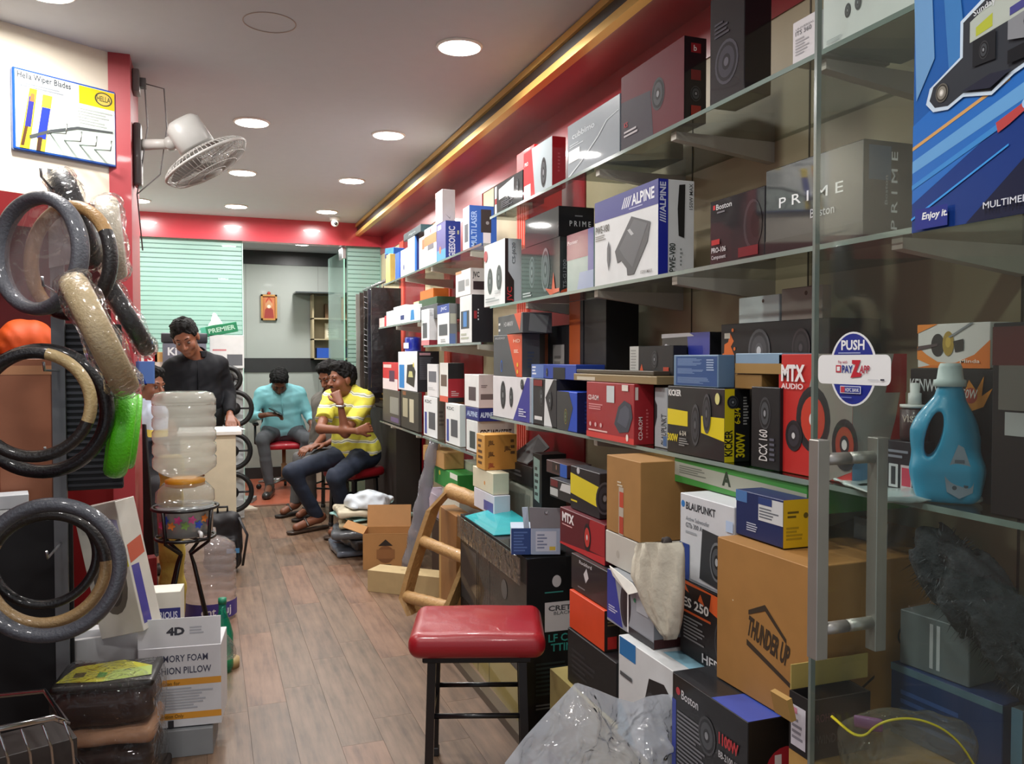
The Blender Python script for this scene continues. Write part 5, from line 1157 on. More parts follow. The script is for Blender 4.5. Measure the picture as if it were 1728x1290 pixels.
# ================================================================== people
SKIN = C('#7a4a34', .5, var=.06, scale=30)
SKIN2 = C('#6a3f2c', .5, var=.06, scale=30)
HAIR = C('#0b0909', .75, var=.3, scale=80, bump=.3, bscale=160, spec=.25)
V3 = lambda p: np.array(tuple(p), float)
def unit(v): v = V3(v); return v / np.linalg.norm(v)
def frame(f, u):
    """rows right, forward, up"""
    f = unit(f); r = unit(np.cross(f, u)); return np.stack([r, f, np.cross(r, f)])
def head_solid(S, c, R, g):
    q = lambda x, y, z: c + g * (R[0] * x + R[1] * y + R[2] * z)
    S.ell(q(0, -.012, .030), np.array((.076, .097, .09)) * g, R, .01 * g)
    S.ell(q(0, .024, -.045), np.array((.058, .068, .082)) * g, R, .03 * g)
    S.ell(q(0, .062, -.102), np.array((.026, .024, .02)) * g, R, .02 * g)
    for sx in (-1, 1):
        S.ell(q(sx * .040, .060, -.038), np.array((.024, .024, .026)) * g, R, .02 * g)
        S.ell(q(sx * .033, .104, -.004), np.array((.018, .013, .010)) * g, R, .014 * g, sub=True)
        S.ell(q(sx * .079, -.006, -.012), np.array((.010, .022, .033)) * g, R, .008 * g)
    S.cone(q(-.036, .079, .020), q(.036, .079, .020), .013 * g, k=.012 * g)
    S.cone(q(0, .088, .006), q(0, .112, -.036), .007 * g, .0125 * g, k=.010 * g)
    for sx in (-1, 1): S.ell(q(sx * .012, .100, -.040), np.array((.009, .010, .008)) * g, R, .008 * g)
    S.cone(q(-.018, .085, -.066), q(.018, .085, -.066), .0085 * g, k=.006 * g)
    S.cone(q(-.015, .083, -.079), q(.015, .083, -.079), .009 * g, k=.006 * g)
    return q
def hand_solid(S, wr, d, nrm, g, curl=.5, side=1):
    """palm along d, back of the hand along nrm, thumb on side"""
    d = unit(d); n = unit(V3(nrm) - d * float(V3(nrm) @ d)); s_ = np.cross(d, n) * side
    wr = V3(wr)
    for o in (-.024, -.008, .008, .024):
        S.cone(wr + s_ * o * .55 * g, wr + (d * .085 + s_ * o) * g, .015 * g, .0125 * g, k=.012 * g)
    for o, L in zip((-.030, -.010, .010, .030), (.060, .075, .080, .070)):
        a = wr + (d * .088 + s_ * o) * g
        b = a + (d * math.cos(curl) - n * math.sin(curl)) * L * .5 * g
        e = b + (d * math.cos(curl * 2.2) - n * math.sin(curl * 2.2)) * L * .5 * g
        S.cone(a, b, .0098 * g, .0088 * g, k=.005 * g); S.cone(b, e, .0088 * g, .0072 * g, k=.004 * g)
    a = wr + (d * .028 + s_ * .026) * g
    b = a + (d * .035 + s_ * .026 - n * .012) * g
    e = b + (d * .033 + s_ * .004 - n * .010) * g
    S.cone(a, b, .0125 * g, .0105 * g, k=.01 * g); S.cone(b, e, .0105 * g, .008 * g, k=.004 * g)
def person(name, label, J, g, shirt, trousers, sleeve=.5, shoes='#1c1612', skin=None, lo=None, hi=None, wr_amp=.0025, collar=None, mustache=False, bare_feet=False, hem=.0, hairline=.02, untucked=.06):
    skin = skin or SKIN
    j = {k: V3(v) for k, v in J.items() if k not in ('hands',)}
    pts = np.array([v for k, v in j.items() if not k.startswith('_')])
    lo = pts.min(0) - .17 * g; hi = pts.max(0) + .19 * g
    org = np.array(((j['hipL'] + j['hipR'])[0] / 2, (j['hipL'] + j['hipR'])[1] / 2, 0))
    R = frame(j['_headf'], j['_headu'])
    lat = unit(j['shR'] - j['shL']); hl = unit(j['hipR'] - j['hipL'])
    spine = unit((j['shL'] + j['shR']) / 2 - (j['hipL'] + j['hipR']) / 2)
    fw = unit(np.cross(spine, lat)) * (-1)
    if float(fw @ j['_chestf']) < 0: fw = -fw
    shc = (j['shL'] + j['shR']) / 2; hpc = (j['hipL'] + j['hipR']) / 2
    def torso(S, e, k=.05):
        S.cone(j['shL'] + lat * .045 * g - spine * .05 * g, j['shR'] - lat * .045 * g - spine * .05 * g, (.064 + e) * g, k=k * g)
        for sd in 'LR': S.cone(shc + spine * .030 * g - fw * .01 * g, j['sh' + sd] - spine * .035 * g, (.060 + e) * g, (.044 + e) * g, k=.03 * g)
        for t, w, r, f in ((.78, .085, .098, .012), (.5, .07, .098, .012), (.25, .075, .104, .02)):
            c = hpc + (shc - hpc) * t + fw * f * g
            l_ = unit(lat * t + hl * (1 - t))
            S.cone(c - l_ * w * g, c + l_ * w * g, (r + e) * g, k=k * g)
        S.cone(j['hipL'] + hl * .0, j['hipR'], (.10 + e) * g, k=k * g)
    def arm(S, sd, e, to=2.0, k=.02):
        a, b, c = j['sh' + sd] - spine * .045 * g, j['el' + sd], j['wr' + sd]
        if to >= 1.0:
            S.cone(a, b, (.050 + e) * g, (.039 + e) * g, k=.04 * g)
            if to > 1.0:
                t = min(to - 1, 1.0); m = b + (c - b) * t
                S.cone(b, m, (.040 + e) * g, (.040 - .015 * t + e) * g, k=k * g, cutb=True)
        else:
            m = a + (b - a) * to
            S.cone(a, m, (.050 + e) * g, (.050 + e * 1.6) * g, k=.04 * g, cutb=True)
    def leg(S, sd, e, to=1.0, k=.03):
        a, b, c = j['hip' + sd], j['kn' + sd], j['an' + sd]
        S.cone(a, b, (.082 + e) * g, (.056 + e) * g, k=.05 * g)
        m = b + (c - b) * to
        S.cone(b, m, (.056 + e) * g, (.056 - .022 * to + e * 1.6) * g, k=k * g, cutb=to < 1)
    # --- continuous body
    S = Solid(lo, hi, .0065 * g)
    torso(S, -.012)
    for sd in 'LR':
        arm(S, sd, -.004); leg(S, sd, -.012)
        f = unit(j['toe' + sd] - j['an' + sd])
        S.cone(j['an' + sd], j['toe' + sd], .036 * g, .028 * g, k=.02 * g)
        S.cone(j['an' + sd], j['an' + sd] - f * .03 * g, .036 * g, .034 * g, k=.02 * g)
    q = head_solid(S, j['head'], R, g)
    S.cone(shc + spine * .02 * g, q(0, -.02, -.07), .058 * g, .052 * g, k=.03 * g)
    for sd, (d, nrm, curl, side) in J['hands'].items(): hand_solid(S, j['wr' + sd], d, nrm, g, curl, side)
    body = S.build(name, skin, None, org)
    tag(body, label, 'person')
    off = Vector(org)
    def child(S_, nm, m):
        o = S_.build(nm, m, body, org)
        return o
    # --- shirt
    S = Solid(lo, hi, .0075 * g)
    torso(S, .004)
    if untucked: S.cone(j['hipL'] + spine * untucked * .3, j['hipR'] + spine * untucked * .3, .118 * g, k=.05 * g)
    for sd in 'LR': arm(S, sd, .009, sleeve * 2)
    S.wrinkle(wr_amp * g, 34, 3 + len(label))
    S.cut(hpc + spine * hem * g, -spine)
    S.cone(shc + spine * .045 * g + fw * .02 * g, q(0, 0, -.07), .064 * g, k=.01, sub=True)
    child(S, 'shirt', shirt)
    # --- collar
    S = Solid(q(0, 0, -.05) - .16 * g, q(0, 0, -.05) + .16 * g, .006 * g)
    nb = shc + spine * .045 * g
    S.cone(nb - spine * .02 * g, nb + spine * .028 * g, .082 * g, .072 * g, k=0, cuta=True, cutb=True)
    S.cone(nb - spine * .06 * g, nb + spine * .08 * g, .066 * g, .062 * g, k=0, sub=True)
    S.ell(nb + fw * .085 * g - spine * .02 * g, np.array((.03, .05, .06)) * g, np.stack([lat, fw, spine]), 0, sub=True)
    child(S, 'collar', collar or shirt)
    mid = [shc + spine * .0 * g + fw * .083 * g, hpc + (shc - hpc) * .78 + fw * .118 * g, hpc + (shc - hpc) * .5 + fw * .118 * g]
    MB().tube([tuple(p - org) for p in mid], .009 * g, 6, flat=.5).build('button_placket', [collar or shirt], body)
    # --- trousers
    S = Solid(lo, np.array((hi[0], hi[1], max(j['hipL'][2], j['hipR'][2]) + .22 * g)), .0075 * g)
    S.cone(j['hipL'], j['hipR'], .108 * g, k=.04 * g); S.cone(j['hipL'] + spine * .07 * g, j['hipR'] + spine * .07 * g, .100 * g, k=.04 * g)
    for sd in 'LR': leg(S, sd, .006, .97)
    S.wrinkle(.003 * g, 30, 9)
    child(S, 'trousers', trousers)
    # --- shoes or sandals
    for sd in 'LR':
        a, t = j['an' + sd], j['toe' + sd]; f = unit(t - a); f[2] = 0; f = unit(f)
        S = Solid(np.minimum(a, t) - .09 * g, np.maximum(a, t) + .09 * g, .006 * g)
        z = min(a[2], t[2]) - .028 * g
        heel = np.array((*(a - f * .055 * g)[:2], z)); toe_ = np.array((*(t + f * .035 * g)[:2], z))
        if bare_feet:
            S.cone(heel, toe_, .034 * g, .042 * g, k=0); S.cut((0, 0, z + .006), (0, 0, 1)); S.cut((0, 0, z - .014), (0, 0, -1))
            m = a + (t - a) * .62
            l_ = np.cross(f, (0, 0, 1))
            S.cone(m - l_ * .044 * g + np.array((0, 0, -.01)), m + np.array((0, 0, .034)) * g, .010 * g, k=.006); S.cone(m + l_ * .044 * g + np.array((0, 0, -.01)), m + np.array((0, 0, .034)) * g, .010 * g, k=.006)
        else:
            S.cone(heel + np.array((0, 0, .02)), toe_ + np.array((0, 0, .012)), .042 * g, .040 * g, k=.02); S.cone(a, a + f * .05 * g - np.array((0, 0, .02)), .044 * g, .04 * g, k=.02)
            S.cut((0, 0, z - .012), (0, 0, -1))
        child(S, 'sandal' if bare_feet else 'shoe', C(shoes, .4, .2))
    # --- hair, brows, eyes
    S = Solid(j['head'] - .17 * g, j['head'] + .17 * g, .005 * g)
    S.ell(q(0, -.016, .036), np.array((.086, .106, .097)) * g, R, 0)
    S.ell(q(0, .03, .105), np.array((.066, .055, .030)) * g, R, .03 * g)
    S.ell(q(0, -.045, -.015), np.array((.072, .058, .055)) * g, R, .02 * g)
    S.wrinkle(.0028 * g, 110, 5)
    nrm = R[1] * .80 - R[2] * .60
    S.cut(j['head'] + nrm * hairline * g, nrm)
    S.cut(q(0, 0, -.062), -R[2])
    for sx in (-1, 1): S.ell(q(sx * .082, .022, -.03), np.array((.02, .045, .045)) * g, R, 0, sub=True)
    S.wrinkle(.0032 * g, 150, 8)
    child(S, 'hair', HAIR)
    for sx in (-1, 1):
        mb = MB().lathe([(.0001, -.009 * g), (.0085 * g, -.0065 * g), (.0112 * g, 0), (.0085 * g, .0065 * g), (.0001, .009 * g)], 10)
        e = mb.build('eye', [C('#5d4c44', .4)], body); e.location = tuple(q(sx * .032, .0815, -.005) - org)
        ir = MB().lathe([(.0001, 0), (.005 * g, .001 * g), (.0001, .003 * g)], 8, mtx=Matrix.Translation(tuple(R[1] * .0105 * g)) @ Vector(tuple(R[1])).to_track_quat('Z', 'Y').to_matrix().to_4x4()).build('iris', [C('#120c0a', .2)], e)
        pts_ = [tuple(q(sx * x, y, z) - org) for x, y, z in ((.014, .093, .022), (.032, .090, .029), (.050, .078, .024))]
        MB().tube(pts_, [.002 * g, .0035 * g, .0015 * g], 6).build('eyebrow', [HAIR], body)
    if mustache:
        pts_ = [tuple(q(x, y, z) - org) for x, y, z in ((-.026, .086, -.062), (-.012, .094, -.055), (0, .096, -.053), (.012, .094, -.055), (.026, .086, -.062))]
        MB().tube(pts_, [.002 * g, .006 * g, .005 * g, .006 * g, .002 * g], 6).build('mustache', [HAIR], body)
    return body, q, org, R

G = 1.09
def stripes_mat():
    m, nt, out = new_mat('striped_knit')
    b = nt.nodes.new('ShaderNodeBsdfPrincipled'); nt.links.new(b.outputs[0], out.inputs[0]); b.inputs['Roughness'].default_value = .8
    ge = nt.nodes.new('ShaderNodeNewGeometry'); sp = nt.nodes.new('ShaderNodeSeparateXYZ'); nt.links.new(ge.outputs['Position'], sp.inputs[0])
    n = nt.nodes.new('ShaderNodeTexNoise'); n.inputs['Scale'].default_value = 3
    ma = nt.nodes.new('ShaderNodeMath'); ma.operation = 'MULTIPLY_ADD'; ma.inputs[1].default_value = 1 / .098; nt.links.new(sp.outputs[2], ma.inputs[0])
    nt.links.new(n.outputs[0], ma.inputs[2])
    fr = nt.nodes.new('ShaderNodeMath'); fr.operation = 'FRACT'; nt.links.new(ma.outputs[0], fr.inputs[0])
    cr = nt.nodes.new('ShaderNodeValToRGB'); cr.color_ramp.interpolation = 'CONSTANT'; nt.links.new(fr.outputs[0], cr.inputs[0])
    e = cr.color_ramp.elements; e[0].position = 0; e[0].color = lin('#cdc548') + (1,); e[1].position = .70; e[1].color = lin('#d5d8c8') + (1,)
    for p_, c_ in ((.76, '#8f948c'), (.84, '#e6e2c0'), (.92, '#a8a890'), (.96, '#cdc548')):
        x = e.new(p_); x.color = lin(c_) + (1,)
    nt.links.new(cr.outputs[0], b.inputs['Base Color'])
    return m
# --- man in yellow polo on a stool
f = np.array((-.78, -.62, 0)); lt = np.array((.62, -.78, 0))     # facing, his left
hip = V3(P(603, 796, y=7.0)); hip[2] = .60
sh = V3(P(586, 690, y=6.96)); sh = np.array((sh[0], sh[1], 1.115))
def A_(px, py, y): return V3(P(px, py, y=y))
hc = A_(577, 640, 6.90)
YJ = dict(hipL=hip + lt * .10, hipR=hip - lt * .10, shL=sh + lt * .205, shR=sh - lt * .205,
          elL=A_(583, 731, 6.62), wrL=A_(574, 681, 6.60), elR=A_(541, 724, 6.74), wrR=A_(603, 728, 6.52),
          knL=A_(566, 806, 6.52), anL=np.array((*A_(585, 880, 6.70)[:2], .095)), toeL=np.array((*A_(560, 890, 6.52)[:2], .05)),
          knR=A_(493, 797, 6.80), anR=np.array((*A_(538, 880, 6.90)[:2], .095)), toeR=np.array((*A_(500, 890, 6.80)[:2], .05)),
          head=hc, _headf=(-.93, -.36, -.04), _headu=(0, 0, 1), _chestf=f,
          hands={'L': (unit(A_(563, 656, 6.66) - A_(574, 681, 6.60)), (-.2, -.9, .2), 1.1, -1), 'R': (unit(A_(622, 722, 6.55) - A_(603, 728, 6.52)), (0, -1, .3), .5, 1)})
yb, yq, yo, yR = person('person', 'seated man in yellow striped polo and jeans, hand at his chin', YJ, G, stripes_mat(), C('#1d2638', .8, var=.25, scale=25), .36, '#3a2b22', mustache=True, bare_feet=True, untucked=.1, wr_amp=.003)
w = MB().tube([tuple(YJ['wrL'] - yo + (unit(YJ['wrL'] - YJ['elL'])) * -.02 + .036 * (np.array((1, 0, 0)) * math.cos(a) + np.cross(unit(YJ['wrL'] - YJ['elL']), (1, 0, 0)) * math.sin(a))) for a in np.linspace(0, math.tau, 17)[:-1]], .009, 8, closed=True).build('wristwatch', [C('#b9bcc0', .25, 0, .9)], yb)
# --- man in teal shirt on the office chair
ty = 9.22
hip = A_(478, 728, ty); hip[2] = .62
sh = A_(473, 664, ty - .16); sh[2] = 1.075
TJ = dict(hipL=hip + (.10, 0, 0), hipR=hip - (.10, 0, 0), shL=sh + (.20, 0, 0), shR=sh - (.20, .0, 0),
          elR=A_(425, 704, ty - .16), wrR=A_(452, 700, ty - .42), elL=A_(521, 700, ty - .14), wrL=A_(527, 722, ty - .36),
          knR=A_(443, 742, ty - .47), anR=np.array((*A_(455, 797, ty - .42)[:2], .095)), toeR=np.array((*A_(450, 806, ty - .62)[:2], .05)),
          knL=A_(520, 742, ty - .44), anL=np.array((*A_(500, 790, ty - .30)[:2], .095)), toeL=np.array((*A_(508, 800, ty - .48)[:2], .05)),
          head=A_(471, 643, ty - .27), _headf=(0, -.60, -.80), _headu=(0, -.8, .6), _chestf=(0, -1, 0),
          hands={'R': ((.95, -.25, .05), (-.2, -.3, .95), .6, -1), 'L': ((.05, -.35, -.8), (.2, -.9, .3), .25, 1)})
tb, tq, to_, tR = person('person', 'seated man in turquoise shirt bending over his phone in the back room', TJ, G, C('#7fbcc4', .7, var=.08), C('#4c4d52', .85, var=.12), .78, '#2a2422', skin=SKIN2, untucked=.08, wr_amp=.0035)
ph = MB().rbox((-.04, -.075, -.005), (.04, .075, .005), .004, mtx=T(tuple(A_(466, 695, ty - .47) - to_), .5, 0, 1.2)).build('mobile_phone', [C('#15161a', .2, .5)], None, tuple(to_))
tag(ph, 'dark mobile phone held by the man in turquoise', 'phone')
# --- man in black shirt standing behind the counter
sy = 6.78
hip = A_(328, 730, sy); hip[2] = .97
SJ = dict(hipL=hip + (.10, .02, 0), hipR=hip - (.10, .0, 0), shL=A_(371, 606, sy + .02), shR=A_(288, 612, sy - .04),
          elL=A_(386, 664, sy + .06), wrL=A_(388, 703, sy - .20), elR=A_(280, 672, sy - .02), wrR=A_(290, 720, sy - .18),
          knL=hip + (.10, .02, -.46), knR=hip + (-.10, 0, -.46), anL=np.array((hip[0] + .1, hip[1] + .06, .095)), anR=np.array((hip[0] - .12, hip[1] + .06, .095)),
          toeL=np.array((hip[0] + .13, hip[1] - .12, .05)), toeR=np.array((hip[0] - .14, hip[1] - .12, .05)),
          head=A_(313, 569, sy - .15), _headf=(-.12, -.86, -.48), _headu=(-.26, -.42, .86), _chestf=(0, -1, 0),
          hands={'L': ((.05, -.75, -.35), (.1, -.3, .9), .35, -1), 'R': ((0, -.8, -.3), (0, -.3, .9), .4, 1)})
person('person', 'young man in black shirt standing behind the counter, looking down', SJ, G, C('#0f1015', .8, var=.3, spec=.25), C('#121317', .8), .93, wr_amp=.004, untucked=.0, hem=-.16)
# --- person behind the water bottle
by = 6.35
hip = np.array((P(240, 700, y=by).x, by, .55)); sh = np.array((P(243, 695, y=by).x, by - .02, 1.06))
lt = np.array((.6, -.8, 0))
BJ = dict(hipL=hip + lt * .09, hipR=hip - lt * .09, shL=sh + lt * .17, shR=sh - lt * .17, elL=sh + (.1, -.2, -.27), elR=sh + (-.2, .15, -.27), wrL=sh + (.25, -.28, -.42), wrR=sh + (.05, .2, -.45),
          knL=hip + (.12, -.36, .0), knR=hip + (-.08, -.38, 0), anL=hip + (.12, -.38, -.455), anR=hip + (-.08, -.40, -.455), toeL=hip + (.13, -.52, -.5), toeR=hip + (-.08, -.54, -.5),
          head=A_(254, 650, by - .05), _headf=(.72, -.62, -.12), _headu=(.06, -.05, 1), _chestf=(.8, -.6, 0),
          hands={'L': ((.8, .2, 0), (0, 0, 1), .4, -1), 'R': ((.9, -.1, 0), (0, 0, 1), .4, 1)})
def two_tone():
    m, nt, out = new_mat('white_blue_shirt')
    b = nt.nodes.new('ShaderNodeBsdfPrincipled'); nt.links.new(b.outputs[0], out.inputs[0]); b.inputs['Roughness'].default_value = .8
    ge = nt.nodes.new('ShaderNodeNewGeometry'); sp = nt.nodes.new('ShaderNodeSeparateXYZ'); nt.links.new(ge.outputs['Position'], sp.inputs[0])
    mr = nt.nodes.new('ShaderNodeMapRange'); mr.inputs[1].default_value = .78; mr.inputs[2].default_value = 1.18; nt.links.new(sp.outputs[2], mr.inputs[0])
    cr = nt.nodes.new('ShaderNodeValToRGB'); cr.color_ramp.interpolation = 'CONSTANT'; nt.links.new(mr.outputs[0], cr.inputs[0])
    e = cr.color_ramp.elements; e[0].position = 0; e[0].color = lin('#3f4a5c') + (1,); e[1].position = .22; e[1].color = lin('#e3cf62') + (1,)
    x = e.new(.34); x.color = lin('#c3d2ea') + (1,)
    nt.links.new(cr.outputs[0], b.inputs['Base Color']); return m
person('person', 'seated young person in pale blue shirt half hidden by the water bottle', BJ, .98, two_tone(), C('#2a2a30', .8), .4, wr_amp=.003)
# --- person hidden behind the man in yellow
hy = 7.75
hip = A_(556, 770, hy); hip[2] = .58
sh = A_(560, 690, hy); sh[2] = 1.06
lt = np.array((.5, -.86, 0))
HJ = dict(hipL=hip + lt * .1, hipR=hip - lt * .1, shL=sh + lt * .19, shR=sh - lt * .19, elR=A_(548, 735, hy - .1), wrR=A_(530, 754, hy - .3), elL=sh + (.15, -.2, -.3), wrL=sh + (-.1, -.3, -.42),
          knR=A_(508, 775, hy - .15), anR=np.array((*A_(498, 850, hy - .12)[:2], .095)), toeR=np.array((*A_(478, 862, hy - .2)[:2], .05)),
          knL=A_(520, 785, hy - .42), anL=np.array((*A_(525, 860, hy - .3)[:2], .095)), toeL=np.array((*A_(505, 868, hy - .42)[:2], .05)),
          head=A_(557, 634, hy - .05), _headf=(-.7, -.5, -.5), _headu=(-.3, -.2, .9), _chestf=(-.86, -.5, 0),
          hands={'R': ((-.7, -.5, -.1), (0, -.3, .9), .5, 1), 'L': ((-.8, -.3, 0), (0, 0, 1), .4, -1)})
hb, hq, ho, hR = person('person', 'seated person mostly hidden behind the man in yellow, holding a phone', HJ, G, C('#55504a', .8), C('#5d5c5c', .85), .4, '#241d1a', bare_feet=True)
# ================================================================== counter, water bottles and things in front of the partition
def stool(label, x, y, rz, h=.53, w=.44, d=.35):
    r = empty('stool', (x, y, 0), rz, label, 'stool', 'red cushioned stools')
    S = Solid((-w / 2, -d / 2, h - .095), (w / 2, d / 2, h + .01), .006)
    S.rbox((0, 0, h - .045), (w / 2, d / 2, .042), .038).ell((0, 0, h - .02), (w * .42, d * .42, .026), k=.02)
    S.build('cushion', C('#a01c26', .34, .25, var=.05, bump=.05, bscale=200), r)
    MB().rbox((-w / 2 + .045, -d / 2 + .035, h - .105), (w / 2 - .045, d / 2 - .035, h - .085), .004, seg=1).build('seat_board', [C('#1a1a1c', .5)], r)
    BL = C('#141417', .3, .3)
    a, b = w / 2 - .075, d / 2 - .055
    for sx in (-1, 1):
        for sy in (-1, 1):
            t0 = Vector((sx * a, sy * b, h - .09)); t1 = Vector((sx * (a + .012), sy * (b + .012), .012))
            mb = MB(); q = .0135
            V = [p + Vector((i * q, j_ * q, 0)) for p in (t1, t0) for i, j_ in ((-1, -1), (1, -1), (1, 1), (-1, 1))]
            mb.add(V, [(3, 2, 1, 0), (4, 5, 6, 7), (0, 1, 5, 4), (1, 2, 6, 5), (2, 3, 7, 6), (3, 0, 4, 7)]); lg = mb.build('leg', [BL], r)
            MB().rbox((t1.x - .017, t1.y - .017, 0), (t1.x + .017, t1.y + .017, .03), .003, seg=1).build('foot_cap', [C('#2b2b2e', .4)], lg)
    for sx in (-1, 1): MB().tube([(sx * (a + .008), -b - .008, .22), (sx * (a + .008), b + .008, .22)], .009, 8).build('footrest', [BL], r)
    for sy in (-1, 1): MB().tube([(-a - .008, sy * (b + .008), .25), (a + .008, sy * (b + .008), .25)], .009, 8).build('footrest', [BL], r)
    return r
stool('red cushioned stool with black legs in the foreground aisle', .845, 2.64, -math.radians(19))
hpx = (YJ['hipL'] + YJ['hipR']) / 2
stool('red stool under the man in yellow', hpx[0] - .03, hpx[1] - .02, .65, .50, .40, .36)
hpx = (HJ['hipL'] + HJ['hipR']) / 2
stool('red stool hidden behind the man in yellow', hpx[0], hpx[1], 1.0, .48, .38, .34)
hpx = (BJ['hipL'] + BJ['hipR']) / 2
stool('red stool under the young person beside the counter', hpx[0], hpx[1], .6, .46, .36, .34)
# --- office chair
hpx = (TJ['hipL'] + TJ['hipR']) / 2
oc = empty('office_chair', (hpx[0], hpx[1] - .06, 0), 0, 'office chair with red seat under the man in turquoise', 'chair')
S = Solid((-.25, -.25, .44), (.25, .25, .53), .008).rbox((0, 0, .485), (.23, .23, .036), .034); S.build('seat', C('#b01a2a', .4, .2), oc)
S = Solid((-.25, .2, .6), (.25, .36, 1.12), .01).rbox((0, .30, .86), (.21, .035, .24), .034); S.build('backrest', C('#1c1c20', .6), oc)
MB().tube([(0, .2, .47), (0, .31, .5), (0, .31, .66)], .018, 10).build('back_support', [C('#17171a', .4)], oc)
for sx in (-1, 1):
    MB().tube([(sx * .23, .05, .47), (sx * .29, .05, .5), (sx * .29, .05, .70)], .013, 8).build('arm_post', [C('#17171a', .4)], oc)
    MB().rbox((sx * .29 - .03, -.12, .70), (sx * .29 + .03, .16, .73), .012).build('armrest', [C('#17171a', .5)], oc)
MB().lathe([(.0001, .09), (.03, .09), (.03, .28), (.02, .28), (.02, .45), (.0001, .45)], 16).build('gas_lift', [C('#8d6a4a', .3, 0, .3)], oc)
for k in range(5):
    a = math.pi * 1.5 + .5 + k * math.tau / 5; c_, s_ = math.cos(a), math.sin(a)
    sp = MB().tube([(0, 0, .12), (c_ * .28, s_ * .28, .075)], [.022, .014], 8).build('base_spoke', [C('#c5c8ca', .2, 0, .9)], oc)
    MB().lathe([(.0001, -.014), (.026, -.014), (.028, 0), (.026, .014), (.0001, .014)], 14, mtx=Matrix.Translation((c_ * .28, s_ * .28, .028)) @ Euler((math.pi / 2, 0, a)).to_matrix().to_4x4()).build('caster', [C('#1a1a1c', .4)], sp)
# --- counter
Yc = 6.08
xr = P(398, 760, y=Yc).x; zc = P(398, 727, y=Yc).z
ct = empty('counter', (xr - .18, Yc + .2, 0), 0, 'cream service counter in front of the standing man', 'counter')
MB().box((-.18, -.2, 0), (.18, -.175, zc - .03)).build('front_panel', [C('#d8cfb4', .5)], ct)
MB().box((.155, -.175, 0), (.18, .2, zc - .03)).build('side_panel', [C('#cfc5aa', .5)], ct)
MB().box((-.18, -.175, 0), (-.155, .2, zc - .03)).build('side_panel', [C('#cfc5aa', .5)], ct)
MB().rbox((-.2, -.22, zc - .03), (.22, .22, zc), .004, seg=1).build('worktop', [C('#efeee8', .35, .3)], ct)
pp = MB().box((-.1, -.14, 0), (.1, .14, .004)).build('paper_sheets', [C('#f2f2ee', .6)], None, (xr - .06, Yc + .17, zc + .0005), (0, 0, .2)); tag(pp, 'sheets of white paper on the counter under his hand', 'paper')
# --- leaning dark board and yellow cloth beside the bottle stand
p0 = P(232, 720, y=4.62); 
lbd = MB().rbox((-.045, -.012, 0), (.045, .012, 1.28), .003, seg=1).build('leaning_board', [C('#3a3b42', .5)], None, (P(262, 980, y=4.66).x - .02, 4.66, .02), (-.02, -.10, -.25)); tag(lbd, 'tall dark grey board leaning beside the water bottle stand', 'board')
lbd2 = MB().rbox((-.06, -.01, 0), (.06, .01, 1.05), .003, seg=1).build('leaning_board', [C('#1d1d22', .6)], None, (P(268, 960, y=4.55).x - .05, 4.56, .02), (0, -.06, -.3)); tag(lbd2, 'shorter black board leaning in front of the grey board', 'board')
S = Solid((-.1, -.04, 0), (.1, .04, .95), .01).rbox((0, 0, .46), (.06, .02, .46), .018).wrinkle(.006, 30, 4)
yc = S.build('foam_roll', C('#b9a24a', .7, bump=.4, bscale=30)); yc.location = (P(290, 940, y=4.5).x, 4.5, 0); tag(yc, 'yellow rubber mat roll standing behind the bottle stand', 'mat')
# --- water dispenser
Yj = 4.2
xj = P(311, 700, y=Yj).x
zt, zn, zr, zb2 = P(311, 661, y=Yj).z, P(311, 806, y=Yj).z, P(311, 857, y=Yj).z, P(311, 903, y=Yj).z
WATER = GLASS('bottle_plastic', (.93, .95, .95), 1.0, .50, (.66, .67, .60), .25, 7, .08)
PL = GLASS('bottle_plastic_clear', (.95, .96, .96), 1.0, .16, (.75, .78, .78), .1, 9, .05)
wb_ = empty('water_bottle', (xj, Yj, zr), 0, 'large upside down water bottle with orange collar on black stand', 'bottle')
H = zt - zr
hN = zn - zr
pf = [(.052, hN - .02), (.055, hN), (.10, hN + .02), (.138, hN + .05)]
z = hN + .05
for k in range(5):
    pf += [(.142, z + .012), (.142, z + .045), (.134, z + .055), (.134, z + .06)]; z += (H - hN - .05 - .05) / 5
pf += [(.142, H - .06), (.142, H - .035), (.128, H - .008), (.10, H), (.0001, H)]
MB().lathe(pf, 40, sq=.5).build('bottle_body', [WATER], wb_)
MB().lathe([(.060, hN - .045), (.088, hN - .035), (.09, hN - .01), (.06, hN)], 32).build('collar', [C('#e09a1e', .4)], wb_)
dsp = empty('water_dispenser', (xj, Yj, zb2), 0, 'clear dispenser tub with flower stickers under the upside down bottle', 'dispenser')
hh = zr - zb2
MB().lathe([(.118, hh + .015), (.132, hh + .035), (.13, hh + .08), (.095, hh + .12), (.07, hh + .125)], 36).build('cover', [PL], dsp)
MB().lathe([(.10, .0), (.122, .01), (.126, hh), (.132, hh + .014)], 36).build('tub', [C('#aeb3b4', .18, .5, .3)], dsp)
for k in range(9):
    a = math.pi * 1.5 - .95 + k * .24; cc = ('#d85a9a', '#3a55c0', '#e0803a', '#d04a8a', '#7aa04a')[k % 5]
    zz = hh * (.7 if k % 2 else .5)
    M_ = Matrix.Translation((.1262 * math.cos(a), .1262 * math.sin(a), zz)) @ Vector((math.cos(a), math.sin(a), 0)).to_track_quat('Z', 'Y').to_matrix().to_4x4()
    V = [M_ @ Vector((.016 * (1 + .3 * math.cos(5 * t)) * math.cos(t), .016 * (1 + .3 * math.cos(5 * t)) * math.sin(t), .0012)) for t in np.linspace(0, math.tau, 21)[:-1]]
    mesh('flower_sticker', V, [tuple(range(20))], C(cc, .4), dsp)
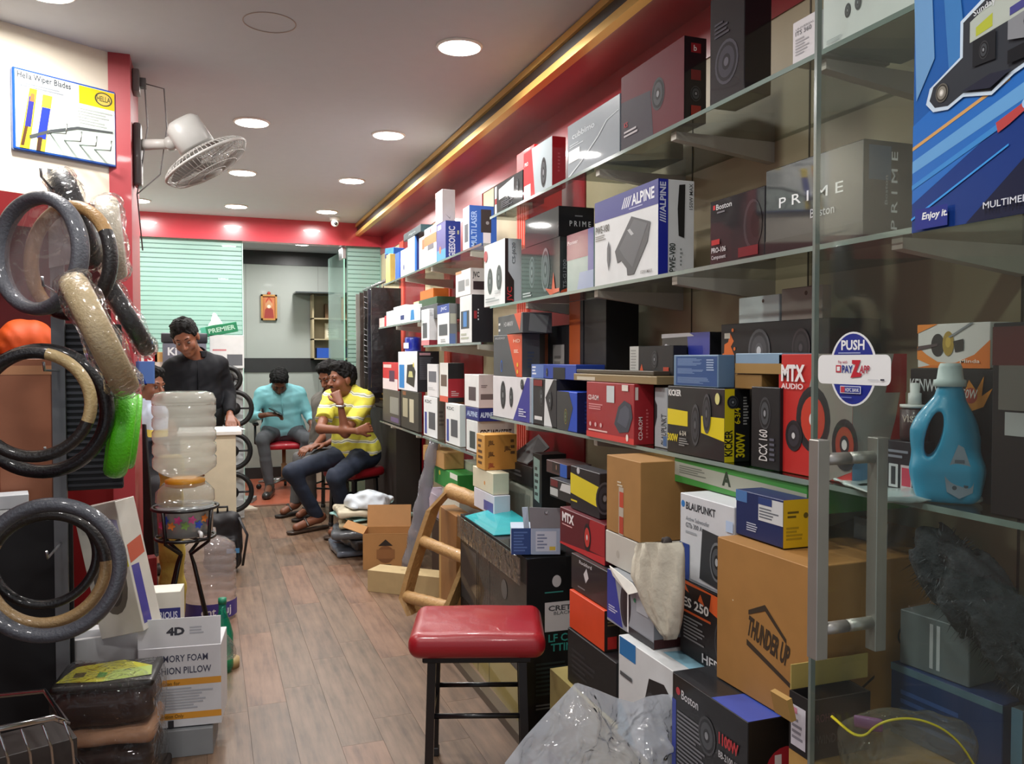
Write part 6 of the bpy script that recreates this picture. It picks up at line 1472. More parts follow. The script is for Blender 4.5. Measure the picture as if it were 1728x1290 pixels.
MB().tube([(.06, -.105, .03), (.07, -.15, .03), (.07, -.155, .01)], .009, 8).build('tap', [C('#d9d9d9', .3)], dsp)
stn = empty('bottle_stand', (xj, Yj, 0), .1, 'black metal tripod stand under the water dispenser', 'stand')
BLK = C('#121214', .35, .2)
for zz, rr in ((zr + .004, .146), (zb2 - .008, .132)): MB().tube([(rr * math.cos(a * math.tau / 32), rr * math.sin(a * math.tau / 32), zz) for a in range(32)], .008, 8, closed=True).build('ring', [BLK], stn)
for k in range(4):
    a = math.pi / 4 + k * math.pi / 2; c_, s_ = math.cos(a), math.sin(a)
    MB().tube([(.146 * c_, .146 * s_, zr), (.132 * c_, .134 * s_, zb2 - .02), (.03 * c_, .03 * s_, zb2 - .09), (.05 * c_, .05 * s_, zb2 - .14), (.17 * c_, .17 * s_, .008)], .0085, 8).build('leg', [BLK], stn)
MB().tube([(.12, .02, .14), (-.06, -.1, .14)], .006, 8).build('brace', [BLK], stn)
for k in range(3): MB().box((-.128, -.01 + k * .0001, zb2 - .012), (.128, .01, zb2 - .008), mtx=Matrix.Rotation(k * math.pi / 3, 4, 'Z')).build('cross_bar', [BLK], stn)
# second bottle on the floor
b2 = empty('water_bottle', (P(358, 960, y=4.72).x - .01, 4.75, 0), 0, 'ribbed clear water bottle with purple label standing on the floor', 'bottle')
pf = [(.0001, .004), (.12, .004), (.132, .02)]
z = .03
for k in range(7): pf += [(.134, z), (.134, z + .03), (.126, z + .036), (.126, z + .042)]; z += .048
pf += [(.132, z), (.128, z + .03), (.08, z + .065), (.035, z + .075), (.03, z + .12), (.0001, z + .12)]
MB().lathe(pf, 36).build('bottle_body', [GLASS('ribbed_bottle', (.90, .86, .85), 1.2, .28, (.75, .68, .68), .15, 8, .06)], b2)
lab = MB(); N = 24
for k in range(N + 1):
    a = math.pi * 1.02 + k * math.pi * .96 / N
    lab.v += [(.1365 * math.cos(a), .1365 * math.sin(a), .02), (.1365 * math.cos(a), .1365 * math.sin(a), .105)]
lab.add([], [(2 * k, 2 * k + 2, 2 * k + 3, 2 * k + 1) for k in range(N)]); lab.f = [(2 * k, 2 * k + 2, 2 * k + 3, 2 * k + 1) for k in range(N)]; lab.i = [0] * N; lab.sm = [True] * N
lab.build('paper_label', [C('#4a3f92', .4)], b2)
for tx, a0_, sp_ in (('ent', -.35, .55), ('fuj', .35, .5)):
    v, f, w_ = text_geo(tx, .02)
    mesh('lettering', [(.1375 * math.cos(math.pi * 1.5 + a0_ + p[0] / w_ * sp_), .1375 * math.sin(math.pi * 1.5 + a0_ + p[0] / w_ * sp_), .045 + p[1] * .06) for p in v], f, C('#e8e6f2', .5), b2)
# green soda bottle and clear bag
gb = MB().lathe([(.0001, .003), (.03, .003), (.035, .02), (.035, .13), (.028, .16), (.013, .21), (.012, .235), (.0001, .235)], 24).build('soda_bottle', [GLASS('green_plastic', (.12, .62, .45), 1.2, .25, (.05, .5, .36), .1, 12)], None, (P(376, 1100, y=3.9).x, 3.9, .0)); gb.scale = (1.3, 1.3, 1.3); tag(gb, 'green plastic soda bottle on the floor beside the pillow box', 'bottle')
MB().lathe([(.0001, .235), (.014, .235), (.014, .255), (.0001, .255)], 16).build('cap', [C('#1c7a5a', .4)], gb)
S = Solid((-.12, -.1, 0), (.12, .1, .16), .008).ell((0, 0, .04), (.10, .08, .09)).wrinkle(.01, 32, 3).cut((0, 0, .001), (0, 0, -1)); cbg = S.build('plastic_bag', GLASS('bag_plastic', (.88, .88, .88), 1.4, .10, (.7, .7, .7), .9, 18)); cbg.location = (P(340, 1060, y=3.60).x + .03, 3.62, .16); tag(cbg, 'small crumpled clear bag behind the pillow box', 'bag')
o = carton('carton', 'low dark carton behind the memory foam box', 'box', (P(335, 1100, y=3.62).x, 3.62, 0), 0, .14, .16, .158, '#4a423a')
cd = MB().lathe([(.0001, 0), (.05, 0), (.05, .04), (.0001, .04)], 24).build('tape_roll', [C('#b59a6a', .5)], None, (P(385, 1080, y=3.9).x, 3.95, .0)); tag(cd, 'roll of brown tape on the floor by the green bottle', 'tape')
# backpack
S = Solid((-.16, -.1, 0), (.16, .1, .46), .008).rbox((0, 0, .2), (.12, .08, .2), .07).rbox((0, -.08, .13), (.09, .03, .11), .028, k=.02).wrinkle(.004, 30, 6).cut((0, 0, .002), (0, 0, -1))
bp_ = S.build('backpack', C('#15151a', .6)); bp_.location = (P(376, 900, y=5.72).x, 5.75, 0); tag(bp_, 'black backpack on the floor against the cream counter', 'bag')
MB().tube([(.03, -.02, .39), (.03, -.02, .43), (-.03, -.02, .43), (-.03, -.02, .39)], .008, 8).build('handle', [C('#15151a', .6)], bp_)
MB().tube([(.1, -.05, .36), (.15, -.1, .25), (.12, -.09, .05)], .012, 8, flat=.4).build('strap', [C('#1d1d22', .6)], bp_)
MB().box((.02, -.112, .14), (.1, -.108, .17)).build('label_patch', [C('#4a86b8', .5)], bp_)
o = carton('red_bag', 'small red packet beside the leaning white carton', 'packet', (P(252, 970, y=4.45).x - .02, 4.45, .0), .2, .1, .08, .42, '#a01c26', coat=.3)
# --- white cabinet with wheels behind the standing man
Yk = 7.62
xl, xr2 = P(280, 700, y=Yk).x, P(411, 700, y=Yk).x
zk1 = P(400, 578, y=Yk).z; zk0 = P(400, 622, y=Yk).z
wc = empty('white_cabinet', ((xl + xr2) / 2, Yk + .2, 0), 0, 'tall white cabinet behind the standing man', 'cabinet')
hw = (xr2 - xl) / 2
MB().rbox((-hw, -.2, 0), (hw, .2, zk0), .006, seg=1).build('body', [C('#e4e9ea', .4, .2)], wc)
MB().rbox((hw - .40, -.19, zk0), (hw - .005, .19, zk1), .004, seg=1).build('printed_carton', [C('#eceff0', .5)], wc) if False else None
nb = carton('printed_sheet_box', 'white box with printed sheet on the white cabinet', 'box', (P(383, 600, y=Yk).x, Yk + .06, zk0 + .001), 0, P(410, 600, y=Yk - .05).x - P(352, 600, y=Yk - .05).x, .2, zk1 - zk0 + .06, '#eef1f2', {'front': [('r', .5, .08, .95, .42, '#6a6e74'), ('l', .08, .5, .7, .6, 1, '#d88a90'), ('l', .1, .1, .45, .4, 4, '#b5babe')]})
for k, (px, py, rr) in enumerate(((385, 640, .10), (395, 690, .145), (392, 762, .15), (392, 832, .16))):
    lb = ('topmost small black steering wheel on the white cabinet', 'second black steering wheel on the white cabinet beside the man\'s hand', 'third black steering wheel hanging behind the counter', 'lowest black steering wheel hanging behind the counter')[k]
    c_ = P(px, py, y=Yk - .08)
    sw = empty('car_steering', (c_.x, c_.y + .02, c_.z), 0, lb, 'steering wheel', 'black steering wheels behind the counter')
    MB().tube([(rr * math.cos(a * math.tau / 36), 0, rr * math.sin(a * math.tau / 36)) for a in range(36)], .022, 10, closed=True).build('rim', [C('#141416', .45)], sw)
    MB().lathe([(.0001, -.02), (.05, -.015), (.055, .02), (.0001, .03)], 20, mtx=Euler((math.pi / 2, 0, 0)).to_matrix().to_4x4()).build('hub', [C('#1b1b1e', .5)], sw)
    for a in (0, math.pi, -math.pi / 2): MB().tube([(.04 * math.cos(a), 0, .04 * math.sin(a)), (rr * math.cos(a), 0, rr * math.sin(a))], .014, 8, flat=.6).build('spoke', [C('#1b1b1e', .5)], sw)
# printer and tissue box
prn = empty('printer', (P(312, 590, y=Yk).x, Yk + .05, zk0 + .001), 0, 'grey and black printer behind the standing man\'s head', 'printer')
pw_ = P(352, 590, y=Yk).x - P(279, 590, y=Yk).x; phh = P(312, 563, y=Yk).z - zk0
MB().rbox((-pw_ / 2, -.16, 0), (pw_ / 2, .16, phh * .72), .012).build('body', [C('#6a6c7c', .5)], prn)
MB().rbox((-pw_ / 2 - .01, -.17, phh * .72), (pw_ / 2 + .01, .17, phh), .012).build('scanner_lid', [C('#2a2b34', .45)], prn)
MB().box((-pw_ * .35, -.163, phh * .2), (pw_ * .35, -.158, phh * .3)).build('paper_slot', [C('#1b1c22', .5)], prn)
v, f, w_ = text_geo('Ki', .03); mesh('lettering', [(-pw_ * .38 + p[0] * .09, -.1625, phh * .38 + p[1] * .09) for p in v], f, C('#e6e8ee', .5), prn)
zt2 = zk1 + .06 + .002
tis = carton('tissue_box', 'green tissue box with white tissue tilted on the printed box', 'box', (P(372, 570, y=Yk).x, Yk + .02, zt2 + .004), 0, .30, .12, .085, '#1c8a5c', {'front': [('r', 0, 0, .14, 1, '#5ac0a0'), ('t', 'PREMIER', .2, .3, .45, '#bfe8d4', {'w': .74, 'bold': .03})]}, ry=-.2)
S = Solid((-.09, -.05, 0), (.09, .05, .14), .006).cone((0, 0, .0), (.01, 0, .09), .06, .012).wrinkle(.006, 45, 2).cut((0, 0, .002), (0, 0, -1)); t_ = S.build('tissue', C('#f4f6f6', .8), tis); t_.location = (-.02, 0, .085)
for px, w_, col, lb, pr_ in ((252, .13, '#e8e2dc', 'white packet with red panel beside the seated young person', {'front': [('r', .2, .1, .85, .85, '#a01c28'), ('t', 'S', .4, .3, .4, '#f0d8d8', {})]}), (267, .10, '#e0b070', 'small orange packet next to the white packet with red panel', {'front': [('r', 0, 0, 1, .4, '#d8c8c0')]})):
    carton('packet', lb, 'packet', (P(px, 600, y=Yk).x, Yk - .0, zk0 + .001 - .0), 0, w_, .08, .2 if px == 252 else .14, col, pr_)
MB().box((0, 0, 0), (.01, .01, .01)).build
sh_ = slab('side_table', (P(232, 640, y=Yk).x, Yk - .1, 0), (xl - .004, Yk + .2, zk0), C('#d8dcdc', .5)); sh_.pop('kind', None); tag(sh_, 'white side table left of the white cabinet', 'table')
bcap = carton('blue_packet', 'blue clear plastic packet hanging before the seated young person', 'packet', (-.262, 4.03, P(240, 648, y=4.03).z), -.2, .075, .02, .10, '#5a7ec0', {'front': [('p', [(0, 0), (.6, 0), (.3, .5), (0, .4)], '#1c3f9c')]}, coat=.8)
MB().tube([(-.03, .0, .10), (-.03, .0, .125), (-.055, .05, .125)], .002, 6).build('hook', [C('#b9bcc0', .3, 0, .9)], bcap)
# papers on the floor behind the counter
for k, (px, py, lb) in enumerate(((408, 858, 'loose magazine on the floor by the cream counter'), (405, 845, 'flat grey tray on the floor behind the magazine'))):
    c_ = P(px, py, z=.01); o = carton('magazine', lb, 'magazine', (c_.x, c_.y, 0), .3 + k, .2, .28, .02 + .02 * k, ('#c9b9a8', '#8d9090')[k])
# ================================================================== glass partition and back room
PANE = GLASS('partition_glass', (.60, .82, .75), .9, .22, (.62, .82, .76))
FROST = GLASS('frosted_film', (.64, .82, .77), .5, .55, (.66, .82, .78), rough=.3)
x410 = P(410, 500, y=Y_PART).x; x585 = P(585, 500, y=Y_PART).x
def pane(name, x0, x1, stripes=True, zt=2.50):
    o = MB().box((x0, Y_PART - .006, .005), (x1, Y_PART + .006, zt)).build(name, [PANE]); tag(o, kind='structure')
    MB().box((x1 - .004, Y_PART - .0065, .005), (x1 + .002, Y_PART + .0065, zt)).build('polished_edge', [C('#bfe0d4', .15, .5)], o)
    if stripes:
        for k in range(27):
            z = 1.33 + k * .0432
            MB().box((x0 + .01, Y_PART - .0072, z), (x1 - .01, Y_PART - .0062, z + .033)).build('frosted_stripe', [FROST], o)
    return o
pane('window_1', -.92, x410)
pane('window_2', x585, XW)
# open glass door, swung into the back room
a0 = Vector((x585 - .02, Y_PART + .02, 0)); b0 = P(555, 500, y=Y_PART + .78); b0.z = 0
d_ = (b0 - a0); L = d_.length; rz = math.atan2(d_.y, d_.x)
dr = MB().box((0, -.006, .01), (L, .006, 2.46)).build('door_1', [GLASS('door_glass', (.72, .90, .85), 1.0, .30, (.70, .86, .81))], None, (a0.x, a0.y, 0), (0, 0, rz)); tag(dr, kind='structure')
MB().box((-.004, -.0065, .01), (.002, .0065, 2.46)).build('polished_edge', [C('#8fc4b0', .15, .5)], dr)
MB().rbox((-.01, -.02, 2.38), (.16, .02, 2.49), .006, seg=1).build('patch_fitting', [C('#d2d5d5', .25, 0, .8)], dr)
MB().rbox((-.01, -.02, .01), (.16, .02, .11), .006, seg=1).build('patch_fitting', [C('#d2d5d5', .25, 0, .8)], dr)
MB().tube([(L - .12, -.05, .95), (L - .12, -.05, 1.35)], .012, 10).build('handle', [C('#d2d5d5', .2, 0, .9)], dr)
# framed picture
c_ = P(454, 519, y=Y_BACK - .02); fw_, fh_ = P(468, 519, y=Y_BACK).x - P(441, 519, y=Y_BACK).x, P(454, 498, y=Y_BACK).z - P(454, 541, y=Y_BACK).z
fr = empty('framed_picture', (c_.x, Y_BACK - .001, c_.z - fh_ / 2), 0, 'small framed portrait in orange and red on the grey back wall', 'picture')
for a, b in (((-fw_ / 2, 0), (-fw_ / 2 + .02, fh_)), ((fw_ / 2 - .02, 0), (fw_ / 2, fh_)), ((-fw_ / 2, 0), (fw_ / 2, .02)), ((-fw_ / 2, fh_ - .02), (fw_ / 2, fh_))): MB().box((a[0], -.03, a[1]), (b[0], 0, b[1])).build('frame_bar', [C('#c08a4a', .4)], fr)
pr = Print((-fw_ / 2 + .01, -.012, .01), (fw_ - .02, 0, 0), (0, 0, fh_ - .02), (0, -1, 0))
pr.run([('r', 0, 0, 1, 1, '#c87a4a'), ('p', [(.15, 0), (.85, 0), (.78, .4), (.6, .52), (.4, .52), (.22, .4)], '#9c3a34'), ('c', .5, .62, .17, '#c9946a', .85), ('p', [(.28, .66), (.5, .88), (.72, .66), (.7, .8), (.5, .95), (.3, .8)], '#b5402c'), ('c', .5, .54, .07, '#e8dcc8')], dict(rough=.5))
pr.mb.build('printed_panel', pr.mats, fr)
MB().lathe([(.0001, 0), (.02, 0), (.02, .01), (.0001, .01)], 12, mtx=T((0, -.012, fh_ + .015), math.pi / 2)).build('hanging_loop', [C('#b5402c', .4)], fr)
# wall niche with shelves
xn0, xn1 = P(527, 540, y=9.86).x, 2.45
zt_, zb_n = P(527, 497, y=9.86).z, P(527, 607, y=9.86).z
ni = empty('wall_shelf_unit', ((xn0 + xn1) / 2, 9.97, zb_n), 0, 'cream wall shelf unit with certificates in the back room', 'shelf')
hw = (xn1 - xn0) / 2; hN = zt_ - zb_n
for a, b in (((-hw, -.11, 0), (-hw + .02, .11, hN)), ((hw - .02, -.11, 0), (hw, .11, hN)), ((-hw, -.11, 0), (hw, .11, .015)), ((-hw, -.11, hN * .30), (hw, .11, hN * .32)), ((-hw, -.11, hN * .62), (hw, .11, hN * .64)), ((-hw, .1, 0), (hw, .11, hN))): MB().box(a, b).build('shelf_board', [C('#b5a684', .5)], ni)
gt = MB().box((P(498, 490, y=9.8).x, 9.72, zt_ + .004), (2.3, 10.08, zt_ + .02)).build('glass_ledge', [C('#3a3f40', .1, .6)]); tag(gt, 'dark glass ledge above the wall shelf unit', 'shelf')
for k, (u, z0, w_, h_, col, lb) in enumerate(((.10, .32, .16, .22, '#d9cdb0', 'framed certificate on the wall shelf, left'), (.32, .32, .2, .24, '#c9b896', 'framed certificate on the wall shelf, middle'), (.6, .32, .2, .22, '#d5c8a8', 'framed certificate on the wall shelf, right'), (.02, .015, .16, .14, '#2a5ac0', 'blue box in the lowest compartment of the wall shelf'), (.28, .015, .22, .16, '#2a2b38', 'dark box in the lowest compartment of the wall shelf'), (.1, .64, .3, .2, '#7a5a40', 'brown box in the top compartment of the wall shelf'), (.5, .64, .3, .2, '#8a6a4a', 'tan box in the top compartment of the wall shelf'))):
    carton('certificate' if k < 3 else 'storage_box', lb, 'frame' if k < 3 else 'box', (xn0 + .03 + u * (xn1 - xn0 - .06) + w_ / 2, 9.97, zb_n + (z0 * hN if z0 > .1 else .016) + .001), 0, w_, .06 if k < 3 else .14, h_ * min(1, hN / .9), col, {'front': [('r', .1, .1, .9, .9, '#efe8d4'), ('l', .2, .2, .8, .7, 4, '#a89a7c')]} if k < 3 else None)
# cctv camera on the ceiling
c_ = P(565, 376, y=Y_PART - .35)
cv = empty('dome_camera', (c_.x, Y_PART - .35, CEIL), 0, 'white security camera on the ceiling by the red beam', 'camera')
MB().lathe([(.0001, -.03), (.045, -.03), (.05, -.001), (.0001, -.001)], 20).build('base', [C('#e6e6e4', .4)], cv)
S = Solid((-.05, -.06, -.1), (.05, .06, -.01), .005).ell((0, 0, -.055), (.035, .035, .035)).cone((0, 0, -.055), (0, -.03, -.065), .03, k=.01); S.build('camera_ball', C('#e2e2e0', .35), cv)
MB().lathe([(.0001, .0), (.016, 0), (.016, .004), (.0001, .006)], 16, mtx=Matrix.Translation((0, -.058, -.068)) @ Euler((math.pi / 2 + .2, 0, 0)).to_matrix().to_4x4()).build('lens', [C('#17171a', .1, .5)], cv)
# small table in the back room beside the seated man
o = slab('side_desk', (P(531, 660, y=9.6).x, 9.5, 0), (2.4, 9.82, .93), C('#c9c2b0', .5)); o.pop('kind', None); tag(o, 'pale desk at the right side of the back room', 'desk')
MB().box((-.01 + P(531, 660, y=9.6).x, 9.48, .93), (2.42, 9.83, .95)).build('desk_top', [C('#26262a', .4)], o)
# ================================================================== glass entrance door with handle, sticker and poster
XD = 1.065
yE = P(1375, 600, x=XD).y
gd = MB().box((XD - .005, .25, .01), (XD + .005, yE, 2.45)).build('door_2', [GLASS('entrance_glass', (.90, .94, .92), 1.0, .02)]); tag(gd, kind='structure')
MB().box((XD - .0052, yE - .004, .01), (XD + .0052, yE + .003, 2.45)).build('polished_edge', [C('#737d78', .2, .5)], gd)
hx, hy_ = 1.0, P(1381, 900, x=1.0).y
z1h, z0h = P(1381, 742, x=1.0).z, P(1381, 1112, x=1.0).z
hn = empty('door_handle', (XD, hy_, (z1h + z0h) / 2), 0, 'square steel handle pair on the glass entrance door', 'handle')
ST = C('#b5b1ab', .42, 0, .7, var=.12)
hz = (z1h - z0h) / 2
for sx in (-1, 1): MB().rbox((sx * .065 - .0125, -.0125, -hz), (sx * .065 + .0125, .0125, hz), .0012, seg=1).build('bar', [ST], hn)
for zz in (hz - .035, -hz + .05):
    MB().lathe([(.011, -.055), (.011, -.002)], 16, mtx=T((0, 0, zz), 0, math.pi / 2)).build('standoff', [ST], hn)
    MB().lathe([(.011, .002), (.011, .055)], 16, mtx=T((0, 0, zz), 0, math.pi / 2)).build('standoff', [ST], hn)
# sticker
ya, yb = P(1381, 622, x=XD - .006).y, P(1504, 622, x=XD - .006).y
zt, zb_ = P(1442, 560, x=XD - .006).z, P(1442, 686, x=XD - .006).z
W, Hh = ya - yb, zt - zb_
stk = empty('push_sticker', (XD - .0056, (ya + yb) / 2, zb_), -math.pi / 2, 'blue and white push sign on the glass entrance door', 'sticker')
def rr(x0, y0, x1, y1, r, asp):
    out = []
    for cx, cy, a0 in ((x1 - r * asp, y0 + r, -90), (x1 - r * asp, y1 - r, 0), (x0 + r * asp, y1 - r, 90), (x0 + r * asp, y0 + r, 180)):
        for k in range(5): a = math.radians(a0 + k * 22.5); out.append((cx + r * asp * math.cos(a), cy + r * math.sin(a)))
    return out
asp = Hh / W
pl = Print((-W / 2, 0, 0), (W, 0, 0), (0, 0, Hh), (0, -1, 0)); pl.kw = dict(rough=.35, coat=.3, var=.02)
pl.poly([(.5 + .325 * math.cos(t), .5 + .5 * math.sin(t)) for t in np.linspace(0, math.tau, 41)[:-1]], '#e9ebec')
pl.poly([(.5 + .295 * math.cos(t), .5 + .475 * math.sin(t)) for t in np.linspace(0, math.tau, 41)[:-1]], '#20308e')
pl.poly(rr(0, .29, 1, .69, .09, asp), '#eef0f0')
pl.run([('t', 'PUSH', .34, .76, .13, '#f2f4f6', {'w': .32, 'bold': .03}), ('l', .30, .70, .70, .73, 1, '#a9b4dc'), ('t', 'Pay with', .3, .575, .04, '#c06a7a', {'w': .13}), ('r', .27, .45, .345, .55, '#c23a4c'), ('r', .285, .47, .33, .53, '#eef0f0'), ('t', 'PAY', .36, .45, .1, '#2a3a8c', {'w': .15, 'bold': .03}),
        ('p', [(.5, .62), (.62, .62), (.56, .46), (.64, .44), (.62, .40), (.48, .38), (.55, .56), (.5, .57)], '#c22a3a'), ('t', 'APP', .6, .45, .1, '#b53a50', {'w': .14, 'bold': .03, 'shear': .2}), ('r', .88, .355, .93, .375, '#2a2a3a'), ('l', .72, .355, .86, .37, 1, '#b5b8c0'),
        ('r', .345, .17, .63, .27, '#dfe3f2'), ('r', .355, .18, .62, .26, '#22338c'), ('r', .355, .18, .41, .26, '#c23a4c'), ('t', 'HDFC BANK', .42, .195, .05, '#e6e9f4', {'w': .19}), ('l', .36, .1, .62, .13, 1, '#6a78b8')], pl.kw)
bk = pl.mb.build('printed_panel', pl.mats, stk)
MB().box((-W * .19, .0002, Hh * .16), (W * .19, .0005, Hh * .84)).build('backing', [C('#c9ccd0', .5)], stk)
# poster
yl = P(1542, 200, x=XD - .008).y; zb_ = P(1545, 393, x=XD - .008).z
po = carton('poster', 'blue car audio poster hanging on the glass entrance door', 'poster', (XD - .0078, yl - .17, zb_), -math.pi / 2, .34, .0016, .375, '#1f5fae', {
    'front': [('r', 0, 0, 1, .45, '#143a86'), ('p', [(0, .12), (0, .45), (1, .9), (1, .62)], '#2a72c8'), ('p', [(0, .30), (1, .62), (1, .55), (0, .25)], '#6aa8e0'), ('p', [(0, .36), (.5, .52), (.5, .505), (0, .345)], '#d8a868'), ('p', [(0, .2), (1, .55), (1, .52), (0, .18)], '#3f8fd8'), ('p', [(.02, .55), (.12, .7), (.1, 1), (0, 1)], '#6fa0d0'), ('p', [(.2, .62), (.3, .6), (.24, 1), (.16, 1)], '#3f7fc0'),
              ('p', [(0, .06), (.5, .27), (.5, .262), (0, .05)], '#3fa0f0'), ('p', [(.3, 0), (1, .0), (1, .34), (.7, .3)], '#121a3c'),
              ('p', [(.44, .36), (.55, .40), (.66, .46), (.66, .42), (.5, .34), (.45, .32)], '#c04a4a'), ('c', .58, .40, .02, '#a8d0f4'), ('c', .66, .42, .02, '#a8d0f4'),
              ('p', [(.08, .52), (.1, .58), (.26, .66), (.26, .80), (.6, .96), (1, 1), (1, .6), (.66, .56), (.52, .52), (.42, .47), (.28, .5), (.2, .47), (.12, .48)], '#cfe2f2'), ('p', [(.1, .53), (.12, .58), (.275, .655), (.275, .79), (.6, .945), (1, .985), (1, .61), (.66, .575), (.5, .53), (.42, .485), (.28, .515), (.2, .485), (.13, .495)], '#34383f'),
              ('p', [(.31, .70), (.31, .78), (.62, .91), (1, .95), (1, .80), (.6, .74)], '#b9c2b8'), ('p', [(.34, .715), (.34, .75), (.42, .78), (.42, .73)], '#b8c040'), ('p', [(.5, .74), (1, .82), (1, .86), (.5, .77)], '#4a4a8c'), ('t', 'Sunday 14', .33, .795, .025, '#dfe3e6', {'w': .14, 'rot': 12}),
              ('s', .17, .545, .038, .8, ('#6a665e', '#3a3630', '#8a867c', '#c9c5bc', '#efece4')), ('p', [(.33, .6), (.33, .7), (.44, .71), (.44, .6)], '#1d1f24'), ('s', .385, .65, .035, .6), ('p', [(.28, .52), (.42, .55), (.52, .54), (.42, .495)], '#26283a'), ('p', [(.5, .56), (.5, .61), (.68, .63), (.68, .57)], '#14161c'), ('p', [(.5, .65), (.5, .72), (.72, .76), (.74, .66), (.6, .63)], '#8a8d92'), ('c', .62, .695, .045, '#2a2e36'), ('c', .60, .69, .012, '#4aa8f0'), ('c', .65, .70, .012, '#4aa8f0'),
              ('r', .04, .005, .22, .09, '#20308c'), ('t', 'Enjoy it.', .08, .045, .028, '#f0f4f8', {'w': .14, 'bold': .03, 'shear': .15}), ('t', 'MULTIMEDIA | NAVIGATION', .4, .04, .026, '#dfe4ee', {'w': .56, 'bold': .01})]}, coat=.7, rough=.3, bev=.0004)
mesh('curled_edge', [(-.171, .0, 0), (-.171, -.0, .375), (-.174, .008, .375), (-.180, .012, .18), (-.179, .01, 0)], [(0, 4, 3, 2, 1)], C('#dfe3e6', .5), po)
# ---- things on the near end of the lower shelf
p = P(1597, 846, z=Z_LOW); p = Vector((XS + .05, P(1597, 800, x=XS + .05).y, Z_LOW + .0005))
k = (P(1597, 618, x=p.x).z - P(1597, 850, x=p.x).z) / .26
S = Solid((-.075 * k, -.075 * k, 0), (.075 * k, .075 * k, .25 * k), .0035)
S.cone((.0, 0, .066 * k), (-.004 * k, 0, .13 * k), .060 * k, .052 * k, k=.0).cone((-.004 * k, 0, .13 * k), (.004 * k, 0, .198 * k), .052 * k, .026 * k, k=.03 * k)
S.rbox((.002 * k, 0, .04 * k), (.055 * k, .055 * k, .04 * k), .022 * k, k=.03 * k).cone((.004 * k, 0, .20 * k), (.004 * k, 0, .222 * k), .021 * k, k=.006 * k)
hR = np.array([[math.cos(.22), 0, -math.sin(.22)], [0, 1, 0], [math.sin(.22), 0, math.cos(.22)]])
S.ell((-.022 * k, 0, .128 * k), (.0135 * k, .3, .044 * k), hR, .010 * k, sub=True)
S.cut((0, 0, .001), (0, 0, -1)); S.cut((0, 0, .228 * k), (0, 0, 1))
dt = S.build('detergent_bottle', C('#2f9cc4', .35, .25, var=.04)); dt.location = p; dt.rotation_euler = (0, 0, -math.radians(47)); dt.scale = (1, .62, 1); tag(dt, 'blue detergent bottle with white cap on the lower glass shelf', 'bottle')
MB().lathe([(.0001, .262 * k), (.017 * k, .262 * k), (.020 * k, .255 * k), (.023 * k, .232 * k), (.028 * k, .230 * k), (.028 * k, .218 * k), (.0001, .218 * k)], 28, mtx=T((.004 * k, 0, 0))).build('cap', [C('#c9d8d6', .5)], dt)
pr = Print((-.006 * k, -.0645 * k, .012 * k), (.054 * k, .010 * k, 0), (0, 0, .1 * k), (0, -1, 0)); pr.run([('p', [(.45, 1), (.62, .95), (.95, .4), (.9, .12), (.5, 0), (.12, .12), (.05, .4)], '#8d9aa8'), ('l', .25, .3, .8, .6, 6, '#6a7684'), ('c', .35, .2, .04, '#4a525c'), ('c', .7, .24, .04, '#4a525c'), ('r', .35, .66, .65, .72, '#5a6470')], dict(rough=.4)); pr.mb.build('paper_label', pr.mats, dt)
yv = P(1515, 745, x=XS + .07)
vb = MB().lathe([(.0001, 0), (.026, 0), (.027, .01), (.027, .062), (.02, .066), (.0001, .066)], 24).build('spray_bottle', [C('#3a2224', .4, .2)], None, (yv.x, yv.y, Z_LOW + .062)); tag(vb, 'small spray bottle with white pump beside the detergent', 'bottle')
MB().lathe([(.0275, .066), (.0275, .072), (.0001, .072)], 24).build('shoulder', [C('#dfe0dc', .4)], vb)
MB().lathe([(.013, .072), (.0125, .095), (.009, .096), (.009, .115), (.0001, .116)], 16).build('pump', [C('#dfe3e0', .4)], vb)
v, f, w_ = text_geo('VISTA', .02); mesh('lettering', [(.0278 * math.sin(-.9 + p_[0] / w_ * 1.7 - .82), -.0278 * math.cos(-.9 + p_[0] / w_ * 1.7 - .82), .038 + p_[1] * .018) for p_ in v], f, C('#c5b5a8', .4), vb)
cb2 = shelf_box('camera_box', 'small black box with two picture squares under the spray bottle', 1496, 1545, 748, '#191c26', {'front': [('r', .1, .1, .42, .55, '#d5d8da'), ('r', .18, .15, .34, .5, '#33363c'), ('r', .52, .1, .9, .55, '#d8c5c9'), ('r', .56, .15, .86, .5, '#d0405a'), ('l', .08, .65, .8, .85, 2, '#8a8f9c')]}, xf=XS + .045, zb=Z_LOW, depth=.07)
vb.location.z = P(1545, 748, x=XS + .045).z + .001; vb.location.x = XS + .08; vb.location.y = (P(1496, 748, x=XS + .045).y + P(1545, 748, x=XS + .045).y) / 2
S = Solid((-.16, -.12, 0), (.16, .12, .03), .006).rbox((0, 0, .006), (.14, .09, .006), .005).wrinkle(.004, 40, 5).cut((0, 0, .0005), (0, 0, -1)); ps = S.build('plastic_sheet', C('#b9c9c6', .3, .5)); ps.location = (XS + .06, P(1560, 800, x=XS + .06).y + .06, Z_LOW); ps.rotation_euler = (0, 0, 1.2); tag(ps, 'crumpled pale sheet on the shelf around the detergent bottle', 'sheet')
sb = shelf_box('amplifier_box', 'dark box with red top stripe at the right edge on lower shelf', 1676, 1800, 540, '#1c1618', {'front': [('r', 0, .78, 1, .98, '#5a1e1c'), ('r', .1, .55, .9, .78, '#6f6a64'), ('r', .2, .42, .9, .54, '#a8a8a8')]}, xf=XS + .02, zb=Z_LOW, depth=.09)
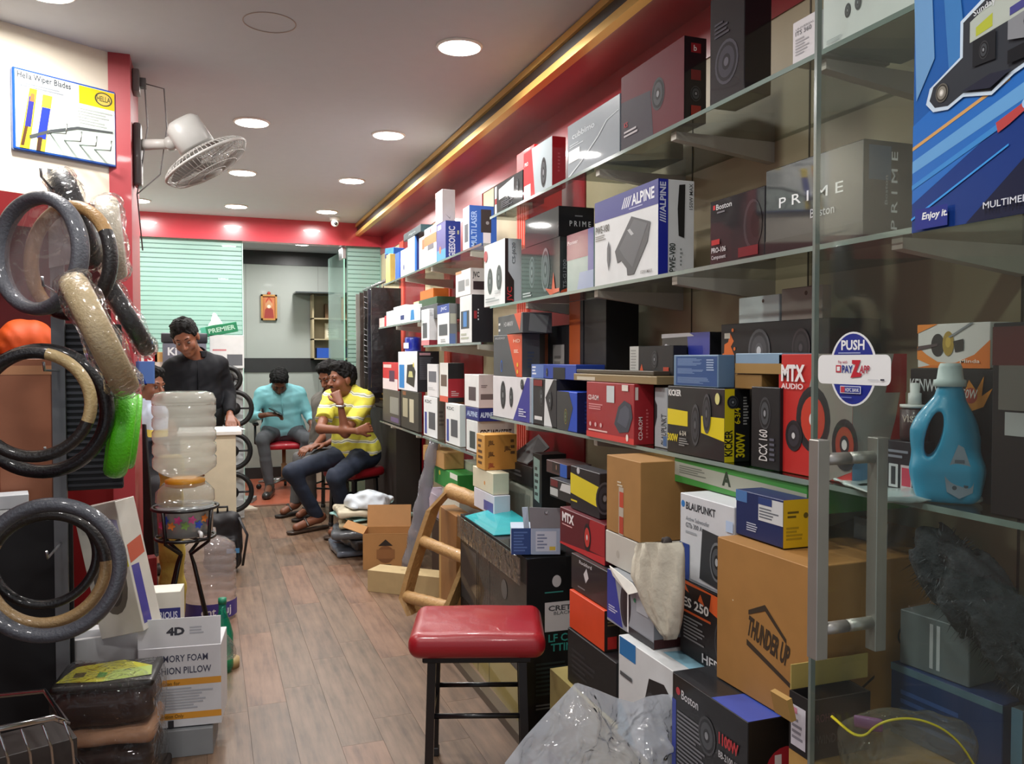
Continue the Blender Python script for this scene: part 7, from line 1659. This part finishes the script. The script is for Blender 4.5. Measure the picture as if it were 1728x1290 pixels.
# ================================================================== loose clutter
# --- clear plastic bag in the foreground
top_line = [(852, 1288), (885, 1245), (930, 1196), (972, 1152), (1004, 1163), (1040, 1178), (1068, 1186), (1092, 1176), (1118, 1172), (1136, 1173)]
NB, MR = 70, 46
def tri(t): return 1 - 2 * abs(2 * (t - math.floor(t + .5)))
def crease(u, t): return 1.7 * (.016 * tri(2.1 * u + 1.4 * t + .3 * math.sin(4 * t)) + .010 * tri(3.3 * u - 2.6 * t + .25 * math.sin(7 * u)) + .005 * tri(9 * u + 4.5 * t) + .004 * tri(6 * u - 11 * t + .4 * math.sin(9 * u)))
V = []; Fc = []; yb0 = 1.80
for lay in (0, 1):
    for i in range(NB + 1):
        u = i / NB; s_ = u * (len(top_line) - 1); k_ = min(int(s_), len(top_line) - 2); f_ = s_ - k_
        tp = P(top_line[k_][0] * (1 - f_) + top_line[k_ + 1][0] * f_, top_line[k_][1] * (1 - f_) + top_line[k_ + 1][1] * f_, y=yb0)
        for j_ in range(MR + 1):
            t = j_ / MR; bl = math.sin(min(1, t * 1.3) * math.pi / 2) * (math.sin(math.pi * min(max(u, .02), .98)) ** .5)
            d_ = crease(u, t) * min(1, t * 6)
            yy = yb0 - (.15 * bl + d_) if lay == 0 else yb0 + .10 * bl + d_ * .6
            V.append(Vector((tp.x + .5 * d_ + (u - .5) * .04 * t, yy, max(.003, tp.z * (1 - t)))))
M1 = MR + 1; O_ = (NB + 1) * M1
for i in range(NB):
    for j_ in range(MR):
        a = i * M1 + j_; Fc += [(a, a + 1, a + M1 + 1, a + M1), (O_ + a, O_ + a + M1, O_ + a + M1 + 1, O_ + a + 1)]
org_ = Vector((.84, 1.78, 0))
bag = mesh('plastic_bag', [v - org_ for v in V], Fc, GLASS('foreground_plastic', (.92, .94, .97), 2.6, .42, (.84, .88, .94), .9, 12, .07), None, None, True, org_); tag(bag, 'large crumpled clear plastic bag on the floor in the foreground', 'bag')
# --- white cloth bag
Xc = 1.095
rows = [(916, 1080, 1144), (926, 1074, 1148), (945, 1070, 1149), (972, 1067, 1149), (992, 1072, 1149), (1012, 1082, 1148), (1032, 1092, 1147), (1052, 1106, 1144), (1068, 1118, 1140), (1080, 1126, 1135)]
N = 14; V = []; Fc = []
for lay in (0, 1):
    for ri, (py, xl_, xr_) in enumerate(rows):
        for k_ in range(N + 1):
            u = k_ / N; q = P(xl_ + (xr_ - xl_) * u, py, x=Xc)
            bl = .030 * math.sin(math.pi * u) ** .7 * (1 if ri < 5 else (1 - (ri - 4) / 7)) + .006 * math.sin(u * 17 + ri * .9) + .004 * math.sin(u * 31 - ri * 1.7)
            V.append((q.x - bl * .9 if lay == 0 else q.x + .012, q.y, q.z))
nr = len(rows); M1 = N + 1
for ri in range(nr - 1):
    for k_ in range(N):
        a = ri * M1 + k_; o = nr * M1
        Fc += [(a, a + 1, a + M1 + 1, a + M1), (o + a, o + a + M1, o + a + M1 + 1, o + a + 1)]
    for k_ in (0, N):
        a = ri * M1 + k_; o = nr * M1; Fc.append((a, a + M1, o + a + M1, o + a) if k_ == 0 else (a, o + a, o + a + M1, a + M1))
for k_ in range(N): Fc.append((( nr - 1) * M1 + k_, (nr - 1) * M1 + k_ + 1, nr * M1 + (nr - 1) * M1 + k_ + 1, nr * M1 + (nr - 1) * M1 + k_))
org_ = P(1110, 1000, x=Xc)
cbg = mesh('cloth_bag', [Vector(v) - org_ for v in V], Fc, C('#cfcab8', .75, var=.08, bump=.3, bscale=40), None, None, True, org_); tag(cbg, 'off white cloth bag hanging over the grey speaker box', 'bag')
o = Solid((-.03, -.04, -.03), (.03, .04, .03), .004).ell((0, 0, 0), (.010, .024, .016)).wrinkle(.004, 80, 3).build('bag_content', C('#2a211e', .8), cbg); o.location = P(1124, 916, x=Xc) - org_
pf_ = [P(1028, 955, x=1.11), P(1066, 985, x=1.11), P(1076, 1000, x=1.10), P(1060, 1004, x=1.10), P(1034, 972, x=1.11)]
o_ = pf_[0]; pp_ = mesh('torn_paper', [p - o_ for p in pf_] + [p - o_ + Vector((.003, 0, 0)) for p in pf_], [(4, 3, 2, 1, 0), (5, 6, 7, 8, 9)] + [(i, (i + 1) % 5, 5 + (i + 1) % 5, 5 + i) for i in range(5)], C('#e6e4dc', .7), None, loc=o_); tag(pp_, 'torn strip of white paper over the grey speaker box', 'paper')
# --- brown paper wrapped frame
cr_ = empty('wrapped_rack', (1.1, 4.1, 0), 0, 'brown paper wrapped rack with three round bars leaning by the long carton', 'rack')
TAPE = C('#b08a58', .5, .15, var=.18, scale=30, bump=.5, bscale=45)
o_ = Vector((1.1, 4.1, 0))
RA = [P(752, 830, y=4.3), P(722, 862, y=4.27), P(704, 915, y=4.24), P(688, 965, y=4.22), P(676, 1010, y=4.2), P(690, 1040, y=4.16)]
RB = [P(848, 866, y=3.9), P(812, 900, y=3.87), P(783, 948, y=3.84), P(764, 995, y=3.82), P(750, 1030, y=3.8), P(758, 1060, y=3.77)]
for R_ in (RA, RB):
    V = []; Fc = []
    w_ = .07
    for p in R_:
        p = p - o_; p.z = max(p.z, .03)
        V += [p + Vector((-.012, -.004, 0)), p + Vector((.014, -.004, .004)), p + Vector((.014 + w_, w_ * .9, .004)), p + Vector((-.012 + w_, w_ * .9, 0))]
    for i in range(len(R_) - 1):
        a, b = 4 * i, 4 * i + 4
        Fc += [(a, a + 1, b + 1, b), (a + 1, a + 2, b + 2, b + 1), (a + 2, a + 3, b + 3, b + 2), (a + 3, a, b, b + 3)]
    Fc += [(3, 2, 1, 0), tuple(4 * (len(R_) - 1) + q for q in range(4))]
    mesh('side_rail', V, Fc, TAPE, cr_)
for i, r_, ex in ((0, .042, .06), (2, .030, .0), (4, .032, .0)):
    a, b = RA[i] - o_, RB[i] - o_; a = a + Vector((.03, .03, .0)); b = b + Vector((.03, .03, 0)) + (b - a).normalized() * ex
    a.z = max(a.z, r_ + .02); b.z = max(b.z, r_ + .02)
    n = 14; MB().tube([a + (b - a) * (k / n) for k in range(n + 1)], [r_ * (1 + .05 * math.sin(k * 2.4)) for k in range(n + 1)], 14).build('cross_bar', [TAPE], cr_)
# --- open carton on the floor
def open_box(label, loc, rz, w, d, h, col, flaps, t=.004, name='open_carton'):
    r = empty(name, loc, rz, label, 'box')
    m = C(col, .7, var=.1)
    MB().box((-w / 2, -d / 2, 0), (w / 2, d / 2, t)).build('bottom', [m], r)
    f_ = MB().box((-w / 2, -d / 2, t), (w / 2, -d / 2 + t, h)).build('wall', [m], r); MB().box((-w / 2, d / 2 - t, t), (w / 2, d / 2, h)).build('wall', [m], r)
    MB().box((-w / 2, -d / 2 + t, t), (-w / 2 + t, d / 2 - t, h)).build('wall', [m], r); MB().box((w / 2 - t, -d / 2 + t, t), (w / 2, d / 2 - t, h)).build('wall', [m], r)
    for side, ln, an in flaps: flap(r, w, d, h, side, ln, an, col)
    return r, f_
p = P(650, 962, z=0)
ob, fw_ = open_box('open brown carton with raised flaps on the floor by the plastic heap', (p.x + .04, p.y + .12, 0), -.30, .30, .24, .24, '#a87a48', [('back', .15, -1.3), ('left', .14, -.35), ('front', .0, 0), ('right', .13, .6)])
pr = Print((-.15, -.1205, 0), (.3, 0, 0), (0, 0, .24), (0, -1, 0)); pr.run([('c', .5, .42, .24, '#7a4f2c'), ('p', [(.34, .66), (.66, .66), (.5, .84)], '#231a14'), ('p', [(.36, .14), (.64, .14), (.5, .06)], '#231a14'), ('r', .3, .3, .7, .56, '#8a5c34')], dict(rough=.7)); pr.mb.build('printed_panel', pr.mats, ob)
p = P(672, 1012, z=0)
carton('flat_carton', 'long flat beige carton on the floor beside the wrapped frame', 'box', (p.x + .10, p.y + .12, 0), -.72, .50, .15, .13, '#b09a70', {'top': [('c', .4, .5, .1, '#a08a60')]}, rough=.7, var=.12)
p = P(608, 925, z=0)
# --- heap of wrapped mats and sheets
hx_, hy2 = 1.08, 6.02
zz = 0
for k, (c, hh, w_, d_, lb) in enumerate((('#5d6470', .06, .52, .50, 'blue grey plastic sheet at the bottom of the heap'), ('#2a2a2e', .07, .48, .46, 'black wrapped mat low in the heap'), ('#55585c', .06, .46, .42, 'dark grey wrapped mat in the heap'), ('#b9a988', .05, .42, .44, 'beige wrapped mat in the heap'), ('#8fb8b4', .03, .5, .44, 'pale teal sheet in the heap'), ('#c9bfa8', .06, .40, .40, 'cream wrapped mat near the top of the heap'), ('#c5cdd4', .10, .38, .36, 'crumpled clear plastic packet topmost of the heap'))):
    S = Solid((-w_ / 2, -d_ / 2, 0), (w_ / 2, d_ / 2, hh), .009).rbox((0, 0, hh / 2), (w_ / 2 - .01, d_ / 2 - .01, hh / 2 - .004), min(.02, hh / 2 - .006)).wrinkle(.006 if k < 6 else .014, 26, k).cut((0, 0, .001), (0, 0, -1)).cut((0, 0, hh - .001), (0, 0, 1)) if k < 6 else Solid((-w_ / 2, -d_ / 2, 0), (w_ / 2, d_ / 2, hh + .02), .009).ell((0, 0, .02), (w_ / 2 - .02, d_ / 2 - .02, hh)).wrinkle(.012, 30, k).cut((0, 0, .001), (0, 0, -1))
    o = S.build('wrapped_mat', C(c, .25, .8, bump=.3, bscale=25)); o.location = (hx_ + .04 * math.sin(k * 2.1), hy2 + .05 * math.cos(k * 1.6), zz); o.rotation_euler = (0, 0, .3 * math.sin(k * 1.9)); tag(o, lb, 'mat', 'wrapped mats in the heap'); zz += hh + .001
p = P(600, 915, z=0)
S = Solid((-.16, -.12, 0), (.16, .12, .1), .008).ell((0, 0, .01), (.13, .09, .06)).wrinkle(.010, 34, 5).cut((0, 0, .001), (0, 0, -1)); o = S.build('plastic_bag', GLASS('bag_plastic', (.88, .88, .88), 1.4, .10, (.7, .7, .7), .9, 18)); o.location = (p.x + .0, p.y - .04, 0); tag(o, 'flat crumpled clear bag on the floor before the heap', 'bag')
# --- roll of plastic sheet leaning against the low shelf
a, b = P(692, 958, y=5.02), P(733, 742, y=4.86); a.z = max(a.z, .02)
n = 18
ro = MB().tube([a + (b - a) * (k / n) for k in range(n + 1)], [.055 + .006 * math.sin(k * 1.7) - .022 * k / n for k in range(n + 1)], 16).build('plastic_roll', [GLASS('roll_plastic', (.60, .60, .64), 1.4, .55, (.42, .42, .47), .6, 14, .1)]); tag(ro, 'rolled grey plastic sheet leaning against the low shelf', 'roll')
# --- cartons below the middle bay
def lp(name, label, pl, pr, pt, z0, col, prints=None, xf=1.22, **kw): return shelf_box(name, label, pl, pr, pt, col, prints, xf=xf, zb=z0, **kw)
tz = lambda px, py, x: P(px, py, x=x).z + .002
base = slab('low_bench', (1.30, 4.36, 0), (1.595, 5.0, .42), C('#3a2a22', .6)); base.pop('kind', None); tag(base, 'low dark bench under the middle bay cartons', 'bench')
bs2 = slab('low_bench', (1.405, 3.92, 0), (1.595, 4.35, .42), C('#33251e', .6)); bs2.pop('kind', None); tag(bs2, 'low dark bench behind the wrapped rack', 'bench')
lp('carton', 'tall brown carton standing behind the wrapped rack', 741, 770, 872, .0, '#8d6236', {'front': [('r', 0, 0, .12, 1, '#b08a50')]}, xf=1.20, depth=.09)
z0 = .424
lp('carton', 'carton with purple flower print under the green box', 714, 745, 842, z0, '#b5a8b8', {'front': [('c', .3, .7, .12, '#5a4a9a'), ('c', .6, .4, .1, '#c07a4a'), ('c', .8, .75, .1, '#7a5a9c')]}, xf=1.31, depth=.12)
z1_ = tz(745, 842, 1.31)
lp('carton', 'white carton with green lid under the brown carton', 746, 775, 835, z0, '#cfd0c4', xf=1.31, depth=.14)
z2_ = tz(775, 835, 1.31)
lp('oil_box', 'green box with yellow emblem under the brown carton', 733, 772, 803, z2_, '#2f8a3c', {'front': [('c', .25, .7, .14, '#c9c04a', 1.3), ('r', .7, .7, 1, 1, '#e0e6dc')]}, xf=1.30, depth=.16)
z3_ = tz(772, 803, 1.30)
lp('carton', 'small brown carton with open top under the low shelf', 714, 749, 765, z3_, '#b88f5a', {'front': [('r', .42, .3, .6, .7, '#a07a48')]}, xf=1.29, pside=783)
lp('carton', 'small pale carton beside the green box', 781, 803, 785, z0 + .001, '#c5c8bc', xf=1.42, depth=.1)
lp('bulb_box', 'small white box with purple print below the orange carton', 800, 834, 838, .662, '#d5d5e0', {'front': [('r', .5, .1, .95, .6, '#5a5a9c')]}, xf=1.25, depth=.08)
z4_ = tz(834, 838, 1.25)
lp('bulb_box', 'small cream box on the white box with purple print', 798, 832, 800, z4_, '#d8d2b8', {'front': [('c', .6, .4, .1, '#d08a3a')]}, xf=1.25, depth=.08)
z5_ = tz(832, 800, 1.25)
oo = lp('battery_box', 'orange printed carton with black lettering under the low shelf', 804, 818, 735, z5_, '#d09a4a', {'front': [('l', .2, .1, .8, .9, 5, '#5a3a1c')], 'right': [('r', 0, 0, 1, 1, '#c08238'), ('t', 'JBL', .1, .72, .12, '#4a2a14', {'w': .2, 'bold': .03}), ('t', 'JBL', .6, .55, .12, '#4a2a14', {'w': .22, 'bold': .03}), ('t', 'JBL', .1, .4, .12, '#4a2a14', {'w': .2, 'bold': .03}), ('t', 'JBL', .1, .08, .12, '#8a2a1c', {'w': .2, 'bold': .03}), ('l', .8, .4, .95, .9, 3, '#5a3a1c')]}, xf=1.245, pside=872)
# grey device and black boxes at the end of the near bay
xm = 1.40
yd = P(872, 840, x=xm).y
b6 = slab('low_bench', (1.375, 2.75, 0), (1.60, 3.9, .42), C('#2b211c', .6)); b6.pop('kind', None); tag(b6, 'low dark bench behind the long black carton', 'bench')
mo = empty('car_monitor', (xm + .06, yd, .422), -math.pi / 2 + .15, 'pale grey device casing standing behind the blue carton', 'device')
hm = P(872, 815, x=xm).z - .422
S = Solid((-.15, -.06, 0), (.15, .06, hm), .006).rbox((0, 0, hm / 2), (.145, .05, hm / 2), .025); S.build('casing', C('#b5b8a8', .45), mo)
MB().rbox((-.105, -.056, .03), (.105, -.048, hm - .045), .004, seg=1).build('front_panel', [C('#8f9488', .5)], mo)
zd = .422 + hm + .004
lp('stereo_box', 'black box lying on the pale grey device casing', 842, 898, 790, zd, '#17171a', {'front': [('l', .3, .3, .8, .7, 2, '#5a5a5c')]}, xf=xm + .0, depth=.12)
z8 = tz(898, 790, xm)
gp = mesh('grey_board', [(-.14, -.06, 0), (.12, -.06, 0), (.10, .06, .07), (-.04, .06, .12), (-.14, -.06, .006), (.12, -.06, .006), (.10, .06, .076), (-.04, .06, .126)], [(3, 2, 1, 0), (4, 5, 6, 7), (0, 1, 5, 4), (1, 2, 6, 5), (2, 3, 7, 6), (3, 0, 4, 7)], C('#6d6e6e', .6), None, loc=(xm + .07, yd + .0, z8 + .003), rot=(0, 0, -math.pi / 2)); tag(gp, 'bent grey board on the black box', 'board')
carton('charger_box', 'small bright white box tipped against the grey board', 'box', (xm + .03, P(842, 800, x=xm).y, z8 + .017), -math.pi / 2, .06, .04, .085, '#e2e8ee', ry=.42)
lp('book_box', 'tall black box with pale green spine print', 899, 914, 768, .422, '#141518', {'front': [('p', [(.2, .62), (.75, .6), (.8, .95), (.1, .97)], '#8fa8a0'), ('l', .25, .64, .7, .9, 5, '#3a4442'), ('r', .3, .05, .5, .4, '#8a7a68')]}, xf=1.39, depth=.12)
# ---- bottom right clutter
def chaikin(p, n=3):
    p = [Vector(q) for q in p]
    for _ in range(n):
        o = [p[0]]
        for a, b in zip(p[:-1], p[1:]): o += [a * .75 + b * .25, a * .25 + b * .75]
        p = o + [p[-1]]
    return p
def at(px, py, x): return P(px, py, x=x)
carton('carton', 'brown carton at the bottom right under the open black box', 'box', (1.255, 1.015, .332), -math.pi / 2, .63, .37, .30, '#a8844a', {'front': [('p', [(0, .2), (.2, .6), (.2, 1), (0, 1)], '#b8904e')]}, rough=.7, var=.14)
bk_, _ = open_box('open black box with white barcode label and yellowish inside', (1.142, 1.30, .633), 0, .145, .06, .115, '#1c1718', [])
pr = Print((-.0725, .03, 0), (0, -.06, 0), (0, 0, .115), (-1, 0, 0)); pr.run([('r', .1, .1, .8, .8, '#d5d2dc'), ('l', .15, .2, .7, .6, 4, '#8a8792'), ('r', .15, .66, .4, .76, '#d88aa0')], dict(rough=.5)); pr.place(bk_)
pr = Print((-.0725, -.0302, 0), (.145, 0, 0), (0, 0, .115), (0, -1, 0)); pr.run([('t', 'ROHO', .1, .62, .14, '#6a3f48', {'w': .3}), ('t', 'WIND', .1, .25, .16, '#4a4448', {'w': .32})], dict(rough=.5)); pr.place(bk_)
MB().box((-.07, .028, .116), (.12, .031, .165)).build('inner_flap', [C('#b5a05a', .6)], bk_); MB().box((-.085, -.02, .10), (-.0735, .03, .145), mtx=Matrix.Rotation(-.25, 4, 'Y')).build('inner_flap', [C('#b08a4a', .6)], bk_)
S = Solid((-.14, -.09, 0), (.14, .09, .20), .006).ell((0, 0, .04), (.115, .06, .10)).cone((.0, 0, .06), (.09, .0, .10), .045, .025, k=.04).wrinkle(.009, 34, 7).cut((0, 0, .001), (0, 0, -1))
cp = S.build('plastic_pouch', GLASS('pouch', (.86, .85, .80), 1.3, .16, (.60, .59, .50), .6, 14)); cp.location = (1.165, 1.15, .634); cp.rotation_euler = (0, 0, -.8); tag(cp, 'clear plastic pouch with yellow trim on the brown carton', 'pouch')
MB().tube(chaikin([(-.11, -.05, .12), (-.06, -.065, .09), (-.03, -.06, .13), (.03, -.05, .145), (.09, -.04, .12), (.13, -.03, .05)]), .004, 8, flat=.5).build('yellow_trim', [C('#d9c81e', .5)], cp)
S = Solid((-.06, -.03, 0), (.06, .03, .08), .005).rbox((0, 0, .05), (.024, .003, .011), .002).wrinkle(.002, 40, 2); o = S.build('printed_film', C('#8a5a86', .5, .2), cp); o.location = (-.05, -.055, .07)
for k, (yy, xx, z0, w_, d_, h_, col, lb, pr_) in enumerate(((1.20, 1.375, .633, .24, .11, .145, '#1f3a6a', 'blue box behind the clear pouch', {'front': [('l', .1, .2, .8, .7, 4, '#3a5a9a'), ('r', 0, .9, 1, 1, '#5a7a8a')]}), (.93, 1.355, .633, .20, .12, .17, '#4a5458', 'grey box behind the clear pouch near the frame edge', {'front': [('r', .0, 0, .1, 1, '#5a8098'), ('l', .2, .2, .8, .8, 8, '#5d676b')]}), (1.235, 1.375, .779, .15, .09, .11, '#6a7678', 'shiny grey packet standing on the blue box', {'front': [('r', .45, .1, .5, .9, '#c5cdd0'), ('r', .55, .1, .6, .9, '#c5cdd0')]}))):
    carton('accessory_box', lb, 'box', (xx, yy, z0 + .001), -math.pi / 2 + (.08 if k != 2 else .12), w_, d_, h_, col, pr_, coat=.3)
# duster
du = empty('feather_duster', (1.32, 1.10, .94), 0, 'fluffy grey black duster at the right edge', 'duster')
S = Solid((-.2, -.25, -.22), (.2, .2, .22), .007)
ctrl = [(-.01, .10, .085), (-.005, .06, .055), (.0, .01, .015), (.01, -.04, -.03), (.02, -.10, -.075), (.03, -.17, -.115)]
for a, b in zip(ctrl[:-1], ctrl[1:]): S.cone(a, b, .050, .052, k=.04)
S.wrinkle(.007, 75, 2).wrinkle(.005, 160, 5)
S.build('fluff', C('#34373b', .95, var=.8, scale=38, bump=.6, bscale=120), du)
fz = MB(); rr_ = random.Random(4)
for k in range(2600):
    i = rr_.randrange(len(ctrl) - 1); t = rr_.random(); a, b = Vector(ctrl[i]), Vector(ctrl[i + 1]); c = a + (b - a) * t
    d = Vector((rr_.gauss(0, 1), rr_.gauss(0, 1), rr_.gauss(0, 1))).normalized(); p0 = c + d * .046; p1 = c + d * (.068 + .016 * rr_.random()) + Vector((0, 0, -.012)); s_ = d.cross(Vector((rr_.random(), rr_.random(), 1))).normalized() * .0016
    fz.add([p0 - s_, p0 + s_, p1], [(0, 1, 2)], k % 2)
fo = fz.build('fibres', [C('#6a6d72', .9), C('#1f2124', .9)], du); tag(fo, kind='stuff')
MB().tube([(.03, -.17, -.115), (.05, -.28, -.19)], .010, 10).build('handle', [C('#4a3a2c', .5)], du)
